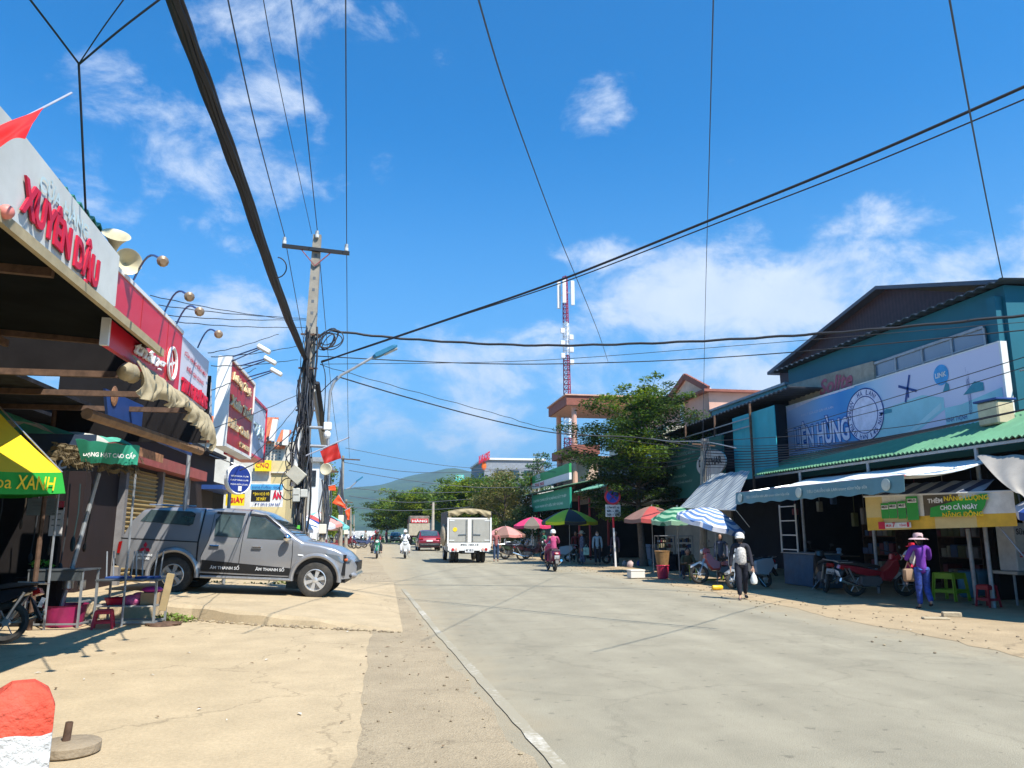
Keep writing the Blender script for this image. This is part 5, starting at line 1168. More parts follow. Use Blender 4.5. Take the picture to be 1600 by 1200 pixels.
b = MB(); c = FY(512, 666, YP - .3); b.bbox(c.x - .1, c.x + .1, c.y - .08, c.y + .08, c.z - .1, c.z + .1, .02); b.ell(c + Vector((0, -.02, -.22)), (.09, .09, .11)); b.build('camera_unit', M_WHITE, t)


def wire(name, lab, pts, r, group=None, m=None, n=5, twist=0):
    P = []
    for p in pts: P.append(FY(*p) if not isinstance(p, Vector) else p)
    if len(P) == 2: Q = [P[0].lerp(P[1], k / 20) for k in range(21)]
    else:
        Q = []
        for i in range(len(P) - 1):
            a, b_, c, d = P[max(i - 1, 0)], P[i], P[i + 1], P[min(i + 2, len(P) - 1)]
            for k in range(10):
                u = k / 10; Q.append(.5 * ((2 * b_) + (c - a) * u + (2 * a - 5 * b_ + 4 * c - d) * u * u + (3 * b_ - a - 3 * c + d) * u ** 3))
        Q.append(P[-1])
    if twist: Q = [q + Vector((.012 * math.sin(i * 1.7), 0, .012 * math.cos(i * 1.7))) * twist for i, q in enumerate(Q)]
    bb_ = MB(); bb_.tube(Q, r, n); return tag(bb_.build(name, m or M_CAB, None, True), lab, 'cable', group)


# thick bundle overhead
t = thing('cable_bundle', 'thick black cable bundle running from the main pole up over the camera on the left', 'cable bundle', FY(475, 560, YP))
for k in range(9):
    rg2 = random.Random(k); P = []
    for (px, py, Y) in ((492, 600, YP - .1), (478, 562, YP - .2), (452, 500, 17.2), (420, 412, 13.8), (376, 280, 10.8), (325, 140, 8.8), (275, 5, 7.5), (225, -150, 6.5)):
        c = FY(px, py, Y); P.append(c + Vector((.058 * math.cos(k * .7), 0, .062 * math.sin(k * .7))) * min(1, (YP + .6 - Y) / 4 + .3))
    b = MB(); Q = []
    for i in range(len(P) - 1):
        for j in range(8): Q.append(P[i].lerp(P[i + 1], j / 8) + Vector((.006 * math.sin((i * 8 + j) * 1.1 + k), 0, .006 * math.cos((i * 8 + j) * .9 + k * 2))))
    b.tube(Q, rg2.choice([.026, .03, .036]), 6); b.build('strand', M_CAB, t, True)
b = MB()
for i in range(60):
    k = i / 60; a = FY(452 + (275 - 452) * k, 492 + (5 - 492) * k, 17 + (7.5 - 17) * k ** .6) + Vector((.13, 0, .02)); b.ell(a, (.03, .02, .03), nu=5, nv=4)
b = MB(); c = FY(432, 418, 14); b.tube([c + Vector((.18 * math.cos(a), 0, .2 * math.sin(a))) for a in [-1.5 + i * .3 for i in range(11)]], .012, 5); b.build('hanging_loop', M_CAB, t)
b = MB(); b.tube([FY(496, 598, YP - .2), FY(502, 640, YP + .5), FY(507, 700, YP + 3)], .06, 7); b.build('down_run', M_CAB, t)
# coil of spare cable
t = thing('cable_coil', 'loose coil of black cable hanging right of the main pole', 'cable', FY(515, 530, YP - .2), 0)
for k in range(7):
    rg2 = random.Random(k + 40); c = FY(512 + rg2.uniform(-5, 5), 531 + rg2.uniform(-4, 5), YP - .2); r1, r2 = rg2.uniform(.22, .38), rg2.uniform(.18, .3); ph = rg2.uniform(0, 3)
    b = MB(); b.tube([c + Vector((r1 * math.cos(a) * math.cos(ph * .3) + .05 * math.sin(ph), .04 * math.sin(a + ph), r2 * math.sin(a + .3 * ph))) for a in [i * math.pi / 12 for i in range(25)]], .014, 5); b.build('loop', M_CAB, t, True)
for (a_, c_) in (((484, 540), (508, 518)), ((486, 562), (503, 535))):
    b = MB(); b.tube([FY(*a_, YP - .2), FY(*c_, YP - .2)], .02, 5); b.build('tie', M_CAB, t)

gX = 'cables crossing the street'
wire('overhead_cable', 'thick sagging cable crossing from the loose coil to the right building', [(518, 517, YP), (640, 530, 20.2), (820, 539.5, 19.5), (1000, 537, 18.5), (1200, 527, 17), (1400, 512, 15), (1640, 489, 13)], .034, None, twist=1)
wire('overhead_cable', 'heaviest cable climbing diagonally from the main pole to the upper right corner', [(502, 566, YP - .2), (560, 546, 19), (720, 492, 16.5), (880, 436, 14.3), (1120, 340, 11.5), (1350, 246, 9.5), (1620, 127, 7.8)], .024)
wire('overhead_cable', 'thinner twin just below the heaviest diagonal cable', [(502, 564, YP - .2), (560, 547, 19), (720, 493.5, 16.3), (880, 441, 14.1), (1120, 349, 11.3), (1350, 260, 9.4), (1620, 147, 7.7)], .012)
wire('overhead_cable', 'level thin cable under the thick sagging one, reaching the teal building', [(488, 556, YP), (660, 565, 20), (820, 569, 19.5), (1000, 565, 18.8), (1140, 557.5, 18), (1300, 545, 16), (1640, 512, 13)], .014)
wire('overhead_cable', 'faint straight cable just beneath the level thin cable', [(500, 569, YP), (820, 564, 19.5), (1140, 541, 18), (1640, 500, 14)], .008)
wire('overhead_cable', 'cable descending from the lamp arm toward the tiered tree', [(526, 588, YP), (640, 622, 21), (780, 659, 23), (880, 678, 24.6), (1000, 684, 25.5), (1098, 700, 26.5)], .018)
wire('overhead_cable', 'spiral cable running just above the one descending from the lamp arm', [(500, 570, YP), (640, 610, 21), (780, 648, 23), (870, 672, 24.6), (1098, 704, 26.5)], .009, twist=1)
wire('overhead_cable', 'short cable rising from the main pole to the lamp arm', [(500, 614, YP), (514, 600, YP - .2), (527, 588, YP - .2)], .012)
wire('overhead_cable', 'drooping cable falling from the diagonal cable joint beside the lamp', [(503, 566, YP), (508, 585, YP), (508, 620, YP), (506, 655, YP)], .012)
# high voltage lines along the street, either side of the crossarm
for k, (ip_, far, mid, near, lab) in enumerate([
    (0, (475, 480, 26), (400, 200, 12.5), (352, -20, 9), 'left high line passing over the crossarm insulator'),
    (1, (513, 490, 27), (470, 120, 12), (452, -20, 9.6), 'middle high line over the pole top insulator'),
    (2, (545, 720, 60), (540.5, 120, 12), (540, -20, 9.6), 'right high line dropping straight from the crossarm end')]):
    a = INS[ip_] + Vector((0, 0, .26)); 
    wire('power_line', lab + ', near span', [FY(*near), FY(*mid), a], .011, None, M_CABG)
FP = (535, 735)
for k, (ip_, tx_) in enumerate(((0, 520), (1, 533), (2, 546))):
    wire('power_line', ['left', 'middle', 'right'][k] + ' high line beyond the main pole, running down to the far poles', [INS[ip_] + Vector((0, 0, .24)), FY(INS_px, INS_py, 34) if False else INS[ip_].lerp(FY(tx_, 716, 52), .5) + Vector((0, 0, -.7)), FY(tx_, 716, 52)], .011, None, M_CABG)
wire('power_line', 'faint line left of the middle high line', [(408, -20, 9.6), (440, 150, 12), (487, 365, 19)], .007, None, M_CABG)
wire('overhead_cable', 'long thin line from the top centre curving down past the telecom mast', [(742, -20, 8), (800, 170, 12), (870, 360, 20), (905, 445, 26), (935, 520, 34), (950, 565, 42)], .013, None, M_CABG)
wire('overhead_cable', 'vertical looking thin line right of the telecom mast', [(1115, -20, 7), (1108, 250, 12), (1102, 480, 24), (1098, 690, 27)], .009, None, M_CABG)
wire('overhead_cable', 'thin line coming down to the teal roof corner at the right', [(1480, -20, 6), (1516, 180, 8), (1545, 330, 11), (1567, 437, 14)], .012, None, M_CABG)
for k, (a_, lab) in enumerate((((40, -10), 'left arm of the wire fork at the upper left'), ((200, -10), 'middle arm of the wire fork at the upper left'), ((255, -5), 'right arm of the wire fork at the upper left'))):
    wire('overhead_cable', lab, [(a_[0], a_[1], 6), (122 + (a_[0] - 122) * .5, 97 + (a_[1] - 97) * .5, 6.4), (123, 99 + k, 6.9)], .010 if k != 1 else .006)
wire('overhead_cable', 'drop wire hanging from the wire fork down past the white fascia', [(123, 99, 6.9), (127, 180, 7.1), (132, 290, 7.4), (137, 390, 7.9), (141, 440, 8.2)], .011)
for k, (a_, c_) in enumerate((((235, 462), (455, 500)), ((248, 477), (478, 498)), ((262, 493), (478, 500)), ((274, 503), (478, 512)), ((325, 552), (435, 522)), ((330, 558), (470, 540)), ((330, 572), (465, 562)), ((330, 610), (400, 575)), ((330, 670), (480, 610)), ((392, 716), (468, 630)))):
    wire('service_wire', 'service wire %s strung from the left shop signs to the main pole' % ['topmost', 'second from top', 'third from top', 'fourth from top', 'fifth from top', 'sixth from top', 'seventh from top', 'eighth from top', 'second lowest', 'lowest'][k], [(a_[0], a_[1], 13), ((a_[0] + c_[0]) / 2, (a_[1] + c_[1]) / 2 + 3, 16), (c_[0], c_[1], YP)], .008, 'service wires of the left shops', twist=.5)
wire('overhead_cable', 'long low cable from the main pole down the left shops to the round blue sign', [(480, 655, YP), (440, 690, 18), (405, 720, 16), (375, 735, 15)], .012)
# lines crossing low over the far street
for k, (pts, lab) in enumerate([
    ([(540, 700, 48), (700, 728, 48), (880, 738, 48)], 'far cross street cable, highest, above the mountain'),
    ([(535, 722, 48), (650, 738, 47), (800, 734, 46), (880, 725, 45)], 'far cross street cable touching the mountain top'),
    ([(545, 735, 50), (650, 752, 50), (760, 762, 50), (880, 758, 50)], 'far cable sloping across the mountain to the trees'),
    ([(545, 762, 55), (640, 770, 55), (760, 768, 55)], 'far cable over the lower mountain slope'),
    ([(545, 775, 60), (640, 785, 60), (760, 778, 60)], 'far cable low across the green gap'),
    ([(545, 792, 66), (630, 798, 66), (740, 792, 66)], 'lowest far cable just above the distant vehicles')]):
    wire('overhead_cable', lab, pts, .016 + .002 * k, None, M_CABG)
# bundle of lines along the right shops
for k in range(9):
    rg2 = random.Random(90 + k); y0_ = 700 + k * 2.4 + rg2.uniform(-1, 1)
    wire('service_wire', 'one of the tangled black lines strung along under the long pale blue billboard', [(1098, 694 + k * 4.5, 26.6), (1160, 697 + k * 4.2, 24.5), (1235, 695 + k * 3.6, 21), (1330, 690 + k * 1.5, 18.2), (1420, 676 + k * .6, 15.9), (1500, 660 + k * .4, 14.2), (1620, 636, 12.4)], rg2.choice([.010, .014, .018]), 'tangled lines under the long billboard')
for k, (a_, m2, c_, lab) in enumerate((((1228, 672), (1400, 620), (1620, 552), 'upper thin line drawn across the face of the long billboard'), ((1228, 676), (1400, 634), (1620, 568), 'second thin line across the face of the long billboard'), ((1098, 690), (1400, 668), (1620, 618), 'third thin line crossing the emblem of the long billboard'))):
    wire('overhead_cable', lab, [(a_[0], a_[1], 22), (m2[0], m2[1], 16.5), (c_[0], c_[1], 12.6)], .010)
for k in range(5):
    wire('service_wire', 'slack line crossing in front of the tiered tree toward the pharmacy pole', [(880, 690 + 3 * k, 38), (960, 700 + 6 * k, 33), (1035, 702 + 7 * k, 29.5), (1098, 696 + 5 * k, 26.8)], .013, 'slack lines in front of the tiered tree', twist=.5)
wire('overhead_cable', 'pale cable sagging below the balcony rail of the pharmacy', [(960, 672, 36), (1035, 688, 30), (1098, 690, 26.8), (1150, 700, 24.8)], .02, None, M_GALV)

t = thing('utility_pole', 'short concrete pole gathering cables in front of the pharmacy', 'pole', (12, 26.5, 0)); p0, p1 = FY(1096, 830, 26.6), FY(1099, 686, 26.6)
b = MB(); b.tube([(p0.x, 26.6, 0), p1], [.16, .10], 10); b.build('shaft', M_CONC, t)
b = MB(); b.bar(p1 + Vector((-.5, -.1, -.2)), p1 + Vector((.4, -.1, -.25)), .06); b.build('crossarm', M_RUST, t)
for k in range(5):
    b = MB(); q = p1 + Vector((-.12 + .06 * k, -.16, 0)); b.tube([q, q + Vector((.05, -.03, -.5)), q + Vector((-.05, -.02, -1.4 - .2 * k))], .018, 5); b.build('riser_cable', M_CABG, t)
for (px0, px1, Y, top, bot, lab, r_) in [(511, 503, 34, 728, 835, 'leaning far pole with loudspeaker and red flag on it', .15), (536, 532, 46, 712, 850, 'far pole with a short crossarm right of the leaning one', .13), (541, 541, 60, 780, 850, 'plain far pole with paper notices, third from the main pole', .13), (548, 548, 74, 795, 849, 'small far pole, fourth from the main pole', .12), (553, 553, 88, 805, 848, 'smallest far pole on the left side', .12)]:
    a, c = FY(px0, top, Y), FY(px1, bot, Y); c.z = 0; t = thing('utility_pole', lab, 'pole', c, 0, 'far poles along the left side')
    b = MB(); b.tube([c, a], [r_, r_ * .6], 8); b.build('shaft', M_CONC, t)
    if Y < 70:
        b = MB(); b.bar(a + Vector((-.1, -.1, -.2)), a + Vector((1.0 if Y == 46 else .5, -.1, -.25)), .07); b.build('crossarm', M_RUST, t)
        for k in range(6):
            rg2 = random.Random(k + int(Y)); b = MB(); z0 = a.z - rg2.uniform(.3, 1); q = a.lerp(c, .1) ; b.tube([a.lerp(c, .08 + .02 * k) + Vector((rg2.uniform(-.2, .2), -.16, 0)), a.lerp(c, .45) + Vector((rg2.uniform(-.35, .35), -.2, 0)), a.lerp(c, .7) + Vector((rg2.uniform(-.15, .15), -.16, 0))], .03, 4); b.build('riser_cable', M_CABG, t)
        b = MB(); q = a.lerp(c, .62); b.bbox(q.x - .16, q.x + .16, q.y - .25, q.y - .12, q.z - .2, q.z + .2, .02); b.build('meter_box', M_OFFW, t)
for (px, Y, top, lab) in ((677, 66, 785, 'pale concrete pole standing in front of the far trees, left of the truck'), (698, 80, 797, 'thin pale pole just left of the truck canvas')):
    a = FY(px, top, Y); t = thing('utility_pole', lab, 'pole', (a.x, Y, 0)); b = MB(); b.tube([(a.x, Y, 0), a], [.16, .1], 8); b.build('shaft', mat('pale_concrete', (.45, .40, .32), .9), t); b = MB(); b.bar(a + Vector((-.3, 0, -.2)), a + Vector((.3, 0, -.2)), .06); b.build('crossarm', M_RUST, t)
t = thing('street_lamp', 'far street lamp with slanting arm over the left trees', 'street lamp', FY(545, 765, 46)); b = MB(); b.tube([FY(541, 764, 46), FY(547, 762, 46), FY(560, 750, 46)], .04, 6); b.build('arm', M_GALV, t); b = MB(); h0, h1 = FY(557, 752, 46), FY(567, 745, 46); b.bar(h0, h1, .16, .08); b.build('lamp_head', mat('lamp_blue', (.03, .16, .28)), t)
t = thing('horn_loudspeaker', 'round horn loudspeaker on the leaning far pole', 'loudspeaker', FY(508, 733, 33.6)); b = MB(); b.lathe([(.05, -.3), (.1, -.1), (.26, 0), (.24, .02), (.08, -.05)], 16, FY(509, 733, 33.6), (-.2, -1, 0)); b.build('horn', mat('horn_cream', (.5, .45, .3)), t, True); b = MB(); b.tube([FY(509, 733, 33.8), FY(509, 733, 34)], .04); b.build('bracket', M_RUST, t)
# flags
Fa = YP - .35
flag('flag', 'red flag with yellow star drooping from a slanted pole at the main pole', FY(478, 712, Fa), FY(546, 683, Fa), [FY(500, 705, Fa), FY(527, 691, Fa), FY(533, 716, Fa), FY(507, 725, Fa)], mat('flag_deep', (.42, .018, .012), .6, 0, .1, 5), rp=.018, star=.22)
flag('flag', 'bright orange red flag on the far pole, pointing left', FY(546, 800, 44), FY(529, 772, 44), [FY(529, 773, 44), FY(519, 786, 44), FY(534, 792, 44), FY(546, 797, 44)], M_FLAGO, 'small flags on the far poles', rp=.02)
flag('flag', 'small orange red flag hanging beside the far pole notices', FY(549, 792, 43), FY(538, 798, 43), [FY(547, 794, 43), FY(539, 797, 43), FY(543, 812, 43), FY(546, 812, 43)], M_FLAGO, 'small flags on the far poles', rp=.02)
flag('flag', 'short orange red flag high on the leaning far pole', FY(524, 757, 33), FY(513, 759, 33), [FY(513, 759, 33), FY(524, 758, 33), FY(525, 767, 33), FY(514, 766, 33)], M_FLAGO, 'small flags on the far poles', rp=.02)

# ---------------------------------------------------------------- road sign on the right
RS = G(962, 886, .02)
t = thing('road_sign', 'round blue and red no parking sign with time plate on a red and white post', 'road sign', RS)
b = MB(); zs = [0, .35, .75, 1.15, 1.5, 1.9, 2.35, 2.9, 3.4]; k_ = 0
top = FY(956, 765, RS.y)
for i in range(10):
    b.tube([RS.lerp(top, i / 10), RS.lerp(top, (i + 1) / 10)], .045, 8, (0 if i not in (5, 6, 7) else 1), cap=False)
b.build('post', [M_WHITE, M_RED], t)
c = FY(957, 776, RS.y - .08); b = MB(); b.lathe([(.36, -.02), (.36, .02)], 28, c, (-.15, -1, 0)); b.build('disc', mat('sign_rim_red', (.55, .02, .05), .4), t)
b = MB(); b.lathe([(.27, .0), (.27, .028)], 28, c, (-.15, -1, 0)); b.build('blue_field', mat('sign_blue', (.02, .06, .50), .4), t)
b = MB()
for a in (R(45), R(-45)): b.bar(c + Vector((-.25 * math.cos(a), -.045, -.25 * math.sin(a))), c + Vector((.25 * math.cos(a), -.045, .25 * math.sin(a))), .045, .01)
b.build('cross_bars', mat('sign_rim_red', (.55, .02, .05)), t)
c = FY(958, 798, RS.y - .08); b = MB(); b.box(c.x - .34, c.x + .34, c.y, c.y + .02, c.z - .26, c.z + .26); b.build('plate', M_WHITE, t)
b = MB()
for i, s_ in enumerate(('CẤM ĐỖ XE', '6h - 8h', '16h - 18h')): b.text(s_, (c.x - .28, c.y - .005, c.z + .10 - i * .16), (1, 0, 0), .56, .11, bold=.03)
b.build('lettering', M_LETB, t)

# ================================================================ UMBRELLAS
def umbrella(lab, c, r, h, tilt, mats, n=8, pole=True, group='market umbrellas', val_=.14, drop=.42, ph=0, base=0., squash=1, mf=None, rz=0):
    """c: ground point, canopy top at c.z + h"""
    t = thing('market_umbrella', lab, 'umbrella', c, 0, group); top = Vector((c[0], c[1], c[2] + h)); M = Matrix.Translation(top) @ Matrix.Rotation(tilt[0], 4, 'X') @ Matrix.Rotation(tilt[1], 4, 'Y') @ Matrix.Rotation(rz, 4, 'Z')
    nu = n * 4
    def rim(u): 
        a = u * 2 * math.pi + ph; q = (u * n) % 1; seg = math.cos(math.pi / n) / math.cos((q - .5) * 2 * math.pi / n); return a, seg
    def f(u, v):
        a, seg = rim(u); rr_ = r * v * (1 - (1 - seg) * min(1, v * 1.1)); sag = .035 * r * math.sin(math.pi * ((u * n) % 1)) * v * v
        return (rr_ * math.cos(a), rr_ * math.sin(a) * squash, -drop * r * v ** 1.5 - sag)
    b = MB(); b.grid(f, nu, 8, M=M, t=.004, mf=mf or (lambda i, j: (i // 4) % len(mats))); cn = b.build('canopy', mats, t, True, 50)
    cn.data.polygons.foreach_set('use_smooth', [True] * len(cn.data.polygons))
    if val_:
        def g(u, v): p = Vector(f(u, 1)); return (p.x, p.y, p.z - val_ * v * (1 + .12 * math.sin(u * n * 6.28 * 2)))
        b = MB(); b.grid(g, nu, 1, M=M, t=.003, mf=(lambda i, j: (i // 4) % len(mats)) if not mf else (lambda i, j: mf(i, 7))); b.build('valance', mats, t)
    for k in range(n):
        a = 2 * math.pi * k / n + ph; b = MB(); b.tube([M @ Vector((0, 0, -.03)), M @ Vector((r * .5 * math.cos(a), r * .5 * math.sin(a) * squash, -drop * r * .36 - .02)), M @ Vector((r * .98 * math.cos(a), r * .98 * math.sin(a) * squash, -drop * r - .01))], .007, 4); b.build('rib', M_STEEL, t)
    if pole:
        b = MB(); b.tube([(c[0], c[1], c[2]), M @ Vector((0, 0, .06))], .018, 6); b.build('pole', M_GALV, t)
    return t


def ucol(n, c, **k): return mat('umb_' + n, c, .6, 0, .08, 2, **k)
U = dict(pink=ucol('pink', (.62, .04, .13)), grey=ucol('grey', (.16, .13, .10)), yg=ucol('lime', (.55, .60, .01)), blk=ucol('black', (.02, .02, .02)), brn=ucol('brown', (.24, .13, .10)), redb=ucol('brick', (.42, .07, .06)), dg=ucol('green', (.02, .18, .08)), lg=ucol('mint', (.25, .45, .28)), wh=ucol('white', (.62, .62, .66)), aq=ucol('aqua', (.15, .45, .42)), pk2=ucol('rose', (.60, .25, .22)), yel=ucol('yellow', (.80, .56, .01)), gr2=ucol('printgreen', (.02, .34, .04)), nav=ucol('navy', (.02, .06, .25)))
uc = G(908, 884, .03); s_ = lambda px0, px1, P: (px1 - px0) / FPX * (P.y) / 2
umbrella('black and lime green panelled umbrella behind the scooter rider in pink', (G(910, 884).x, 37, .02), 1.40, FY(910, 796, 37).z - .02, (0, 0), [U['yg'], U['blk']], 8, ph=R(22))
umbrella('pink and grey panelled umbrella under the teal green board', (FY(832, 850, 42).x, 42, 0), 1.1, FY(832, 808, 42).z, (0, 0), [U['pink'], U['grey']], 8, ph=R(10))
umbrella('low faded rose umbrella beside the white truck', (FY(790, 850, 46).x, 46, 0), 1.2, FY(790, 822, 46).z, (0, 0), [U['pk2'], U['brn']], 8)
umbrella('brick red and brown umbrella left of the green striped one', (FY(1020, 850, 28.5).x, 28.5, 0), 1.15, FY(1022, 791, 28.5).z, (0, 0), [U['redb'], U['brn'], U['brn']], 8, ph=R(95))
GS = stripes('green_rings', [(.02, .16, .08), (.30, .48, .30)], 0, 4.2, .6, radial=True); BS = stripes('blue_rings', [(.12, .22, .45), (.66, .66, .72)], 0, 5.2, .6, radial=True)
umbrella('green ringed umbrella behind the blue and white striped one', (FY(1060, 850, 25.5).x, 25.5, 0), .95, FY(1066, 792, 25.5).z, (R(4), R(-4)), [GS], 8, ph=R(10))
umbrella('blue and white ringed umbrella tilted over the stall', (FY(1118, 850, 22.5).x, 22.5, 0), 1.08, FY(1112, 794, 22.5).z, (R(10), R(13)), [BS], 8, ph=R(5))
umbrella('navy umbrella with white panel at the right frame edge', (12.4, 12.0, 0), 1.15, 2.45, (R(6), R(-4)), [U['nav'], U['wh'], U['nav'], U['nav']], 6, ph=R(170))
# big yellow square parasol, green valance
A_ = FX(97, 738, -4.6); B_ = Vector((-5.75, 10.25, A_.z)); e_ = (B_ - A_); e_.z = 0; n_ = Vector((-e_.y, e_.x, 0)).normalized() * e_.length; n_ = n_ if n_.x < 0 else -n_
t = thing('market_umbrella', 'square yellow parasol with green printed valance at the left edge', 'umbrella', (A_ + (B_ - A_) / 2 + n_ / 2) * 1, 0, 'market umbrellas')
cs = [A_, B_, B_ + n_, A_ + n_]; ap = (cs[0] + cs[2]) / 2 + Vector((0, 0, 1.5))
b = MB()
for i in range(4):
    p, q = cs[i], cs[(i + 1) % 4]; b.grid(lambda u, v: ap.lerp(p.lerp(q, u), v) + Vector((0, 0, -.05 * math.sin(u * math.pi) * v - .08 * math.sin(v * math.pi))), 10, 8, t=.004)
b.build('canopy', U['yel'], t, True, 60)
b = MB()
for i in range(4):
    p, q = cs[i], cs[(i + 1) % 4]; b.grid(lambda u, v: p.lerp(q, u) + Vector((0, 0, -.05 * math.sin(u * math.pi) - .30 * v)) + (p.lerp(q, u) - (cs[0] + cs[2]) / 2) * .05 * v, 16, 3, t=.004)
b.build('valance', U['gr2'], t)
xd2 = (A_ - B_).normalized(); b = MB(); o_ = A_ - xd2 * .98 + Vector((0, 0, -.27)); nn_ = xd2.cross(Vector((0, 0, 1))); b.text('hoa', o_ + nn_ * .05 - xd2 * .1, xd2, .34, .17, lift=.02); b.text('XANH', o_ + nn_ * .05 + xd2 * .30, xd2, .55, .19, bold=.01, lift=.02, shear=.1); b.build('lettering', M_LETY, t)
for q in cs:
    b = MB(); b.tube([ap, q], .012, 4); b.build('rib', M_STEEL, t)
b = MB(); b.tube([(ap.x, ap.y, 0), ap], .022, 8); b.build('pole', M_GALV, t)

# stall roof with printed cloth and dry netting
t = thing('stall_canopy', 'low stall roof of mint cloth printed in white over brown netting, beside the yellow parasol', 'stall canopy', (-5, 12.5, 0))
s0, s1 = FX(28, 655, -6.1), FX(218, 697, -4.15)
b = MB(); b.grid(lambda u, v: s0.lerp(s1, u) + Vector((-.75 * v, .1 * v, .12 * math.sin(v * 3) + .04 * math.sin(u * 17 + v * 5) - .08 * math.sin(u * math.pi))), 40, 8, t=.006, mf=lambda i, j: 0 if (i // 6) % 3 != 1 else 1); b.build('cloth_top', [mat('mint_cloth', (.10, .46, .34), .7, 0, .12, 3), mat('white_cloth', (.60, .60, .56), .7, 0, .1, 3)], t, True, 70)
f0, f1, f2, f3 = FX(118, 686, -4.9), FX(217, 697, -4.12), FX(215, 727, -4.12), FX(125, 722, -4.9)
b = MB(); b.grid(lambda u, v: f0.lerp(f1, u).lerp(f3.lerp(f2, u), v) + Vector((.025 * math.sin(u * 15 + v), 0, .01 * math.sin(u * 22))), 24, 5, t=.004); b.build('printed_cloth', mat('mint_print', (.03, .33, .22), .7, 0, .12, 3), t, True)
dx_ = (f2 - f3); b = MB(); b.text('DẠNG HẠT CAO CẤP', f3.lerp(f0, .22) + Vector((.03, 0, 0)) + dx_ * .03, dx_, dx_.length * .9, .13, bold=.03, lift=.035); b.build('lettering', M_LETW, t)
NET = mat('dry_netting', (.13, .10, .055), .95, 0, .5, 14, bump=1, bscale=40)
b = MB(); g0, g1 = FX(86, 690, -5.2), FX(219, 712, -4.16)
b.grid(lambda u, v: g0.lerp(g1, u) + Vector((-.06 + .05 * math.sin(u * 60 + v * 7), .03 * math.sin(v * 20), -.30 * v - .05 * math.sin(u * 45) * v)), 90, 8, t=.02); b.build('netting', NET, t)
b = MB(); rg = random.Random(8)
for i in range(170):
    u = rg.random(); c = g0.lerp(g1, u) + Vector((.03, 0, -rg.uniform(0, .3))); b.bar(c, c + Vector((.05, rg.uniform(-.05, .1), -rg.uniform(.05, .14))), .008, .004)
tag(b.build('netting_fringe', NET, t), kind='stuff')
for c in (FX(95, 740, -5.4), FX(214, 715, -4.3)):
    b = MB(); b.tube([(c.x, c.y, 0), (c.x, c.y, c.z + .15)], .02, 6); b.build('pole', M_GALV, t)

# ================================================================ VEHICLES
def car_shell(b, L, zt, zbot, W, n=96, ns=14, nt=6, rnd_=.07, m=0):
    """closed body: side walls from the lower edge to the roof line with rounded shoulders; zt, zbot, W are functions"""
    rings = []
    for i in range(n + 1):
        x = L * i / n; t_, z0 = zt(x), zbot(x); ring = []
        zs = [z0 + (t_ - z0) * (1 - (1 - j / ns) ** 1.4) for j in range(ns + 1)]
        side = []
        for z in zs:
            e = max(0, (z - (t_ - rnd_)) / rnd_); side.append((W(x, min(z, t_)) - rnd_ * (1 - math.sqrt(max(0, 1 - e * e))), z))
        for y, z in side: ring.append((x, -y, z))
        yt = side[-1][0]
        for j in range(1, nt): q = -yt + 2 * yt * j / nt; ring.append((x, q, t_ + .025 * (1 - (q / yt) ** 2)))
        for y, z in side[::-1]: ring.append((x, y, z))
        rings.append(ring)
    k = len(rings[0]); fs = []
    for i in range(n):
        for j in range(k - 1): fs.append((i * k + j, (i + 1) * k + j, (i + 1) * k + j + 1, i * k + j + 1))
        fs.append((i * k + k - 1, (i + 1) * k + k - 1, (i + 1) * k, i * k))
    fs.append(list(range(k))[::-1]); fs.append([n * k + j for j in range(k)])
    b.add([p for r_ in rings for p in r_], fs, m)


def sidepatch(b, pts, W, s=-1, off=.006, m=0, sub=1):
    """a polygon laid on the body side, pts (x, z), s = -1 right hand side"""
    b.add([(x, s * (W(x, z) + off), z) for x, z in (pts if s < 0 else pts[::-1])], [tuple(range(len(pts)))], m)


def sideline(b, pts, W, s, w=.008, off=.006):
    Q = []
    for (x0, z0), (x1, z1) in zip(pts, pts[1:]):
        n = max(1, int(math.hypot(x1 - x0, z1 - z0) / .05)); Q += [(x0 + (x1 - x0) * i / n, z0 + (z1 - z0) * i / n) for i in range(n)]
    Q.append(pts[-1]); vs = []
    for i, (x, z) in enumerate(Q):
        a, c = Q[max(i - 1, 0)], Q[min(i + 1, len(Q) - 1)]; d = math.hypot(c[0] - a[0], c[1] - a[1]) or 1; nx, nz = -(c[1] - a[1]) / d * w / 2, (c[0] - a[0]) / d * w / 2
        vs += [(x + nx, s * (W(x, z) + off), z + nz), (x - nx, s * (W(x, z) + off), z - nz)]
    b.add(vs, [(2 * i, 2 * i + 1, 2 * i + 3, 2 * i + 2) for i in range(len(Q) - 1)])


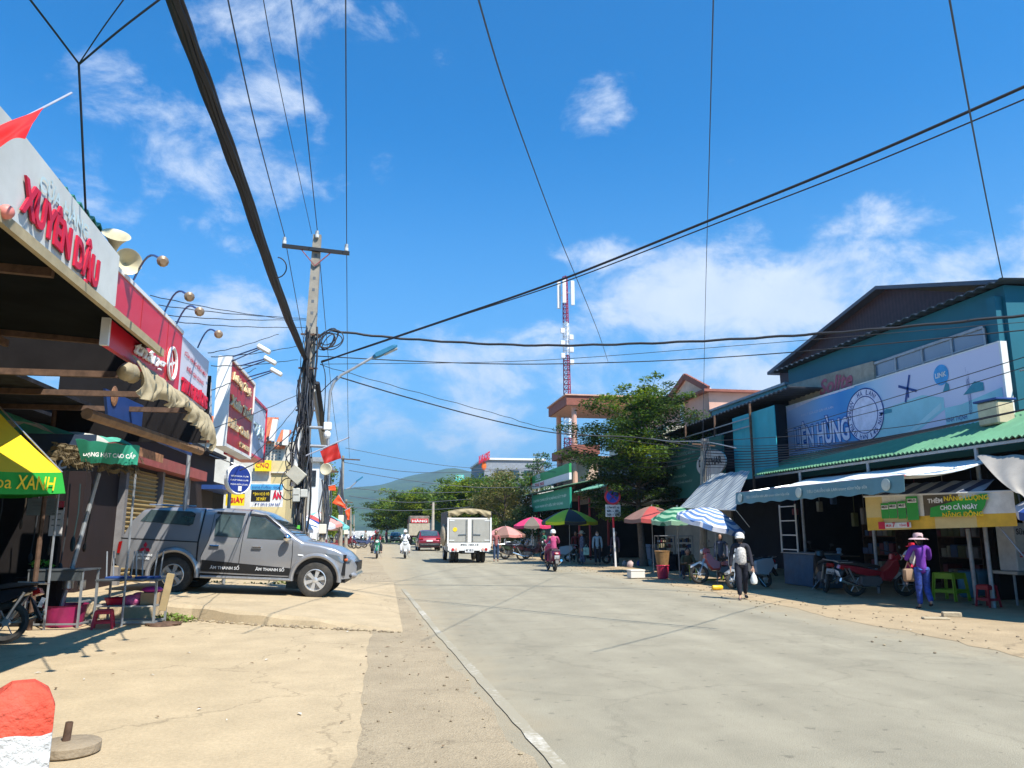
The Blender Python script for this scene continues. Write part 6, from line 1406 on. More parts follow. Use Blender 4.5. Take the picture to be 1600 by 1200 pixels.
def wheel(parent, c, r, w, s, spokes=6, rimm=None, tyre=None, nseg=28, rr=.62):
    """c centre, s=-1/+1 outer side in y"""
    b = MB(); ax = (0, s, 0); b.lathe([(r * rr, -w / 2), (r * .9, -w / 2), (r * .985, -w * .42), (r, -w * .25), (r, w * .25), (r * .985, w * .42), (r * .9, w / 2), (r * rr, w / 2 - .01), (r * rr, -w / 2)], nseg, c, ax); ty = b.build('wheel', tyre or M_RUB, parent, True, 50)
    b = MB(); M = Matrix.Translation(c); b.lathe([(r * rr, w * .1), (r * rr, w * .46), (r * rr * .93, w * .48), (r * rr * .88, w * .30), (r * rr * .88, w * .1)], nseg, c, ax)
    for k in range(spokes):
        a = 2 * math.pi * k / spokes + .3; d = Vector((math.cos(a), 0, math.sin(a))); q = Vector((-math.sin(a), 0, math.cos(a))); C_ = Vector(c); yo = Vector((0, s * w * .40, 0)); yi = Vector((0, s * w * .28, 0))
        b.slab([C_ + yo + d * r * .08 + q * r * .07, C_ + yo + d * r * rr * .92 + q * r * .12, C_ + yo + d * r * rr * .92 - q * r * .12, C_ + yo + d * r * .08 - q * r * .07], .03, nrm=Vector((0, s, 0)))
    b.lathe([(r * .15, w * .2), (r * .15, w * .42), (r * .08, w * .45), (0, w * .45)], 14, c, ax); b.build('rim', rimm or M_ALLOY, ty, True)
    b = MB(); b.lathe([(r * rr * .95, w * .05), (0, w * .06)], 20, c, ax); b.build('brake_disc', M_BLK, ty); return ty


M_ALLOY = mat('alloy', (.62, .62, .62), .3, .6, .05, 8)
def paint(name, c, met=.5): return mat(name, c, .28, met, .04, 2, coat=.8)


G_PU = paint('silver_grey_paint', (.30, .30, .31), .4)
t = thing('pickup_truck', 'silver grey double cab pickup with hard canopy parked across the pavement', 'pickup truck')
PL = 5.12
_zx = [0, .05, .22, .45, 1.0, 1.66, 1.72, 2.2, 2.75, 3.0, 3.2, 3.5, 3.82, 3.95, 4.3, 4.65, 4.86, 4.98, 5.06, 5.12]; _zz = [1.02, 1.06, 1.50, 1.76, 1.83, 1.82, 1.80, 1.85, 1.84, 1.79, 1.68, 1.48, 1.27, 1.20, 1.155, 1.08, .98, .88, .80, .70]
def zt(x): return ip(x, _zx, _zz)
XR_, XF_, ARC = 1.25, 4.27, .50
def zbt(x):
    base = ip(x, [0, .15, .9, 4.85, 5.12], [.58, .50, .46, .42, .46])
    for xc in (XR_, XF_):
        if abs(x - xc) < ARC: base = max(base, .40 + math.sqrt(ARC ** 2 - (x - xc) ** 2))
    return base
def Wp(x, z):
    w_ = ip(x, [0, .1, .4, 3.9, 4.5, 4.8, 5.0, 5.12], [.80, .86, .895, .90, .885, .84, .74, .60]); k = 1
    w_ *= ip(z, [.35, .55, .75, .98, 1.12, 1.22], [.965, .985, 1.0, .995, .975, .955]) if x > 3.9 else ip(z, [.35, .55, .8, 1.02, 1.10, 1.25, 1.85], [.965, .985, 1, .99, .985, .955 if x > 1.7 else .95, .79 if x > 1.7 else .84])
    return w_
b = MB(); car_shell(b, PL, zt, zbt, Wp, 150, 16); body = b.build('body', G_PU, t, True, 32)
b = MB(); b.box(.3, 4.9, -.72, .72, .34, .62); b.box(.6, 1.9, -.84, .84, .5, .95); b.box(3.65, 4.9, -.82, .82, .5, .95); b.build('underbody', M_BLK, t)
GL = mat('car_glass', (.05, .075, .08), .04, 0, .5, 1.5, spec=1, coat=1)
for s in (-1, 1):
    for pts in ([(2.03, 1.24), (2.58, 1.235), (2.60, 1.71), (2.10, 1.73), (2.00, 1.60)], [(2.73, 1.23), (3.68, 1.22), (3.34, 1.48), (3.05, 1.67), (2.75, 1.71)], [(.42, 1.50), (1.46, 1.44), (1.54, 1.48), (1.56, 1.70), (1.47, 1.75), (.60, 1.75)]):
        b = MB(); sidepatch(b, pts, Wp, s, .010); b.build('window', GL, t)
    b = MB(); sidepatch(b, [(1.98, 1.73), (2.62, 1.725), (2.62, 1.765), (2.02, 1.775)], Wp, s, .02); sidepatch(b, [(2.72, 1.72), (3.05, 1.70), (3.40, 1.47), (3.44, 1.49), (3.08, 1.74), (2.72, 1.765)], Wp, s, .02); b.build('rain_visor', M_BLK, t)
    for pts_, w_ in (([(2.61, .48), (2.64, 1.2), (2.68, 1.76)], .012), ([(1.74, .52), (1.72, .75), (1.71, 1.10), (1.745, 1.82)], .035), ([(3.73, .50), (3.74, .9), (3.72, 1.22)], .012), ([(1.82, .50), (1.80, .80), (1.93, 1.15), (1.96, 1.74)], .010), ([(1.82, .49), (3.73, .465)], .012)):
        b = MB(); sideline(b, pts_, Wp, s, w_); b.build('panel_gap', M_BLK, t)
    b = MB(); sideline(b, [(.06, 1.12), (1.71, 1.10)], Wp, s, .022); b.build('canopy_seam', M_BLK, t)
    b = MB(); sidepatch(b, [(1.83, .50), (3.72, .47), (3.72, .62), (1.83, .73)], Wp, s, .008); st = b.build('side_stripe', M_BLK, t)
    b = MB()
    for x0 in ((2.02, 2.98) if s < 0 else (2.5, 3.4)): b.text('ÂM THANH SỐ', (x0, s * (Wp(2.3, .6) + .016), .545), (-s, 0, 0), .62, .10, bold=.03, lift=.002)
    b.build('lettering', mat('letter_silver', (.5, .5, .5)), st)
    for xh in (1.96, 2.86):
        b = MB(); b.bbox(xh, xh + .21, s * (Wp(xh, 1.03) + .03) - .02, s * (Wp(xh, 1.03) + .03) + .02, 1.015, 1.055, .012); b.build('door_handle', M_CHROME, t)
    for xc in (XR_, XF_):
        b = MB(); P = [(xc + (ARC + .015) * math.cos(a), s * (Wp(xc + ARC * math.cos(a), .7) + .012), .40 + (ARC + .015) * math.sin(a)) for a in [R(-5) + i * R(190) / 22 for i in range(23)]]; b.tube(P, .052, 8); b.build('fender_flare', G_PU, t, True)
        wheel(t, (xc, s * .76, .385), .385, .25, s)
    b = MB(); b.tube([(1.85, s * .93, .38), (3.75, s * .93, .38)], .035, 8); b.box(1.85, 3.75, s * .9 - .06, s * .9 + .06, .36, .40); b.build('side_step', M_STEEL, t, True)
    b = MB(); b.ell((3.62, s * 1.02, 1.27), (.09, .11, .09)); b.bar((3.6, s * .86, 1.2), (3.62, s * .98, 1.25), .05); b.build('wing_mirror', M_CHROME, t, True)
    b = MB(); sidepatch(b, [(4.42, .97), (4.70, .93), (4.93, .87), (4.99, .76), (4.80, .78)], Wp, s, .012); b.ell((4.92, s * .73, .83), (.09, .10, .055)); b.build('headlight', mat('lamp_dark_glass', (.10, .13, .16), .08, coat=1), t)
    b = MB(); b.ell((4.90, s * .80, .84), (.05, .04, .035)); b.build('indicator', mat('amber', (.6, .12, .03), .3), t, True)
    b = MB(); b.ell((5.0, s * .68, .50), (.06, .06, .05)); b.build('fog_lamp', M_BLK, t)
    b = MB(); sidepatch(b, [(3.86, .90), (3.98, .89), (3.98, .92), (3.86, .93)], Wp, s, .01); b.build('side_marker', M_LETW, t)
    b = MB(); sidepatch(b, [(.02, .8), (.10, .8), (.12, 1.06), (.03, 1.04)], Wp, s, .012); b.build('tail_light', mat('tail_red', (.4, .01, .01), .2, coat=1), t)
    # three-diamond logo and words on the rear quarter
    b = MB(); cx, cz = .62, .93; sg = -s
    for a in (R(90), R(210), R(330)):
        d = (math.cos(a), math.sin(a)); q = (-d[1], d[0]); pts = [(cx, cz), (cx + d[0] * .065 + q[0] * .04, cz + d[1] * .065 + q[1] * .04), (cx + d[0] * .13, cz + d[1] * .13), (cx + d[0] * .065 - q[0] * .04, cz + d[1] * .065 - q[1] * .04)]; sidepatch(b, pts[::-1] if True else pts, Wp, s, .012)
    b.build('emblem', mat('emblem_red', (.5, .01, .04), .5), t)
    b = MB()
    for i, w_ in enumerate(('MITSUBISHI', 'MOTORS')): b.text(w_, (cx + (-.17 if i == 0 else -.12) * sg, s * (Wp(.7, .75) + .01), .76 - i * .07), (sg, 0, 0), .34 if i == 0 else .24, .05, bold=.03)
    b.build('lettering', M_LETW, t)
# windscreen lies on the sloped roof line
b = MB(); b.grid(lambda u, v: (3.10 + .68 * v, (-1 + 2 * u) * (Wp(3.1 + .68 * v, zt(3.1 + .68 * v)) - .10), zt(3.10 + .68 * v) + .012 + .025 * (1 - (2 * u - 1) ** 2)), 10, 10); b.build('windscreen', GL, t, True)
b = MB(); b.box(5.04, 5.13, -.5, .5, .60, .80); b.build('grille', M_BLK, t); b = MB(); b.bbox(4.85, 5.15, -.72, .72, .44, .57, .05); b.build('bumper', G_PU, t)
b = MB(); b.bbox(-.08, .1, -.75, .75, .5, .68, .03); b.build('bumper', M_CHROME, t); b = MB(); b.tube([(1.5, -.62, 1.87), (.5, -.62, 1.86)], .02, 6); b.build('roof_rail', M_STEEL, t)
# place: front wheel contact
fw, rw = G(491, 934, .14), G(262, 922, .30)
hd = Vector((.9975, -.07, 0)); ang = math.atan2(hd.y, hd.x); o_ = Vector((fw.x, fw.y, 0)) - hd * XF_ - Vector((hd.y, -hd.x, 0)) * .76
zf, zr = .135, .262; pit = math.atan2(zf - zr, XF_ - XR_); zo = zr - (zf - zr) / (XF_ - XR_) * XR_
place(t, (o_.x, o_.y, zo), ang, 1.0, ry=-pit)


# ---- white canvas truck seen from behind, heading +Y (built nose at +x, turned)
WH_T = mat('truck_white', (.74, .73, .68), .5, 0, .06, 2, dirt=.2, dirtcol=(.40, .34, .24)); ALU = mat('dusty_alu', (.42, .40, .35), .5, .3, .12, 2, dirt=.3, dirtcol=(.30, .24, .16)); CANV = mat('canvas_tan', (.36, .29, .17), .9, 0, .25, 3, bump=.6, bscale=9); CAND = mat('canvas_dark', (.05, .06, .075), .7, 0, .2, 3)
t = thing('canvas_truck', 'small white lorry with a canvas topped cargo box driving away', 'truck'); W_ = 1.06
b = MB(); b.bbox(3.5, 5.2, -.86, .86, .45, 1.95, .12); b.build('cab', WH_T, t); b = MB(); b.box(3.8, 5.0, -.865, .865, 1.25, 1.75); b.build('cab_window', GL, t)
b = MB(); b.box(0, 3.4, -W_, W_, .92, 1.0); b.box(.02, 3.4, -W_, -W_ + .05, 1.0, 1.9); b.box(.02, 3.4, W_ - .05, W_, 1.0, 1.9); b.box(3.35, 3.4, -W_ + .05, W_ - .05, 1.0, 2.2); b.build('cargo_side', ALU, t)
for s in (-1, 1):
    b = MB(); b.bbox(-.03, 0.02, min(s * .10, s * (W_ - .06)), max(s * .10, s * (W_ - .06)), 1.02, 2.13, .012); dr = b.build('rear_door', ALU, t)
    b = MB(); b.tube([(-.06, s * .16, 1.05), (-.06, s * .16, 2.1)], .018, 6); b.bar((-.06, s * .16, 1.4), (-.06, s * .55, 1.38), .03); b.build('lock_bar', M_STEEL, dr)
    for z_ in (1.1, 2.05):
        b = MB(); b.box(-.045, -.032, min(s * .75, s * 1.0), max(s * .75, s * 1.0), z_ - .02, z_ + .02); b.build('hinge', M_WHITE, dr)
    b = MB(); b.box(-.06, .06, s * W_ - .04, s * W_ + .04, .92, 2.2); b.build('corner_post', M_WHITE, t)
    b = MB(); b.lathe([(.075, -.02), (.07, .02)], 14, (-.10, s * .82, .66), (-1, 0, 0)); b.build('tail_light', mat('tail_red', (.4, .01, .01), .2, coat=1), t)
    b = MB(); b.lathe([(.07, -.02), (.065, .02)], 14, (-.10, s * .66, .66), (-1, 0, 0)); b.build('reverse_light', mat('lamp_rose', (.6, .35, .30), .3), t)
    b = MB(); b.box(-.08, .0, min(s * .52, s * .98), max(s * .52, s * .98), .55, .77); b.build('lamp_bracket', M_WHITE, t)
    for xc in (.85, 4.3): wheel(t, (xc, s * .78, .36), .36, .2, s, 5, rr=.55)
    wheel(t, (.85, s * .56, .36), .36, .18, s, 5, rr=.55)
b = MB(); b.bbox(-.05, .04, -W_ - .03, W_ + .03, .80, .98, .01); b.bbox(-.06, .0, -W_, W_, .60, .80, .01); b.build('tailboard', M_WHITE, t)
b = MB(); b.box(-.02, .02, -W_, W_, 2.13, 2.19); b.box(-.05, 0, -.09, .09, 1.0, 2.13); b.build('door_frame', WH_T, t)
b = MB(); b.box(-.10, -.08, -.22, .22, .52, .72); b.build('number_plate', mat('plate_white', (.7, .7, .7)), t); b = MB(); b.text('49C 103.15', (-.102, .19, .56), (0, -1, 0), .38, .12, bold=.03); b.text('49C 103.15', (-.062, .45, .845), (0, -1, 0), .9, .09, bold=.02); b.build('lettering', M_LETB, t)
b = MB(); b.lathe([(.11, 0), (.1, .012)], 16, (-.035, .72, 1.62), (-1, 0, 0)); b.build('sticker', M_LETY, t)
def arch(y): return 2.5 + .17 * math.cos(y / W_ * 1.45) - .05
b = MB(); b.grid(lambda u, v: (.0 + 3.4 * v, -W_ * 1.02 + 2.04 * W_ * u, arch(-W_ + 2 * W_ * u) + .02 * math.sin(v * 22)), 14, 20, t=.02); b.build('canvas_roof', CANV, t, True)
for s in (-1, 1):
    b = MB(); b.grid(lambda u, v: (0 + 3.4 * u, s * (W_ * 1.03 + .02 * math.sin(u * 25)), 1.75 + (arch(W_) - 1.72) * v), 20, 4, t=.02 * s); b.build('canvas_side', CAND, t, True)
    b = MB(); b.grid(lambda u, v: (.02 * math.sin(v * 9) - .02, s * (W_ - .16 * u), 2.15 + .35 * v), 3, 8, t=.02); b.build('canvas_flap', CANV, t, True)
b = MB(); b.grid(lambda u, v: (-.05 - .05 * math.sin(v * 3) + .02 * math.sin(u * 30 + v * 6), -W_ + 2 * W_ * u, arch(-W_ + 2 * W_ * u) - (.16 + .11 * abs(math.sin(u * 3 * math.pi + .4))) * v), 44, 6, t=.02); b.build('canvas_valance', CANV, t, True)
b = MB(); b.box(.1, 5.0, -.4, .4, .45, .9); b.box(-.02, .02, -.35, .35, .5, .6); b.build('chassis', M_BLK, t); b = MB(); b.box(3.3, 3.38, -W_ + .06, W_ - .06, 1, 2.3); b.build('headboard', M_BLK, t)
b = MB(); b.ell((.5, W_ + .17, 1.35), (.45, .16, .55)); b.build('side_bundle', mat('sack_beige', (.36, .30, .22), .9, 0, .3, 4, bump=.5), t, True)
P = G(733, 880, 0); place(t, (P.x, P.y, 0), R(90 + 1))

# ---- maroon car
def simple_car(lab, P, rz, col, L=4.3, H=1.58, Wd_=.9, suv=True):
    t = thing('parked_car' if not suv else 'suv', lab, 'car'); zx = [0, .08, .25, .75, 1.2, 2.6, 3.25, 4.0, 4.22, L]; zz = [.75, .95, 1.12, 1.5, H, H - .02, 1.12, .95, .8, .6]
    def zt(x): return ip(x, zx, zz)
    def zb(x):
        base = .30
        for xc in (.8, 3.45):
            if abs(x - xc) < .40: base = max(base, .34 + math.sqrt(.16 - (x - xc) ** 2))
        return base
    def W(x, z): return Wd_ * ip(x, [0, .15, .5, 3.6, 4.1, L], [.86, .94, 1, .98, .88, .7]) * ip(z, [.3, .6, .95, 1.1, H], [.96, 1, .99, .93, .74])
    b = MB(); car_shell(b, L, zt, zb, W, 60, 10); b.build('body', paint(lab[:6] + '_paint', col, .3), t, True, 32)
    b = MB(); b.grid(lambda u, v: (.26 + .52 * v - .012, (-1 + 2 * u) * (W(.5, 1.3) - .12), zt(.26 + .52 * v) + .025), 4, 5); b.build('rear_window', GL, t)
    for s in (-1, 1):
        b = MB(); sidepatch(b, [(.95, 1.08), (2.0, 1.08), (2.0, H - .12), (1.2, H - .13)], W, s, .012); sidepatch(b, [(2.06, 1.08), (3.1, 1.08), (2.62, H - .14), (2.06, H - .12)], W, s, .012); b.build('window', GL, t)
        for xc in (.8, 3.45): wheel(t, (xc, s * (Wd_ - .12), .33), .33, .21, s, 5, nseg=18)
        b = MB(); b.bbox(-.02, .12, min(s * .50, s * .84), max(s * .50, s * .84), .88, 1.0, .02); b.build('tail_light', mat('tail_red', (.4, .01, .01), .2, coat=1), t)
        b = MB(); b.ell((3.0, s * (Wd_ + .1), 1.08), (.07, .1, .07)); b.build('wing_mirror', M_BLK, t)
    b = MB(); b.bbox(-.08, .1, -.8, .8, .34, .6, .04); b.build('bumper', M_BLK, t); b = MB(); b.box(-.09, -.075, -.7, .7, .50, .54); b.build('trim', M_CHROME, t)
    b = MB(); b.box(-.05, -.03, -.24, .24, .72, .84); b.build('number_plate', M_WHITE, t); b = MB(); b.box(.2, 4, -.7, .7, .25, .5); b.build('underbody', M_BLK, t)
    place(t, P, rz); return t


P = G(671, 861, 0); simple_car('maroon crossover seen from behind, left of the canvas lorry', (P.x, P.y, 0), R(91), (.20, .015, .03))
P = FY(618, 850, 118); simple_car('tiny dark car far off between the white rider and the lorry', (P.x, 118, gz(118)), R(90), (.03, .08, .09))
# lorry far ahead
t = thing('cargo_lorry', 'far beige lorry with red lettered cargo behind the maroon car', 'truck'); LOR = mat('lorry_beige', (.42, .36, .26), .7, dirt=.3)
b = MB(); b.bbox(0, 5.5, -1.15, 1.15, 1.0, 2.3, .03); b.build('cargo_box', LOR, t); b = MB(); b.bbox(.2, 5.3, -1.05, 1.05, 2.3, 3.1, .05); b.build('load', mat('load_brown', (.25, .20, .16), .9, 0, .5, 2), t); b = MB(); b.bbox(5.6, 7.3, -1.1, 1.1, .8, 2.9, .12); b.build('cab', mat('cab_red', (.3, .05, .04)), t)
b = MB(); b.box(-.03, 0, -.9, .9, 2.35, 2.8); b.build('tail_panel', mat('panel_red', (.55, .03, .03)), t); b = MB(); b.text('HÀNG', (-.04, .8, 2.42), (0, -1, 0), 1.6, .32, bold=.03); b.build('lettering', M_LETW, t)
for s in (-1, 1):
    for xc in (1.0, 6.2): wheel(t, (xc, s * .95, .48), .48, .3, s, 5, nseg=14)
P = FY(655, 850, 84); place(t, (P.x, 84, 0), R(90))
t = thing('cargo_lorry', 'turquoise sided lorry partly hidden between the maroon car and the canvas lorry', 'truck'); b = MB(); b.bbox(0, 4.5, -1.1, 1.1, .9, 2.6, .04); b.build('cargo_box', mat('box_turq', (.04, .18, .18), .6), t); b = MB(); b.bbox(4.6, 6.2, -1.05, 1.05, .6, 2.3, .1); b.build('cab', M_WHITE, t)
for s in (-1, 1):
    for xc in (1.0, 5.2): wheel(t, (xc, s * .9, .42), .42, .26, s, 5, nseg=14)
P = FY(694, 850, 74); place(t, (P.x, 74, 0), R(90))


# ================================================================ MOTORBIKES
MBK = {}
def motorbike(lab, P, rz, col=(.03, .03, .035), kind='underbone', seat=(.02, .02, .02), group='motorbikes', detail=True, steer=0, rx=R(7), col2=None, plate=True):
    """nose towards +x, wheel contact line on z=0"""
    key = (col, kind, detail, col2, plate)
    if key in MBK:
        t = copy_tree(MBK[key], lab); t.name = MBK[key].name; place(t, P, rz, 1, rx); t['group'] = group; return t
    nm = 'scooter' if kind == 'scooter' else 'motorbike'; t = thing(nm, lab, nm, (0, 0, 0), 0, group); MBK[key] = t
    BM = paint('bike_%.2f_%.2f_%.2f' % col, col, .1); B2 = paint('bike_%.2f_%.2f_%.2f' % col2, col2, .1) if col2 else M_BLK
    sc_ = kind == 'scooter'; wr = .23 if sc_ else .29; wb = 1.24
    for xc, nmw in ((0, 'rear'), (wb, 'front')):
        w_ = .05 if not sc_ else .055; b = MB(); b.tube([(xc + (wr - w_) * math.cos(a), 0, wr + (wr - w_) * math.sin(a)) for a in [i * math.pi / 11 for i in range(23)]], w_, 7, cap=False); ty = b.build('wheel', M_RUB, t, True)
        b = MB(); b.lathe([(wr * .72, -.02), (wr * .76, -.02), (wr * .76, .02), (wr * .72, .02), (wr * .72, -.02)], 20, (xc, 0, wr), (0, 1, 0)); b.lathe([(.05, -.04), (.05, .04)], 10, (xc, 0, wr), (0, 1, 0))
        for k in range(6): a = k * math.pi / 3; b.bar((xc, 0, wr), (xc + wr * .73 * math.cos(a), 0, wr + wr * .73 * math.sin(a)), .018, .012)
        b.build('rim', M_ALLOY, ty)
    if sc_:
        b = MB(); b.pillow([(-.32, .62), (-.26, .82), (.1, .80), (.46, .74), (.50, .50), (.42, .34), (.1, .30), (-.12, .42)], .17, .86); b.build('rear_body', BM, t, True)
        b = MB(); b.pillow([(.42, .26), (.42, .36), (.86, .34), (.92, .26)], .17, .95); b.build('floorboard', B2, t)
        b = MB(); b.pillow([(.86, .28), (.94, .26), (1.08, .44), (1.13, .66), (1.10, .92), (1.0, 1.0), (.92, .96), (.96, .68)], .19, .86); b.build('leg_shield', BM, t, True)
        b = MB(); b.pillow([(1.04, .40), (1.02, .48), (1.22, .54), (1.44, .44), (1.42, .38), (1.24, .47)], .075, .9); b.build('front_fender', BM, t, True)
        b = MB(); b.pillow([(.92, .94), (.94, 1.06), (1.06, 1.08), (1.14, .98)], .12, .8); b.build('handlebar_cover', BM, t, True)
        b = MB(); b.ell((1.13, 0, .86), (.05, .11, .08)); b.build('headlight', mat('lens_white', (.6, .62, .62), .1, coat=1), t, True)
        hx, hz = .98, 1.03
    else:
        b = MB(); b.pillow([(-.38, .74), (-.30, .78), (.05, .74), (.42, .66), (.66, .62), (.62, .52), (.30, .50), (.0, .56), (-.2, .66)], .13, .86); b.build('rear_body', BM, t, True)
        b = MB(); b.pillow([(.60, .40), (.56, .60), (.76, .72), (.92, .92), (1.02, .94), (1.08, .78), (1.00, .56), (.84, .38)], .15, .82); b.build('leg_shield', BM, t, True)
        b = MB(); b.pillow([(.1, .30), (.1, .50), (.30, .54), (.66, .48), (.66, .34), (.50, .24), (.2, .24)], .11, .85); b.build('engine', mat('engine_grey', (.14, .14, .15), .5, .5), t)
        b = MB(); b.pillow([(.96, .42), (1.0, .58), (1.2, .66), (1.48, .54), (1.50, .46), (1.24, .60), (1.08, .52)], .055, .9); b.build('front_fender', B2 if col2 else BM, t, True)
        b = MB(); b.pillow([(.86, .90), (.88, 1.02), (1.04, 1.06), (1.14, .94), (1.06, .86)], .10, .8); b.build('handlebar_cover', BM, t, True)
        b = MB(); b.ell((1.12, 0, .94), (.05, .10, .075)); b.build('headlight', mat('lens_white', (.6, .62, .62), .1, coat=1), t, True)
        hx, hz = .95, 1.02
    b = MB(); b.pillow([(-.30, .80), (-.32, .84), (.0, .84), (.22, .79), (.46, .77), (.60, .74), (.58, .68), (.2, .72)], .125, .84); b.build('seat', mat('seat_black', (.018, .018, .02), .55, bump=.2), t, True)
    for s in (-1, 1):
        b = MB(); b.tube([(1.0, s * .07, .86), (wb, s * .07, wr)], .018, 6); b.build('fork', M_STEEL, t)
        b = MB(); b.tube([(-.02, s * .10, .34), (-.2, s * .12, .70)], .025, 6); b.build('shock', M_STEEL, t)
    b = MB(); b.tube([(hx - .12, -.36, hz + .03), (hx, -.18, hz + .02), (hx + .02, 0, hz), (hx, .18, hz + .02), (hx - .12, .36, hz + .03)], .014, 6); hb = b.build('handlebar', M_BLK, t)
    for s in (-1, 1):
        b = MB(); b.tube([(hx, s * .22, hz), (hx + .02, s * .27, hz + .18)], .006, 4); b.ell((hx, s * .29, hz + .21), (.012, .06, .04), nu=8, nv=6); b.build('mirror', M_BLK, hb)
    b = MB(); b.tube([(.42, -.13, .26), (.1, -.15, .26), (-.14, -.16, .34), (-.42, -.17, .44)], [.018, .02, .045, .048], 9); b.build('exhaust', M_CHROME, t, True)
    b = MB(); b.pillow([(-.42, .68), (-.38, .76), (-.28, .76), (-.3, .64)], .09, .85); b.build('tail_light', mat('tail_red', (.4, .01, .01), .2, coat=1), t)
    b = MB(); b.tube([(-.44, -.1, .83), (-.44, .1, .83), (-.1, .13, .84)], .012, 5); b.tube([(-.44, -.1, .83), (-.1, -.13, .84)], .012, 5); b.build('grab_rail', M_STEEL, t)
    b = MB(); b.pillow([(-.30, .60), (-.26, .64), (-.36, .40), (-.44, .30), (-.46, .32)], .06, .95); b.build('rear_fender', M_BLK, t)
    if plate:
        Mx = Matrix.Translation((-.41, 0, .56)) @ Matrix.Rotation(R(-18), 4, 'Y'); b = MB(); b.box(-.008, .0, -.095, .095, -.07, .07, M=Mx); pl_ = b.build('number_plate', mat('plate_white', (.7, .7, .7)), t)
        if detail:
            b = MB(); b.text('49-H1', (-.42, .07, .575), (0, -1, 0), .14, .045, bold=.03); b.text('158.21', (-.43, .08, .505), (0, -1, 0), .16, .045, bold=.03); b.build('lettering', M_LETB, pl_)
    b = MB(); b.tube([(.35, .1, .28), (.30, .28, .02)], .010, 5); b.build('kickstand', M_STEEL, t); b = MB(); b.tube([(.5, -.2, .27), (.5, .2, .27)], .014, 6); b.build('footpeg', M_BLK, t)
    place(t, P, rz, 1, rx); return t

# ================================================================ PEOPLE
SKIN = mat('skin', (.42, .24, .16), .6, 0, .05, 8)
def skin_mesh(V, E, Rr, sub=1):
    me = bpy.data.meshes.new('sk'); me.from_pydata([tuple(v) for v in V], E, []); o = bpy.data.objects.new('sk', me); C.objects.link(o)
    o.modifiers.new('s', 'SKIN'); d = me.skin_vertices[0].data
    for i, r_ in enumerate(Rr): d[i].radius = r_ if isinstance(r_, tuple) else (r_, r_)
    for i in range(len(Rr)): d[i].use_root = (i == 0)
    m_ = o.modifiers.new('u', 'SUBSURF'); m_.levels = sub; m_.render_levels = sub
    dg = bpy.context.evaluated_depsgraph_get(); dg.update(); ev = o.evaluated_get(dg); r2 = bpy.data.meshes.new_from_object(ev)
    vs = [v.co.copy() for v in r2.vertices]; fs = [list(p.vertices) for p in r2.polygons]; bpy.data.objects.remove(o); bpy.data.meshes.remove(me); bpy.data.meshes.remove(r2); return vs, fs


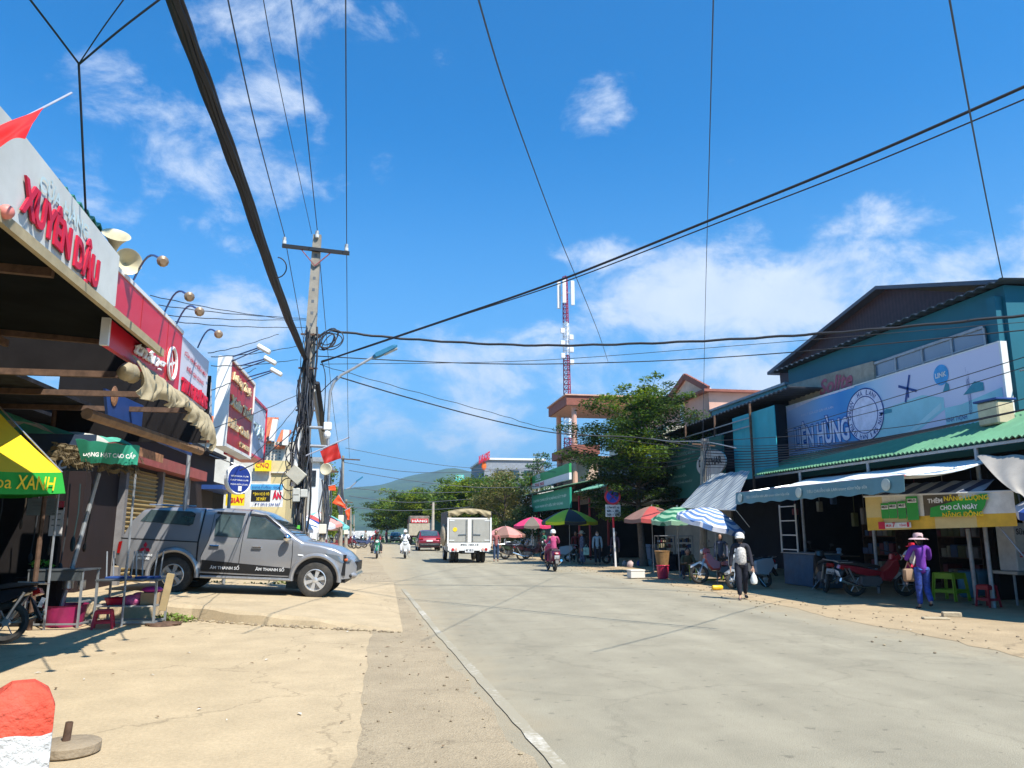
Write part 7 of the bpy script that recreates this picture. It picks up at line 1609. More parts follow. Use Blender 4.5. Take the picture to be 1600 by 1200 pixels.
def person(lab, P, rz, H=1.58, hip=(0, 0, .52), lean=0., legs=None, arms=None, head=(0, 0), shirt=(.5, .5, .5), trousers=(.05, .05, .06), hat=None, hair=(.015, .012, .01), mask=None, sleeves='long', build_=1., group=None, shoes=(.05, .04, .04), shirtmat=None, troumat=None, sub=1, name='person', sit=None):
    """faces +x. legs/arms: per side (right, left) tuples of two unit-ish directions: thigh, shin / upper arm, forearm"""
    t = thing(name, lab, 'person', (0, 0, 0), 0, group); h = H
    D = lambda v: Vector(v).normalized()
    legs = legs or (((.12, 0, -1), (-.05, 0, -1)), ((-.12, 0, -1), (-.12, 0, -1))); arms = arms or (((.05, -.12, -1), (.2, 0, -1)), ((-.05, .12, -1), (.15, 0, -1)))
    pv = Vector(hip) * h; up = D((math.sin(lean), 0, math.cos(lean))); V = [pv, pv + up * .09 * h, pv + up * .19 * h, pv + up * .275 * h, pv + up * .325 * h]; Rr = [(.085 * build_, .062 * build_), (.072 * build_, .055 * build_), (.085 * build_, .06 * build_), (.05, .04), (.032, .032)]
    V = [Vector(v) for v in V]; Rr = [(a * h / 1.6, b_ * h / 1.6) for a, b_ in Rr]; E = [(0, 1), (1, 2), (2, 3), (3, 4)]; J = {}
    fw = D((math.cos(lean), 0, -math.sin(lean))); sd_ = Vector((0, 1, 0)); k = h / 1.6
    for s, nm in ((-1, 'R'), (1, 'L')):
        a = arms[0 if s < 0 else 1]; sh = pv + up * .262 * h + sd_ * s * .105 * h; el = sh + D(a[0]) * .175 * h; wr = el + D(a[1]) * .15 * h
        i0 = len(V); V += [sh, el, wr, wr + D(a[1]) * .035 * h]; Rr += [(.042 * k,) * 2, (.033 * k,) * 2, (.023 * k,) * 2, (.026 * k, .016 * k)]; E += [(3, i0), (i0, i0 + 1), (i0 + 1, i0 + 2), (i0 + 2, i0 + 3)]; J['arm' + nm] = (sh, el, wr, D(a[1]))
        l_ = legs[0 if s < 0 else 1]; hp = pv + sd_ * s * .052 * h - up * .02 * h; kn = hp + D(l_[0]) * .245 * h; an = kn + D(l_[1]) * .225 * h; ft = D((1, s * .12, -.25)) if abs(D(l_[1]).z) > .3 else D((.3, 0, -1)); to = an + ft * .10 * h
        i0 = len(V); V += [hp, kn, an, to]; Rr += [(.068 * k * build_,) * 2, (.046 * k,) * 2, (.032 * k,) * 2, (.026 * k,) * 2]; E += [(0, i0), (i0, i0 + 1), (i0 + 1, i0 + 2), (i0 + 2, i0 + 3)]; J['leg' + nm] = (hp, kn, an, to)
    vs, fs = skin_mesh(V, E, Rr, sub); b = MB(); b.add(vs, fs)
    yaw, tilt = head; hc = V[4] + up * .055 * h + fw * .012 * h; hm = Matrix.Translation(hc) @ Matrix.Rotation(yaw, 4, 'Z') @ Matrix.Rotation(lean * .5 + tilt, 4, 'Y')
    b.ell((0, 0, 0), (.092 * k, .074 * k, .115 * k), M=hm, nu=14, nv=10); b.ell((.088 * k, 0, -.012 * k), (.02 * k, .012 * k, .022 * k), M=hm, nu=6, nv=5)
    for s in (-1, 1): b.ell((0, s * .074 * k, -.005 * k), (.02 * k, .01 * k, .03 * k), M=hm, nu=6, nv=5)
    for nm in ('R', 'L'):    # palm and five separate fingers
        sh, el, wr, d = J['arm' + nm]; x, y = frame(d); s = -1 if nm == 'R' else 1; pc = wr + d * .05 * k
        b.ell(pc, (.036 * k, .02 * k, .045 * k), nu=8, nv=6, rot=Matrix((x, y, d)).transposed().to_3x3())
        for f in range(4):
            q = pc + d * .03 * k + x * (f - 1.5) * .018 * k; ln = (.055, .065, .062, .048)[f] * k; b.tube([q, q + d * ln * .5 + y * .006 * k * s, q + d * ln * .85 - y * .018 * k * s], [.0095 * k, .0085 * k, .006 * k], 5)
        q = pc - d * .01 * k + x * .03 * k; b.tube([q, q + x * .025 * k + d * .02 * k, q + x * .03 * k + d * .05 * k], [.011 * k, .0095 * k, .007 * k], 5)
    b.build('body', SKIN, t, True, 60)
    b = MB()
    for s in (-1, 1): b.ell((.084 * k, s * .03 * k, .012 * k), (.008 * k, .013 * k, .007 * k), M=hm, nu=6, nv=4)
    b.build('eyes', M_BLK, t); b = MB(); b.ell((.083 * k, 0, -.055 * k), (.012 * k, .024 * k, .008 * k), M=hm, nu=6, nv=4); b.build('mouth', mat('lips', (.30, .09, .08)), t)
    SM = shirtmat or mat('cloth_%.2f_%.2f_%.2f' % shirt, shirt, .85, 0, .2, 9, bump=.9, bscale=11)
    Vs = [pv - up * .085 * h, pv + up * .02 * h, V[1] + up * .01 * h, V[2], V[3]]; Rs = [(.135 * build_ * k, .115 * build_ * k), (.135 * build_ * k, .108 * build_ * k), (.122 * build_ * k, .10 * build_ * k), (.135 * build_ * k, .105 * build_ * k), (.085 * k, .07 * k)]; Es = [(0, 1), (1, 2), (2, 3), (3, 4)]
    for nm in ('R', 'L'):
        sh, el, wr, d = J['arm' + nm]; i0 = len(Vs); Vs += [sh, sh.lerp(el, .9)] + ([el, wr - d * .01] if sleeves == 'long' else []); Rs += [(.064 * k,) * 2, (.056 * k,) * 2] + ([(.053 * k,) * 2, (.042 * k,) * 2] if sleeves == 'long' else []); Es += [(4, i0), (i0, i0 + 1)] + ([(i0 + 1, i0 + 2), (i0 + 2, i0 + 3)] if sleeves == 'long' else [])
    vs, fs = skin_mesh(Vs, Es, Rs, sub); b = MB(); b.add(vs, fs); b.build('shirt', SM, t, True, 60)
    TM = troumat or mat('cloth_%.2f_%.2f_%.2f' % trousers, trousers, .85, 0, .2, 6, bump=.9, bscale=10)
    Vs = [pv + up * .03 * h]; Rs = [(.125 * build_ * k, .105 * build_ * k)]; Es = []
    for nm in ('R', 'L'):
        hp, kn, an, to = J['leg' + nm]; i0 = len(Vs); Vs += [hp, kn, kn.lerp(an, .93)]; Rs += [(.098 * k * build_,) * 2, (.074 * k,) * 2, (.060 * k,) * 2]; Es += [(0, i0), (i0, i0 + 1), (i0 + 1, i0 + 2)]
    vs, fs = skin_mesh(Vs, Es, Rs, sub); b = MB(); b.add(vs, fs); b.build('trousers', TM, t, True, 60)
    for nm in ('R', 'L'):
        hp, kn, an, to = J['leg' + nm]; b = MB(); d = (to - an).normalized(); b.ell(an.lerp(to, .6) - Vector((0, 0, .012 * k)), (.10 * k, .042 * k, .032 * k), nu=10, nv=6, rot=d.to_track_quat('X', 'Z').to_matrix()); b.build('shoe', mat('shoe_%.2f' % shoes[0], shoes, .7), t, True)
    if hair and hat is None or (hair and hat and hat[0] != 'helmet'):
        b = MB(); b.ell((-.016 * k, 0, .022 * k), (.094 * k, .084 * k, .108 * k), M=hm, nu=14, nv=9); b.ell((-.06 * k, 0, -.05 * k), (.045 * k, .06 * k, .09 * k), M=hm, nu=10, nv=7); b.build('hair', mat('hair', hair, .5), t, True)
    if hat:
        kd, hcol = hat; HM = mat('hat_%.2f_%.2f_%.2f' % hcol, hcol, .35 if kd == 'helmet' else .85, 0, .05, 4, coat=.4 if kd == 'helmet' else 0); b = MB()
        if kd == 'helmet': b.lathe([(.118 * k, -.02 * k), (.124 * k, .03 * k), (.110 * k, .085 * k), (.075 * k, .125 * k), (.03 * k, .142 * k), (0, .145 * k)], 18, (0, 0, .0), (0, 0, 1), M=hm @ Matrix.Diagonal((1.08, .92, 1, 1))); b.pillow([(.09 * k, .02 * k), (.10 * k, .045 * k), (.19 * k, .01 * k), (.185 * k, -.002 * k)], .09 * k, .8, M=hm)
        elif kd == 'brim': b.lathe([(.098 * k, .02 * k), (.100 * k, .09 * k), (.08 * k, .125 * k), (0, .135 * k)], 16, (0, 0, .0), M=hm); b.lathe([(.098 * k, .028 * k), (.17 * k, .012 * k), (.20 * k, -.008 * k), (.17 * k, .004 * k), (.098 * k, .018 * k)], 20, (0, 0, 0), M=hm)
        else: b.lathe([(.10 * k, .01 * k), (.102 * k, .07 * k), (.07 * k, .12 * k), (0, .13 * k)], 16, (0, 0, 0), M=hm); b.pillow([(.08 * k, .03 * k), (.09 * k, .045 * k), (.18 * k, .015 * k)], .07 * k, .8, M=hm)
        b.build('helmet' if kd == 'helmet' else 'hat', HM, t, True)
    if mask:
        b = MB(); b.ell((.035 * k, 0, -.045 * k), (.066 * k, .076 * k, .062 * k), M=hm, nu=12, nv=8); b.build('face_mask', mat('mask_%.2f_%.2f' % mask[:2], mask, .8), t, True)
    place(t, P, rz); t['joints'] = 1; del t['joints']; return t, J, hm


FLO = mat('floral_cloth', (.50, .47, .44), .85, 0, .6, 26); FLD = mat('floral_dark', (.10, .12, .18), .85, 0, .8, 20)
YV = 9.4  # view heading, for facing the camera
# walking woman, white helmet
P = G(1161, 936, .01); FC = R(180 + 55)
wt, J, hm = person('woman in white helmet, dark cardigan and flowered blouse walking along the sunlit dirt', P, R(250), 1.56, legs=(((.28, 0, -1), (.05, .02, -1)), ((-.22, 0, -1), (-.42, 0, -1))), arms=(((-.15, -.22, -1), (.18, -.1, -1)), ((.05, .22, -1), (.25, .12, -1))), shirt=(.02, .02, .03), trousers=(.012, .014, .025), hat=('helmet', (.62, .60, .55)), mask=(.05, .045, .05), shoes=(.10, .07, .06))
b = MB(); h_ = 1.56
vs, fs = skin_mesh([(0.02, 0, .47 * h_), (.025, 0, .60 * h_), (.03, 0, .72 * h_), (.02, 0, .785 * h_)], [(0, 1), (1, 2), (2, 3)], [(.150, .140), (.136, .130), (.138, .130), (.085, .09)]); M0 = wt.matrix_world.copy(); b.add(vs, fs); bl = b.build('blouse', FLO, None, True, 60); bl.parent = wt
def carry(name, lab, cat, wt, off, fn, mats):   # something held: its own thing placed in world space
    M_ = Matrix.LocRotScale(Vector(wt.location), wt.rotation_euler, wt.scale); p = M_ @ Vector(off); b = MB(); fn(b, p); return tag(b.build(name, mats, None, True, 60), lab, cat)
wr = J['armL'][2] + J['armL'][3] * .08
def bagf(b, p): b.lathe([(.012, 0), (.02, -.05), (.06, -.12), (.085, -.22), (.07, -.29), (.0, -.31)], 12, p)
carry('plastic_bag', 'white plastic bag in the hand of the walking woman', 'bag', wt, wr, bagf, [mat('bag_white', (.70, .72, .68), .4, 0, .1, 12, bump=.5)])
# woman carrying a child
P = G(1446, 951, .01)
ct, J, hm = person('woman in purple shirt and blue patterned trousers carrying a child on her arm', P, R(75), 1.56, legs=(((.15, 0, -1), (-.65, 0, -.9)), ((.05, 0, -1), (.0, 0, -1))), arms=(((.5, -.25, -.8), (.8, .5, .25)), ((.4, .25, -.8), (.8, -.5, .3))), shirt=(.14, .03, .30), troumat=mat('blue_pattern', (.03, .06, .26), .85, 0, .8, 16), hat=('brim', (.55, .38, .40)))
M_ = Matrix.LocRotScale(Vector(ct.location), ct.rotation_euler, ct.scale)
cp = M_ @ Vector((.34, .02, .14)); kt, J2, _ = person('small child in a bright red sun hat held by the woman in purple', cp, R(75 + 160), .98, hip=(0, 0, .75), legs=(((.75, -.4, -.5), (-.1, 0, -1)), ((.75, .4, -.5), (-.1, 0, -1))), arms=(((.6, -.3, -.4), (.8, 0, .1)), ((.6, .3, -.4), (.8, 0, .1))), shirt=(.62, .60, .58), trousers=(.55, .03, .08), hat=('brim', (.75, .02, .05)), build_=1.1, shoes=(.5, .4, .35))
wr = J['armR'][2]
def bagb(b, p): b.bbox(p.x - .12, p.x + .12, p.y - .05, p.y + .05, p.z - .32, p.z - .06, .03); b.tube([p + Vector((-.07, 0, -.06)), p + Vector((0, 0, .08)), p + Vector((.07, 0, -.06))], .008, 5)
carry('handbag', 'brown bag hanging beside the woman carrying the child', 'bag', ct, (.02, .26, .86), bagb, [mat('bag_brown', (.24, .15, .09), .7)])

# seated seller
P = G(1075, 903, .02)
t, J, hm = person('seller in an olive jacket sitting low under the ringed umbrellas', P, R(255), 1.56, hip=(0, 0, .20), lean=.28, legs=(((.9, -.25, .35), (.05, 0, -1)), ((.9, .25, .35), (.05, 0, -1))), arms=(((.5, -.2, -.8), (.9, .3, .1)), ((.5, .2, -.8), (.9, -.3, .1))), shirt=(.09, .09, .05), trousers=(.02, .02, .03), build_=1.08)
def stool(lab, P, col, h=.26, w=.15, rz=0, group=None, name='plastic_stool', top=.8):
    t = thing(name, lab, 'stool', P, 0, group); m = mat('plastic_%.2f_%.2f_%.2f' % col, col, .4, 0, .05, 3); M = Matrix.Translation(Vector(P)) @ Matrix.Rotation(rz, 4, 'Z')
    b = MB(); wt_ = w * top; b.bbox(-wt_, wt_, -wt_, wt_, h - .02, h, .008, M=M); b.build('seat', m, t)
    for sx in (-1, 1):
        for sy in (-1, 1):
            b = MB(); q = [(sx * wt_ * .92, sy * wt_ * .92, h - .02), (sx * w, sy * w, 0)]; b.bar(q[0], q[1], w * .28, .012, M=M); b.bar((q[0][0] * .98, q[0][1] * .98, q[0][2]), (q[1][0] * .98, q[1][1] * .98, 0), .012, w * .28, M=M); b.build('leg', m, t)
    b = MB()
    for s in (-1, 1):
        b.box(-w * .85, w * .85, s * w * .93 - .006, s * w * .93 + .006, h * .28, h * .40, M=M); b.box(s * w * .93 - .006, s * w * .93 + .006, -w * .85, w * .85, h * .28, h * .40, M=M)
        b.box(-w * .85, w * .85, s * w * .84 - .005, s * w * .84 + .005, h * .78, h - .02, M=M); b.box(s * w * .84 - .005, s * w * .84 + .005, -w * .85, w * .85, h * .78, h - .02, M=M)
    b.build('skirt', m, t); return t
stool('low stool under the seated seller', tuple(G(1073, 901, .02)), (.05, .10, .25), .24)

# moving riders -------------------------------------------------------------
def rider(lab, bike, P, rz, shirt, trousers, helmet, H=1.6, back=0, mask=None, sleeves='long', arms=None, lean=.12):
    M_ = Matrix.Translation(Vector(P)) @ Matrix.Rotation(rz, 4, 'Z'); pos = M_ @ Vector((.18 - back, 0, 0))
    return person(lab, pos, rz, H, hip=(0, 0, .555), lean=lean, legs=(((.9, -.42, -.38), (.02, 0, -1)), ((.9, .42, -.38), (.02, 0, -1))), arms=arms or (((.62, -.32, -.75), (.85, .02, .28)), ((.62, .32, -.75), (.85, -.02, .28))), shirt=shirt, trousers=trousers, hat=('helmet', helmet), mask=mask, sleeves=sleeves)
P = G(867, 893, 0); P.z = 0; motorbike('black and magenta scooter ridden away by the person in pink', P, R(90), (.14, .02, .06), 'scooter', rx=0, group='moving motorbikes')
rider('rider in a pink patterned jacket and white helmet going away', None, P, R(90), (.42, .06, .16), (.10, .02, .05), (.68, .68, .66))
P = G(633, 873, 0); P.z = 0; motorbike('white scooter coming towards the camera', P + Vector((0, 1.2, 0)), R(-90), (.60, .60, .60), 'scooter', rx=0, group='moving motorbikes')
rider('rider in all white with white helmet coming towards the camera', None, P + Vector((0, 1.2, 0)), R(-90), (.72, .72, .74), (.70, .70, .72), (.70, .70, .68))
P = G(589, 873, 0); P.z = 0; motorbike('green motorbike carrying two people towards the camera', P + Vector((0, 1.2, 0)), R(-91), (.02, .22, .12), 'underbone', rx=0, group='moving motorbikes')
rider('front rider in a dark jacket on the green motorbike', None, P + Vector((0, 1.2, 0)), R(-91), (.04, .04, .045), (.03, .03, .04), (.10, .08, .08))
rider('passenger in red behind the rider on the green motorbike', None, P + Vector((-.1, 1.2, 0)), R(-91), (.40, .02, .04), (.04, .04, .05), (.35, .04, .05), back=.38, H=1.56, arms=(((.5, -.4, -.8), (.8, .3, 0)), ((.5, .4, -.8), (.8, -.3, 0))))

# standing people in and near the shade
def stand(lab, px, py, Y, rz, **k):
    q = FY(px, py, Y); return person(lab, (q.x, Y, .02), rz, **k)
stand('man in a faded pink shirt and jeans standing right of the canvas lorry', 775, 870, 40, R(260), H=1.62, shirt=(.30, .10, .10), trousers=(.04, .07, .14), sleeves='short')
stand('shopper in a sun hat and long flowered dress under the lime umbrella', 910, 874, 35.6, R(170), H=1.58, shirtmat=FLD, troumat=FLD, shirt=(.1, .1, .1), hat=('brim', (.40, .34, .24)))
stand('person in a pale blue shirt with a mask near the road sign', 934, 878, 35.2, R(250), H=1.58, shirt=(.26, .38, .45), trousers=(.02, .02, .03), mask=(.5, .5, .5))
stand('person in a green shirt behind the parked motorbikes', 850, 872, 41, R(200), H=1.58, shirt=(.02, .14, .09), trousers=(.02, .02, .03), hat=('cap', (.02, .06, .04)))
stand('vendor in dark clothes and grey hat standing behind the road sign', 962, 880, 34.5, R(230), H=1.56, shirt=(.06, .04, .07), trousers=(.02, .02, .02), hat=('cap', (.22, .20, .18)))
q = FY(916, 860, 35.2); b = MB(); b.bbox(q.x - .14, q.x + .14, q.y - .03, q.y + .03, .45, .8, .03); b.tube([(q.x - .08, q.y, .8), (q.x, q.y, .95), (q.x + .08, q.y, .8)], .008); tag(b.build('shopping_bag', mat('bag_green_white', (.30, .50, .42), .5, 0, .7, 8)), 'green and white shopping bag beside the shopper in the flowered dress', 'bag')

# ================================================================ MOTORBIKES PARKED
def gp(px, py): q = G(px, py, .02); return (q.x, q.y, .02)
motorbike('dark motorbike leaning in the shade at the left edge, rear number plate towards the road', tuple(G(4, 1006, .01)), R(186), (.02, .02, .025), rx=R(9), group='parked motorbikes')
motorbike('black motorbike with green graphics parked nearest the canvas lorry', gp(789, 874), R(12), (.03, .05, .03), col2=(.10, .25, .05), group='parked motorbikes')
motorbike('black and red motorbike with big front wheel parked left of the rider in pink', gp(815, 876), R(-18), (.05, .015, .02), group='parked motorbikes')
motorbike('blue seated motorbike half hidden behind the black and red one', (gp(800, 868)[0], gp(800, 868)[1], .02), R(-5), (.03, .05, .09), group='parked motorbikes')
motorbike('white fronted scooter under the lime and black umbrella', gp(888, 878), R(150), (.30, .31, .33), 'scooter', group='parked motorbikes')
motorbike('dark scooter right of the white fronted one, by the road sign', gp(948, 881), R(180), (.02, .02, .025), 'scooter', group='parked motorbikes')
motorbike('silver grey scooter just behind the walking woman', gp(1198, 918), R(198), (.34, .37, .40), 'scooter', group='parked motorbikes')
motorbike('white and red motorbike partly hidden left of the walking woman', gp(1158, 912), R(172), (.30, .05, .06), col2=(.6, .6, .6), group='parked motorbikes')
motorbike('red and white motorbike with chrome exhaust under the teal printed valance', gp(1336, 932), R(-8), (.30, .012, .025), col2=(.5, .5, .5), group='parked motorbikes', rx=R(8))
motorbike('black motorbike in deep shade left of the red and white one', gp(1290, 926), R(70), (.02, .02, .022), group='parked motorbikes')
for k, (px, py, c_, lab, kd) in enumerate([(560, 857, (.05, .08, .20), 'blue motorbike nearest the road among those parked past the pickup', 'underbone'), (548, 856, (.02, .02, .03), 'black motorbike second in the row past the pickup', 'underbone'), (552, 852, (.05, .22, .20), 'turquoise scooter third in the row past the pickup', 'scooter'), (540, 853, (.05, .08, .20), 'dark blue motorbike fourth in the row past the pickup', 'underbone'), (534, 857, (.20, .02, .03), 'dark red motorbike closest to the pickup nose', 'underbone'), (520, 853, (.02, .02, .03), 'black motorbike beside the far poles', 'underbone')]):
    motorbike(lab, gp(px, py), R(-8 - 6 * k), c_, kd, group='motorbikes parked past the pickup')

# ================================================================ SMALL OBJECTS, LEFT
def frame_table(lab, c, w, d, h, rz, shelf=True, m=None, panel=False, name='metal_table'):
    t = thing(name, lab, 'table', c, 0, None); M = Matrix.Translation(Vector(c)) @ Matrix.Rotation(rz, 4, 'Z'); m = m or mat('steel_frame', (.30, .32, .33), .45, .4, .15, 5)
    for sx in (-1, 1):
        for sy in (-1, 1):
            b = MB(); b.bar((sx * w / 2, sy * d / 2, 0), (sx * w / 2, sy * d / 2, h), .032, M=M); b.build('leg', m, t)
    b = MB(); b.box(-w / 2 - .03, w / 2 + .03, -d / 2 - .03, d / 2 + .03, h, h + .025, M=M); b.build('table_top', mat('sheet_metal', (.16, .18, .19), .4, .6, .2, 4), t)
    for sy in (-1, 1):
        b = MB(); b.bar((-w / 2, sy * d / 2, .06), (w / 2, sy * d / 2, .06), .028, M=M); b.build('rail', m, t)
    for sx in (-1, 1):
        b = MB(); b.bar((sx * w / 2, -d / 2, .06), (sx * w / 2, d / 2, .06), .028, M=M); b.bar((sx * w / 2, -d / 2, h * .45), (sx * w / 2, d / 2, h * .45), .028, M=M); b.build('side_rail', m, t)
    if panel: b = MB(); b.box(-w / 2, w / 2, -d / 2 - .016, -d / 2 - .004, h - .16, h, M=M); b.build('apron_panel', mat('sheet_metal', (.16, .18, .19)), t)
    if shelf: b = MB(); b.box(-w / 2, w / 2, -d / 2, d / 2, h * .42, h * .42 + .018, M=M); b.build('shelf', mat('shelf_pale', (.40, .38, .34), .6), t)
    return t, M
zA_ = .008
ft, M1 = frame_table('steel frame stall table with a sheet metal apron, left of the red stool', (-5.35, 14.45, zA_), .86, .55, .92, R(-6), False, panel=True)
b = MB(); c = M1 @ Vector((.05, .05, .0)); b.lathe([(.28, .0), (.34, .34), (.355, .35), (.33, .34), (.27, .02)], 20, c); tag(b.build('plastic_tub', mat('tub_magenta', (.30, .02, .09), .4), None, True), 'dark red plastic tub inside the steel stall table', 'tub')
for k, dx in enumerate((.1, .32)):
    c = M1 @ Vector((dx, -.05, .6)); t = thing('hanging_pot', 'small metal pot hanging under the steel stall table, %s' % ('larger one' if k == 0 else 'smaller one by the leg'), 'pot', c); b = MB(); b.lathe([(.05, 0), (.085 - .02 * k, .02), (.085 - .02 * k, .16), (.08 - .02 * k, .16), (.05, .02)], 14, c); b.build('bowl', M_STEEL, t, True); b = MB(); b.tube([c + Vector((0, 0, .16)), c + Vector((0, 0, .33))], .006, 4); b.build('hook', M_STEEL, t)
tc_ = (-4.25, 14.5, zA_)
gt, M2 = frame_table('shelf table with pink bags and basins, right of the steel stall table', tc_, .98, .5, .74, R(-6))
pk = [mat('plastic_purple', (.40, .03, .25), .4), mat('plastic_red', (.50, .01, .04), .4), mat('bag_pink', (.52, .10, .24), .5, 0, .15, 6, bump=.5), mat('carton', (.30, .20, .11), .8)]
c = M2 @ Vector((-.25, -.02, .335)); b = MB(); b.lathe([(.14, 0), (.19, .11), (.205, .115), (.18, .10), (.13, .01)], 20, c); tag(b.build('basin', pk[1], None, True), 'red basin on the shelf of the pink bag table', 'basin')
c = M2 @ Vector((.02, .0, .40)); b = MB(); b.ell(c, (.20, .13, .10)); b.ell(c + Vector((.1, 0, .06)), (.13, .1, .08)); tag(b.build('plastic_bag', pk[2], None, True), 'pink plastic bag slumped on the shelf beside the red basin', 'bag')
c = M2 @ Vector((.33, .0, .335)); b = MB(); b.bbox(c.x - .15, c.x + .15, c.y - .13, c.y + .13, c.z, c.z + .2, .008); tag(b.build('cardboard_box', pk[3]), 'small cardboard box at the right end of the table shelf', 'box'); b = MB(); b.ell(c + Vector((0, 0, .245)), (.18, .13, .06)); tag(b.build('plastic_bag', pk[0], None, True), 'purple plastic bag on top of the small cardboard box', 'bag')
stool('red plastic stool in front of the pink bag table', (-4.52, 14.02, zA_), (.62, .03, .05), .30, .15, R(12))
for k, dx in enumerate((-.3, .2)):     # upturned stools on the table
    t = thing('upturned_stool', 'dark upturned metal stool on the table, %s' % ('left one' if k == 0 else 'right one beside the pickup'), 'stool', M2 @ Vector((dx, .1, .77)), 0, 'upturned stools')
    M3 = M2 @ Matrix.Translation((dx, .1, .767)); b = MB(); b.bbox(-.17, .17, -.15, .15, 0, .03, .006, M=M3); b.build('seat', M_BLUEP, t)
    for sx in (-1, 1):
        for sy in (-1, 1):
            b = MB(); b.tube([(sx * .15, sy * .13, .03), (sx * .18, sy * .13, .46)], .013, 5, M=M3); b.build('leg', M_GALV, t)
c = M2 @ Vector((.62, -.15, 0)); b = MB(); b.tube([c + Vector((.28 * math.cos(a), .16 * math.sin(a), .03)) for a in [i * math.pi / 10 for i in range(21)]], .022, 6); b.lathe([(.24, .0), (.22, .04), (0, .05)], 18, c); tag(b.build('cast_iron_ring', M_RUST, None, True), 'round rusty stand base on the ground by the table leg', 'stand')
b = MB(); b.bbox(-.02, .10, -.02, .02, 0, .62, .004, M=Matrix.Translation(M2 @ Vector((.56, -.2, .25))) @ Matrix.Rotation(.15, 4, 'Y')); tag(b.build('plank', mat('plank', (.36, .27, .14), .8)), 'weathered board leaning at the right end of the pink bag table', 'board')
# poster, hanging things, chairs inside the first shop
for k, (px, py, m_, w_, h_, lab) in enumerate([(88, 815, (.55, .53, .52), .22, .5, 'pale paper poster hanging in the dark shop, right one'), (66, 792, (.16, .18, .17), .5, .3, 'dull green printed sheet hanging in the dark shop'), (92, 790, (.5, .05, .08), .16, .16, 'small red and white label above the paper poster')]):
    c = FY(px, py, 14.9); t = thing('poster', lab, 'poster', c); b = MB(); b.box(c.x - w_ / 2, c.x + w_ / 2, c.y, c.y + .012, c.z - h_ / 2, c.z + h_ / 2); b.build('sheet', mat('poster_%d' % k, m_, .7, 0, .2, 4), t)
    b = MB()
    for i in range(3): b.box(c.x - w_ * .35, c.x + w_ * .3, c.y - .004, c.y - .001, c.z + h_ * (.25 - .2 * i), c.z + h_ * (.29 - .2 * i))
    b.build('print_lines', M_SHAD, t)
rg = random.Random(4)
for k in range(9):
    px = 8 + k * 17; c = FY(px + rg.uniform(-4, 4), 756, 15.1 + rg.uniform(-.4, .8)); L_ = rg.uniform(.5, 1.5); b = MB(); b.tube([c, c + Vector((.02, 0, -L_ * .5)), c + Vector((-.02, 0, -L_))], .012, 5); b.ell(c + Vector((-.02, 0, -L_ - .05)), (rg.uniform(.02, .05), .04, rg.uniform(.06, .16)))
    tag(b.build('hanging_bundle', mat('bundle_%d' % (k % 3), ((.03, .035, .04), (.015, .04, .045), (.04, .03, .02))[k % 3], .8), None, True), 'cord with a small bundle hanging in the dark left shop', 'bundle', 'bundles hanging in the dark shop')
c = FY(112, 860, 14.6); b = MB(); b.tube([(c.x - .12, c.y, .02), (c.x + .28, c.y + .1, 2.6)], .038, 8); tag(b.build('leaning_pipe', M_GALV, None, True), 'grey pipe leaning in the left shop beside the posters', 'pipe')
c = FY(68, 865, 14.7); t = thing('potted_plant', 'tiny bright green potted plant in the dark left shop', 'plant', (c.x, c.y, .8)); b = MB(); b.lathe([(.06, 0), (.09, .14), (.07, .13)], 12, (c.x, c.y, .82)); b.build('pot', M_RUST, t); leafobj('leaves', foliage([((c.x, c.y, 1.03), (.16, .1, .07), 1)], 60, .04, 3), [mat('bright_leaf', (.12, .34, .03), .5)], t, 1)
t = thing('side_cabinet', 'dark wooden cabinet carrying the little green plant', 'cabinet', (c.x, c.y + .05, 0)); b = MB(); b.bbox(c.x - .35, c.x + .35, c.y - .2, c.y + .25, 0.01, .80, .01); b.build('case', M_DARKW, t); b = MB(); b.bar((c.x - .1, c.y - .21, .4), (c.x + .1, c.y - .21, .4), .02); b.build('handle', M_STEEL, t)
# brick, weeds and rubble along the apron edge
c = G(363, 971, .01); b = MB(); b.bbox(-.085, .085, -.06, .06, 0, .155, .012, M=Matrix.Translation(c) @ Matrix.Rotation(.1, 4, 'Z')); tag(b.build('brick', mat('brick_tan', (.36, .28, .19), .9, bump=.4)), 'tan brick standing on end against the broken apron edge', 'brick')
for k, (px, py, n2, r2) in enumerate([(262, 966, 260, .22), (300, 962, 160, .25), (405, 915, 240, .5), (340, 912, 120, .3), (440, 912, 140, .3), (282, 968, 150, .2)]):
    c = G(px, py, .06 if py > 940 else .17); cl = [((c.x, c.y + .1, c.z), (r2, .12, .07), 1)]; V, F = foliage(cl, n2, .035, k + 5, .2)
    g_ = thing('w', 'x', 'x'); o_ = leafobj('weeds', (V, F), [mat('weed_green', (.14, .20, .03), .6, 0, .4, 8), L_OLIVE], g_, 2, [2, 1]); o_.parent = None; bpy.data.objects.remove(g_); tag(o_, kind='stuff')
rg = random.Random(12); b = MB(); RUB = [mat('rubble_a', (.34, .27, .17), .9, bump=.4), mat('rubble_b', (.22, .17, .11), .9, bump=.4)]
def pebble(b, c, r): b.ell(c, (r * rg.uniform(.7, 1.3), r * rg.uniform(.6, 1.1), r * rg.uniform(.35, .6)), rg.randrange(2), nu=6, nv=4, rot=Matrix.Rotation(rg.uniform(0, 3), 3, 'Z'))
for k in range(150):
    q = rg.random(); x_ = -3.9 + 4.2 * q; pebble(b, Vector((x_, ip(x_, [e[0] for e in EDGE], [e[1] for e in EDGE]) - rg.uniform(-.02, .16), .015)), rg.uniform(.015, .05))
for k in range(160):
    y_ = rg.uniform(4.5, 30); pebble(b, Vector((ip(y_, *RL) - rg.uniform(-.05, 1.1), y_, .012)), rg.uniform(.006, .022))
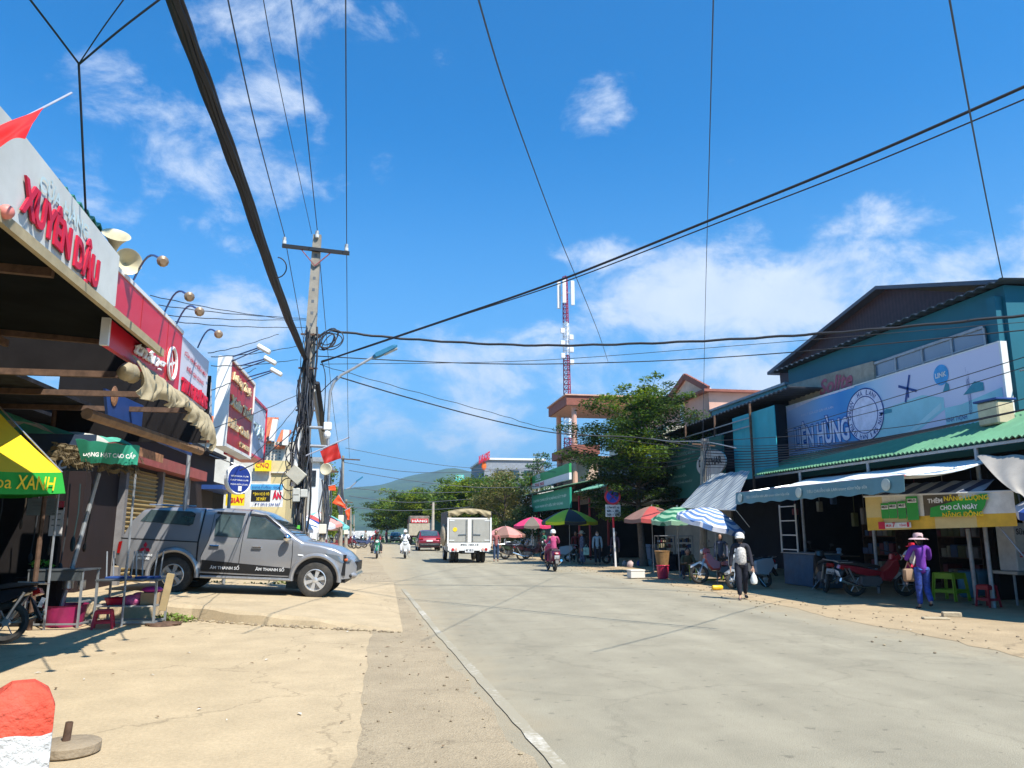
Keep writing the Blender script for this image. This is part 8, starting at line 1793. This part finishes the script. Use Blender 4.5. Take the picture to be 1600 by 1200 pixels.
for k in range(420):
    y_ = rg.uniform(8, 40); pebble(b, Vector((ip(y_, *RR) + rg.gauss(.3, .7), y_, .012)), rg.uniform(.008, .03))
tag(b.build('gravel', RUB), kind='stuff')
rg = random.Random(13); b = MB()
for k in range(70):
    if k % 2: x_, y_ = rg.uniform(-4, .5), rg.uniform(5, 14)
    else: y_ = rg.uniform(10, 30); x_ = ip(y_, *RR) + rg.uniform(-.3, 2)
    a = rg.uniform(0, 3); s_ = rg.uniform(.015, .045); M = Matrix.Translation((x_, y_, .015)) @ Matrix.Rotation(a, 4, 'Z'); b.add([(-s_, 0, 0), (0, -s_ * .4, .008), (s_, 0, .004), (0, s_ * .4, .01)], [(0, 1, 2, 3)], rg.randrange(2), M)
tag(b.build('litter', [mat('dry_leaf', (.16, .10, .05), .8), mat('paper_bit', (.55, .53, .48), .8)]), kind='stuff')
# bollard and umbrella base in the near left
BX = 38; d = ray(BX, 1060); bc = EYE + d * (3.15 / d.y); t = thing('bollard', 'white concrete guard post with a red painted top, bottom left corner', 'bollard', (bc.x, bc.y, 0)); hb = bc.z; hw = .105
WB = mat('whitewash', (.58, .58, .565), .9, 0, .10, 14, bump=1.0, bscale=34, dirt=.35, dirtcol=(.42, .38, .34)); RBm = mat('red_wash', (.62, .075, .04), .85, 0, .22, 14, bump=1.0, bscale=34, dirt=.4, dirtcol=(.45, .16, .12))
Mb = Matrix.Translation((bc.x, bc.y, 0)) @ Matrix.Rotation(R(24), 4, 'Z'); rg = random.Random(2); b = MB()
def ringpts(z, w_, jit=0): 
    out = []
    for i in range(24):
        s, q = divmod(i, 6); q = q / 6; p = [(-1 + 2 * q, -1), (1, -1 + 2 * q), (1 - 2 * q, 1), (-1, 1 - 2 * q)][s]; k = 1 - .05 * (abs(p[0]) * abs(p[1])) ** 3; out.append((p[0] * w_ * k, p[1] * w_ * k, z + (rg.uniform(-jit, jit))))
    return out
lv = [(0, hw, 0, 0), (.3, hw, 0, 0), (.6, hw * .995, 0, 0), (hb - .175, hw * .99, .012, 0), (hb - .09, hw * .985, 0, 1), (hb - .045, hw * .80, 0, 1), (hb - .01, hw * .35, 0, 1)]; vs = []; fs = []; ms = []
for z, w_, j, m_ in lv: vs += ringpts(z, w_, j)
for i in range(len(lv) - 1):
    for j in range(24): b2 = (i * 24 + j, i * 24 + (j + 1) % 24, (i + 1) * 24 + (j + 1) % 24, (i + 1) * 24 + j); fs.append(b2); ms.append(1 if i >= 3 else 0)
b.add(vs, [f for f, m_ in zip(fs, ms) if m_ == 0], 0, Mb); b.build('post', WB, t, True, 35)
b = MB(); b.add(vs, [f for f, m_ in zip(fs, ms) if m_ == 1] + [tuple(6 * 24 + j for j in range(24))], 0, Mb); b.build('painted_top', RBm, t, True, 35)
c = G(106, 1176, .01); t = thing('umbrella_base', 'round concrete umbrella base with a rusty pipe stub, bottom left', 'umbrella base', c)
b = MB(); b.lathe([(.205, 0), (.215, .01), (.215, .065), (.20, .075), (.05, .082), (0, .083)], 36, c); b.build('disc', mat('base_concrete', (.27, .21, .14), .9, 0, .15, 6, bump=.6), t, True, 35)
b = MB(); q = c + Vector((-.02, 0, .08)); b.lathe([(.028, 0), (.026, .13), (.020, .13), (.020, .02)], 14, q, (.08, 0, 1)); b.build('pipe_stub', M_RUST, t, True, 35)
c = G(550, 978, .012); b = MB(); b.ell(c, (.035, .025, .012)); tag(b.build('bottle_cap', M_BLK), 'small dark dropping of tar on the concrete near the verge', 'tar spot')

# stalls in the far left
for k, (px, Y, r_, h_, cols, lab) in enumerate([(484, 40, 1.25, 2.35, ('redb', 'wh'), 'red and white umbrella in the left market, nearest the main pole'), (497, 45, 1.5, 2.6, ('pk2', 'aq', 'wh'), 'pink and aqua umbrella in the left market'), (512, 52, 1.4, 2.4, ('aq', 'brn'), 'aqua and brown umbrella in the left market, farthest right'), (470, 36, 1.2, 2.2, ('nav', 'wh'), 'navy and white umbrella behind the pickup windscreen')]):
    q = FY(px, 830, Y); umbrella(lab, (q.x, Y, 0), r_, h_, (R(3), 0), [U[c_] for c_ in cols], 8, ph=R(20 * k), group='umbrellas of the left market')
for k, (px, Y, w_, h_, c_, lab) in enumerate([(488, 42, 1.6, .9, (.45, .43, .40), 'pale goods stall under the pink and aqua umbrella'), (506, 50, 1.8, .8, (.25, .05, .05), 'red goods stall under the aqua and brown umbrella'), (562, 84, 3.2, 1.5, (.60, .60, .60), 'white tarpaulin covered stall far down the left side')]):
    q = FY(px, 840, Y); t = thing('market_stall', lab, 'stall', (q.x, Y, 0)); b = MB(); b.bbox(q.x - w_ / 2, q.x + w_ / 2, Y - .4, Y + .4, .5, h_, .03); b.build('counter', mat('stall_%d' % k, c_, .8, 0, .4, 3), t)
    b = MB()
    for s in (-1, 1): b.bar((q.x + s * w_ * .45, Y, 0), (q.x + s * w_ * .45, Y, .5), .06)
    b.build('trestle', M_WOOD, t)
    if k < 2:
        b = MB(); rg = random.Random(k)
        for i in range(12): b.bbox(q.x - w_ / 2 + i * w_ / 12, q.x - w_ / 2 + (i + .8) * w_ / 12, Y - .35, Y - .1, h_, h_ + rg.uniform(.1, .3), .02, i % 6)
        tag(b.build('goods', GOODS, t), kind='stuff')

# ================================================================ SMALL OBJECTS, RIGHT
def bx(name, lab, cat, px, py, w_, d_, h_, col, lid=None, z=.02, rz=.1, m=None):
    c = G(px, py, z); t = thing(name, lab, cat, c); M = Matrix.Translation(c) @ Matrix.Rotation(rz, 4, 'Z'); mm = m or mat('%s_%.2f_%.2f' % (name, col[0], col[2]), col, .7, 0, .08, 4, dirt=.15)
    b = MB(); b.bbox(-w_ / 2, w_ / 2, -d_ / 2, d_ / 2, 0, h_ * .82, .015, M=M); b.build('box', mm, t); b = MB(); b.bbox(-w_ / 2 - .01, w_ / 2 + .01, -d_ / 2 - .01, d_ / 2 + .01, h_ * .83, h_, .012, M=M); b.build('lid', mm if not lid else mat('lid', lid), t); return t
bx('foam_box', 'white foam box on the kerb left of the red tub', 'box', 994, 903, .52, .34, .27, (.66, .62, .55))
bx('foam_box', 'small pale foam box under the umbrellas beside the sacks', 'box', 1010, 884, .4, .3, .3, (.40, .40, .40))
bx('storage_box', 'large grey blue cool box behind the woven basket', 'box', 1026, 880, .85, .5, .9, (.20, .24, .30))
bx('yellow_crate', 'yellow plastic can standing right of the parked motorbikes', 'can', 850, 874, .26, .2, .42, (.62, .38, .02), z=.02)
bx('foam_box', 'white sack like box on the pavement behind the rider in pink', 'box', 890, 876, .5, .3, .28, (.50, .48, .42))
c = G(1036, 904, .02); t = thing('plastic_tub', 'tall red plastic tub under the woven basket', 'tub', c); b = MB(); b.lathe([(.17, 0), (.20, .42), (.215, .43), (.19, .42), (.16, .02)], 22, c); b.build('tub', mat('tub_red', (.50, .015, .06), .35), t, True, 40); b = MB(); b.lathe([(.214, .41), (.222, .42), (.214, .44), (.2, .43)], 22, c); b.build('rim', mat('tub_red', (.5, .015, .06)), t)
WICK = mat('wicker', (.26, .14, .05), .8, 0, .4, 30, bump=1, bscale=60); t = thing('woven_basket', 'big brown woven basket stacked on the red tub', 'basket', c + Vector((0, 0, .43)))
b = MB(); b.grid(lambda u, v: c + Vector(((.185 + .06 * v) * math.cos(u * 6.2832), (.185 + .06 * v) * math.sin(u * 6.2832), .435 + .44 * v + .006 * math.sin(u * 120 + (int(v * 16) % 2) * 3.14))), 60, 16, t=.01); b.lathe([(.25, .87), (.262, .885), (.25, .9), (.235, .885)], 24, c); b.build('weave', WICK, t, True, 60); b = MB(); b.lathe([(.18, .437), (.15, .6), (0, .62)], 18, c); b.build('contents', mat('contents', (.10, .07, .03), .9), t)
c = G(1122, 922, .012); b = MB(); b.lathe([(.05, 0), (.065, .03), (.065, .26), (.05, .3)], 14, c + Vector((-.16, 0, .065)), (1, .12, 0)); tag(b.build('yellow_can', mat('can_yellow', (.75, .45, .02), .4, 0, .25, 9), None, True), 'yellow can lying on the sunlit dirt in front of the low table', 'can')
# low table on lime stools
t, M_ = frame_table('low display table with dark cloth beside the seated seller', (G(1118, 910, .02).x, G(1118, 910, .02).y + .4, .02), 1.1, .5, .5, R(0), False, mat('olive_legs', (.30, .34, .03), .5))
for k, (px, py, w_, h_, dz, c_, lab) in enumerate([(1052, 872, .7, .5, .0, (.30, .28, .22), 'glass fronted snack cabinet behind the seller'), (1083, 868, .6, .5, .1, (.12, .12, .13), 'dark display cabinet right of the seller')]):
    c = G(px, 893, .02); t = thing('display_cabinet', lab, 'cabinet', (c.x, c.y + .6, 0)); y_ = c.y + .6
    b = MB(); b.bbox(c.x - w_ / 2, c.x + w_ / 2, y_, y_ + .45, .02, .65, .01); b.build('base', M_DARKC, t); b = MB()
    for sx in (-1, 1):
        for yy_ in (y_ + .02, y_ + .43): b.bar((c.x + sx * w_ / 2 * .97, yy_, .65), (c.x + sx * w_ / 2 * .97, yy_, 1.35), .025)
    b.bbox(c.x - w_ / 2, c.x + w_ / 2, y_, y_ + .45, 1.35, 1.38, .006); b.build('frame', M_STEEL, t)
    b = MB(); rg = random.Random(k)
    for z_ in (.66, .9, 1.12):
        for i in range(7): b.bbox(c.x - w_ * .42 + i * w_ * .125, c.x - w_ * .42 + i * w_ * .125 + .06, y_ + .1, y_ + .3, z_, z_ + rg.uniform(.08, .17), .01, rg.randrange(6))
    tag(b.build('goods', GOODS, t), kind='stuff')
for k, (px, py, r_, c_, lab) in enumerate([(985, 886, .16, (.45, .35, .33), 'pale pink sack at the foot of the road sign'), (976, 884, .13, (.30, .28, .27), 'grey sack beside the pale pink one'), (1000, 884, .15, (.03, .05, .20), 'blue sack left of the small foam box')]):
    c = G(px, py, .02); b = MB(); b.lathe([(r_ * .8, 0), (r_, r_ * .5), (r_ * .85, r_ * 1.2), (r_ * .35, r_ * 1.6), (r_ * .4, r_ * 1.8), (0, r_ * 1.75)], 12, c); tag(b.build('sack', mat('sack_%d' % k, c_, .8, 0, .2, 8, bump=.6), None, True, 60), lab, 'sack', 'sacks by the road sign')
# ladder / steel rack and blue counter
c0, c1 = FX(1225, 905, 11.9), FX(1250, 905, 11.9); t = thing('steel_rack', 'white steel ladder rack standing on a blue counter in the dark shop', 'rack', (11.9, c0.y, 0))
z0, z1 = .95, 2.35; b = MB()
for y_ in (c0.y, c1.y): b.bar((11.9, y_, z0), (11.9, y_, z1), .035)
b.build('upright', M_WHITE, t)
for i in range(4):
    b = MB(); b.bar((11.9, c0.y, z0 + .08 + i * .42), (11.9, c1.y, z0 + .08 + i * .42), .03); b.build('rung', M_WHITE, t)
t = thing('shop_counter', 'scuffed blue shop counter under the ladder rack', 'counter', (12.2, c1.y, 0)); b = MB(); b.bbox(11.95, 12.6, c1.y - 1.0, c0.y + .05, .02, .92, .01); b.build('cabinet', mat('counter_blue', (.05, .12, .20), .6, dirt=.3), t); b = MB(); b.bbox(11.9, 12.65, c1.y - 1.05, c0.y + .1, .92, .95, .006); b.build('counter_top', M_GALV, t)
c = FX(1311, 862, 13.2); t = thing('gas_canister', 'pale blue canister glinting in the dark shop room', 'canister', c); b = MB(); b.lathe([(.07, -.1), (.075, -.08), (.05, 0), (.075, .05), (.06, .1), (0, .11)], 14, c); b.build('canister', mat('canister_blue', (.30, .52, .75), .3), t, True); b = MB(); b.box(c.x - .2, c.x + .4, c.y - .4, c.y + .4, c.z - .14, c.z - .105); b.build('stand', M_RUST, t); b = MB(); b.bar((c.x, c.y, 0), (c.x, c.y, c.z - .14), .05); b.build('stand_leg', M_RUST, t)
# lime table, barrels, stools, cart
c = G(1487, 938, .02); stool('lime green plastic table behind the woman carrying the child', (c.x, c.y, .02), (.22, .36, .02), .62, .27, R(20), name='plastic_table', top=.9)['category'] = 'table'
for k, (px, py, c_, lab) in enumerate([(1512, 935, (.05, .22, .34), 'blue plastic barrel right of the lime table'), (1538, 932, (.04, .16, .26), 'darker blue barrel behind the post')]):
    c = G(px, py, .02); c += Vector((.3, .3, 0)); t = thing('plastic_barrel', lab, 'barrel', c, 0, 'blue barrels'); b = MB(); b.lathe([(.17, 0), (.21, .05), (.22, .3), (.21, .56), (.18, .6)], 20, c); b.build('drum', mat('barrel_%d' % k, c_, .4), t, True, 40); b = MB(); b.lathe([(.19, .6), (.19, .63), (0, .64)], 20, c); b.build('lid', mat('barrel_lid', (.05, .08, .15)), t)
stool('dark red plastic stool by the post under the drink banner', tuple(G(1545, 948, .02)), (.35, .02, .03), .45, .16, R(10))
c = G(1590, 945, .02); t = thing('food_cart', 'white food cart with lettered side cut by the right frame edge', 'cart', c); X0, Y0 = c.x, c.y
b = MB(); b.bbox(X0 - .1, X0 + 1.2, Y0 - .2, Y0 + .5, .65, .72, .01); b.build('worktop', mat('cart_steel', (.45, .44, .40), .4, .4), t); b = MB(); b.bbox(X0 + .02, X0 + .9, Y0 - .1, Y0 + .4, .72, 1.75, .02); b.build('cabinet', mat('cart_white', (.50, .52, .52), .5), t)
b = MB(); b.text('SữaTươi', (X0 + .08, Y0 - .104, 1.5), (1, 0, 0), .5, .14, bold=.02); b.build('lettering', M_LETB, t)
b = MB(); b.text('SỮA', (X0 + .1, Y0 - .104, 1.02), (1, 0, 0), .4, .14, bold=.03); b.build('lettering', M_LETRED, t)
for xx in (X0, X0 + 1.0):
    b = MB(); b.bar((xx, Y0, 0), (xx, Y0, .65), .035); b.build('leg', M_GALV, t)
b = MB(); b.lathe([(.26, -.02), (.28, -.02), (.28, .02), (.26, .02), (.26, -.02)], 22, (X0 + .7, Y0 - .25, .29), (0, 1, 0)); b.build('wheel', M_RUB, t)
# plastic sheet / kerb stones at the corner of the right pavement
for k, (px, py, w_, lab) in enumerate([(1487, 964, .16, 'broken kerb block by the feet of the woman carrying the child'), (1462, 968, .22, 'pale flat slab of concrete at the road edge near the broken kerb block')]):
    c = G(px, py, .0); b = MB(); b.bbox(-w_, w_, -w_ * .45, w_ * .45, 0, .09 - .05 * k, .012, M=Matrix.Translation(c) @ Matrix.Rotation(-.4, 4, 'Z')); tag(b.build('kerb_block', mat('kerb_conc', (.40, .33, .22), .9, bump=.5)), lab, 'kerb block')
t = thing('steel_post', 'rusty leaning steel post beside the striped parasol pole in front of the right shops', 'post', (12.0, 14, 0)); p0, p1 = G(1527, 945, .02), FY(1512, 826, G(1527, 945, .02).y); b = MB(); b.tube([p0, p1], .045, 8); b.build('tube', M_GALV, t, True); b = MB(); b.lathe([(.1, 0), (.1, .015)], 12, p0); b.build('foot_plate', M_RUST, t)
# more dim people and things deep in the stalls
stand('seated looking vendor in blue deep in the shade right of the seller', 1128, 892, 24.0, R(230), H=1.5, shirt=(.08, .10, .16), trousers=(.02, .02, .03))
stand('person in dark red standing inside the green shop', 900, 872, 38.5, R(250), H=1.55, shirt=(.14, .02, .03), trousers=(.02, .02, .02))
for k, (px, Y, lab) in enumerate([(528, 64, 'small figure in a dark jacket walking past the far left stalls'), (603, 96, 'tiny distant figure crossing by the far trees'), (571, 78, 'small figure in pale clothes by the white tarpaulin stall')]):
    stand(lab, px, 850, Y, R(90 + 60 * k), H=1.6, shirt=[(.05, .05, .07), (.3, .1, .1), (.5, .5, .45)][k], trousers=(.04, .04, .06))

for k in range(12):
    rg = random.Random(60 + k); y_ = 12.6 + k * .95; c = Vector((12.9 + rg.uniform(0, .5), y_, 2.95)); L_ = rg.uniform(.3, .9); b = MB(); b.tube([c, c - Vector((0, 0, L_))], .01, 4); b.bbox(c.x - .08, c.x + .08, c.y - .07, c.y + .07, c.z - L_ - rg.uniform(.2, .45), c.z - L_, .02)
    tag(b.build('hanging_packets', GOODS[k % 6]), 'strip of packets hanging under the green awning in the dark shop', 'goods', 'packets hanging under the green awning')

# ---------------------------------------------------------------- haze
b = MB(); b.box(-5200, 5200, -60, 6100, -14, 340)
hzm = bpy.data.materials.new('haze'); hzm.use_nodes = True; n = hzm.node_tree.nodes; l = hzm.node_tree.links; n.clear(); o = n.new('ShaderNodeOutputMaterial'); v = n.new('ShaderNodeVolumePrincipled')
v.inputs['Color'].default_value = (.50, .74, .97, 1); v.inputs['Density'].default_value = .00022; v.inputs['Anisotropy'].default_value = .2; l.new(v.outputs[0], o.inputs['Volume'])
tag(b.build('haze', hzm), kind='stuff')
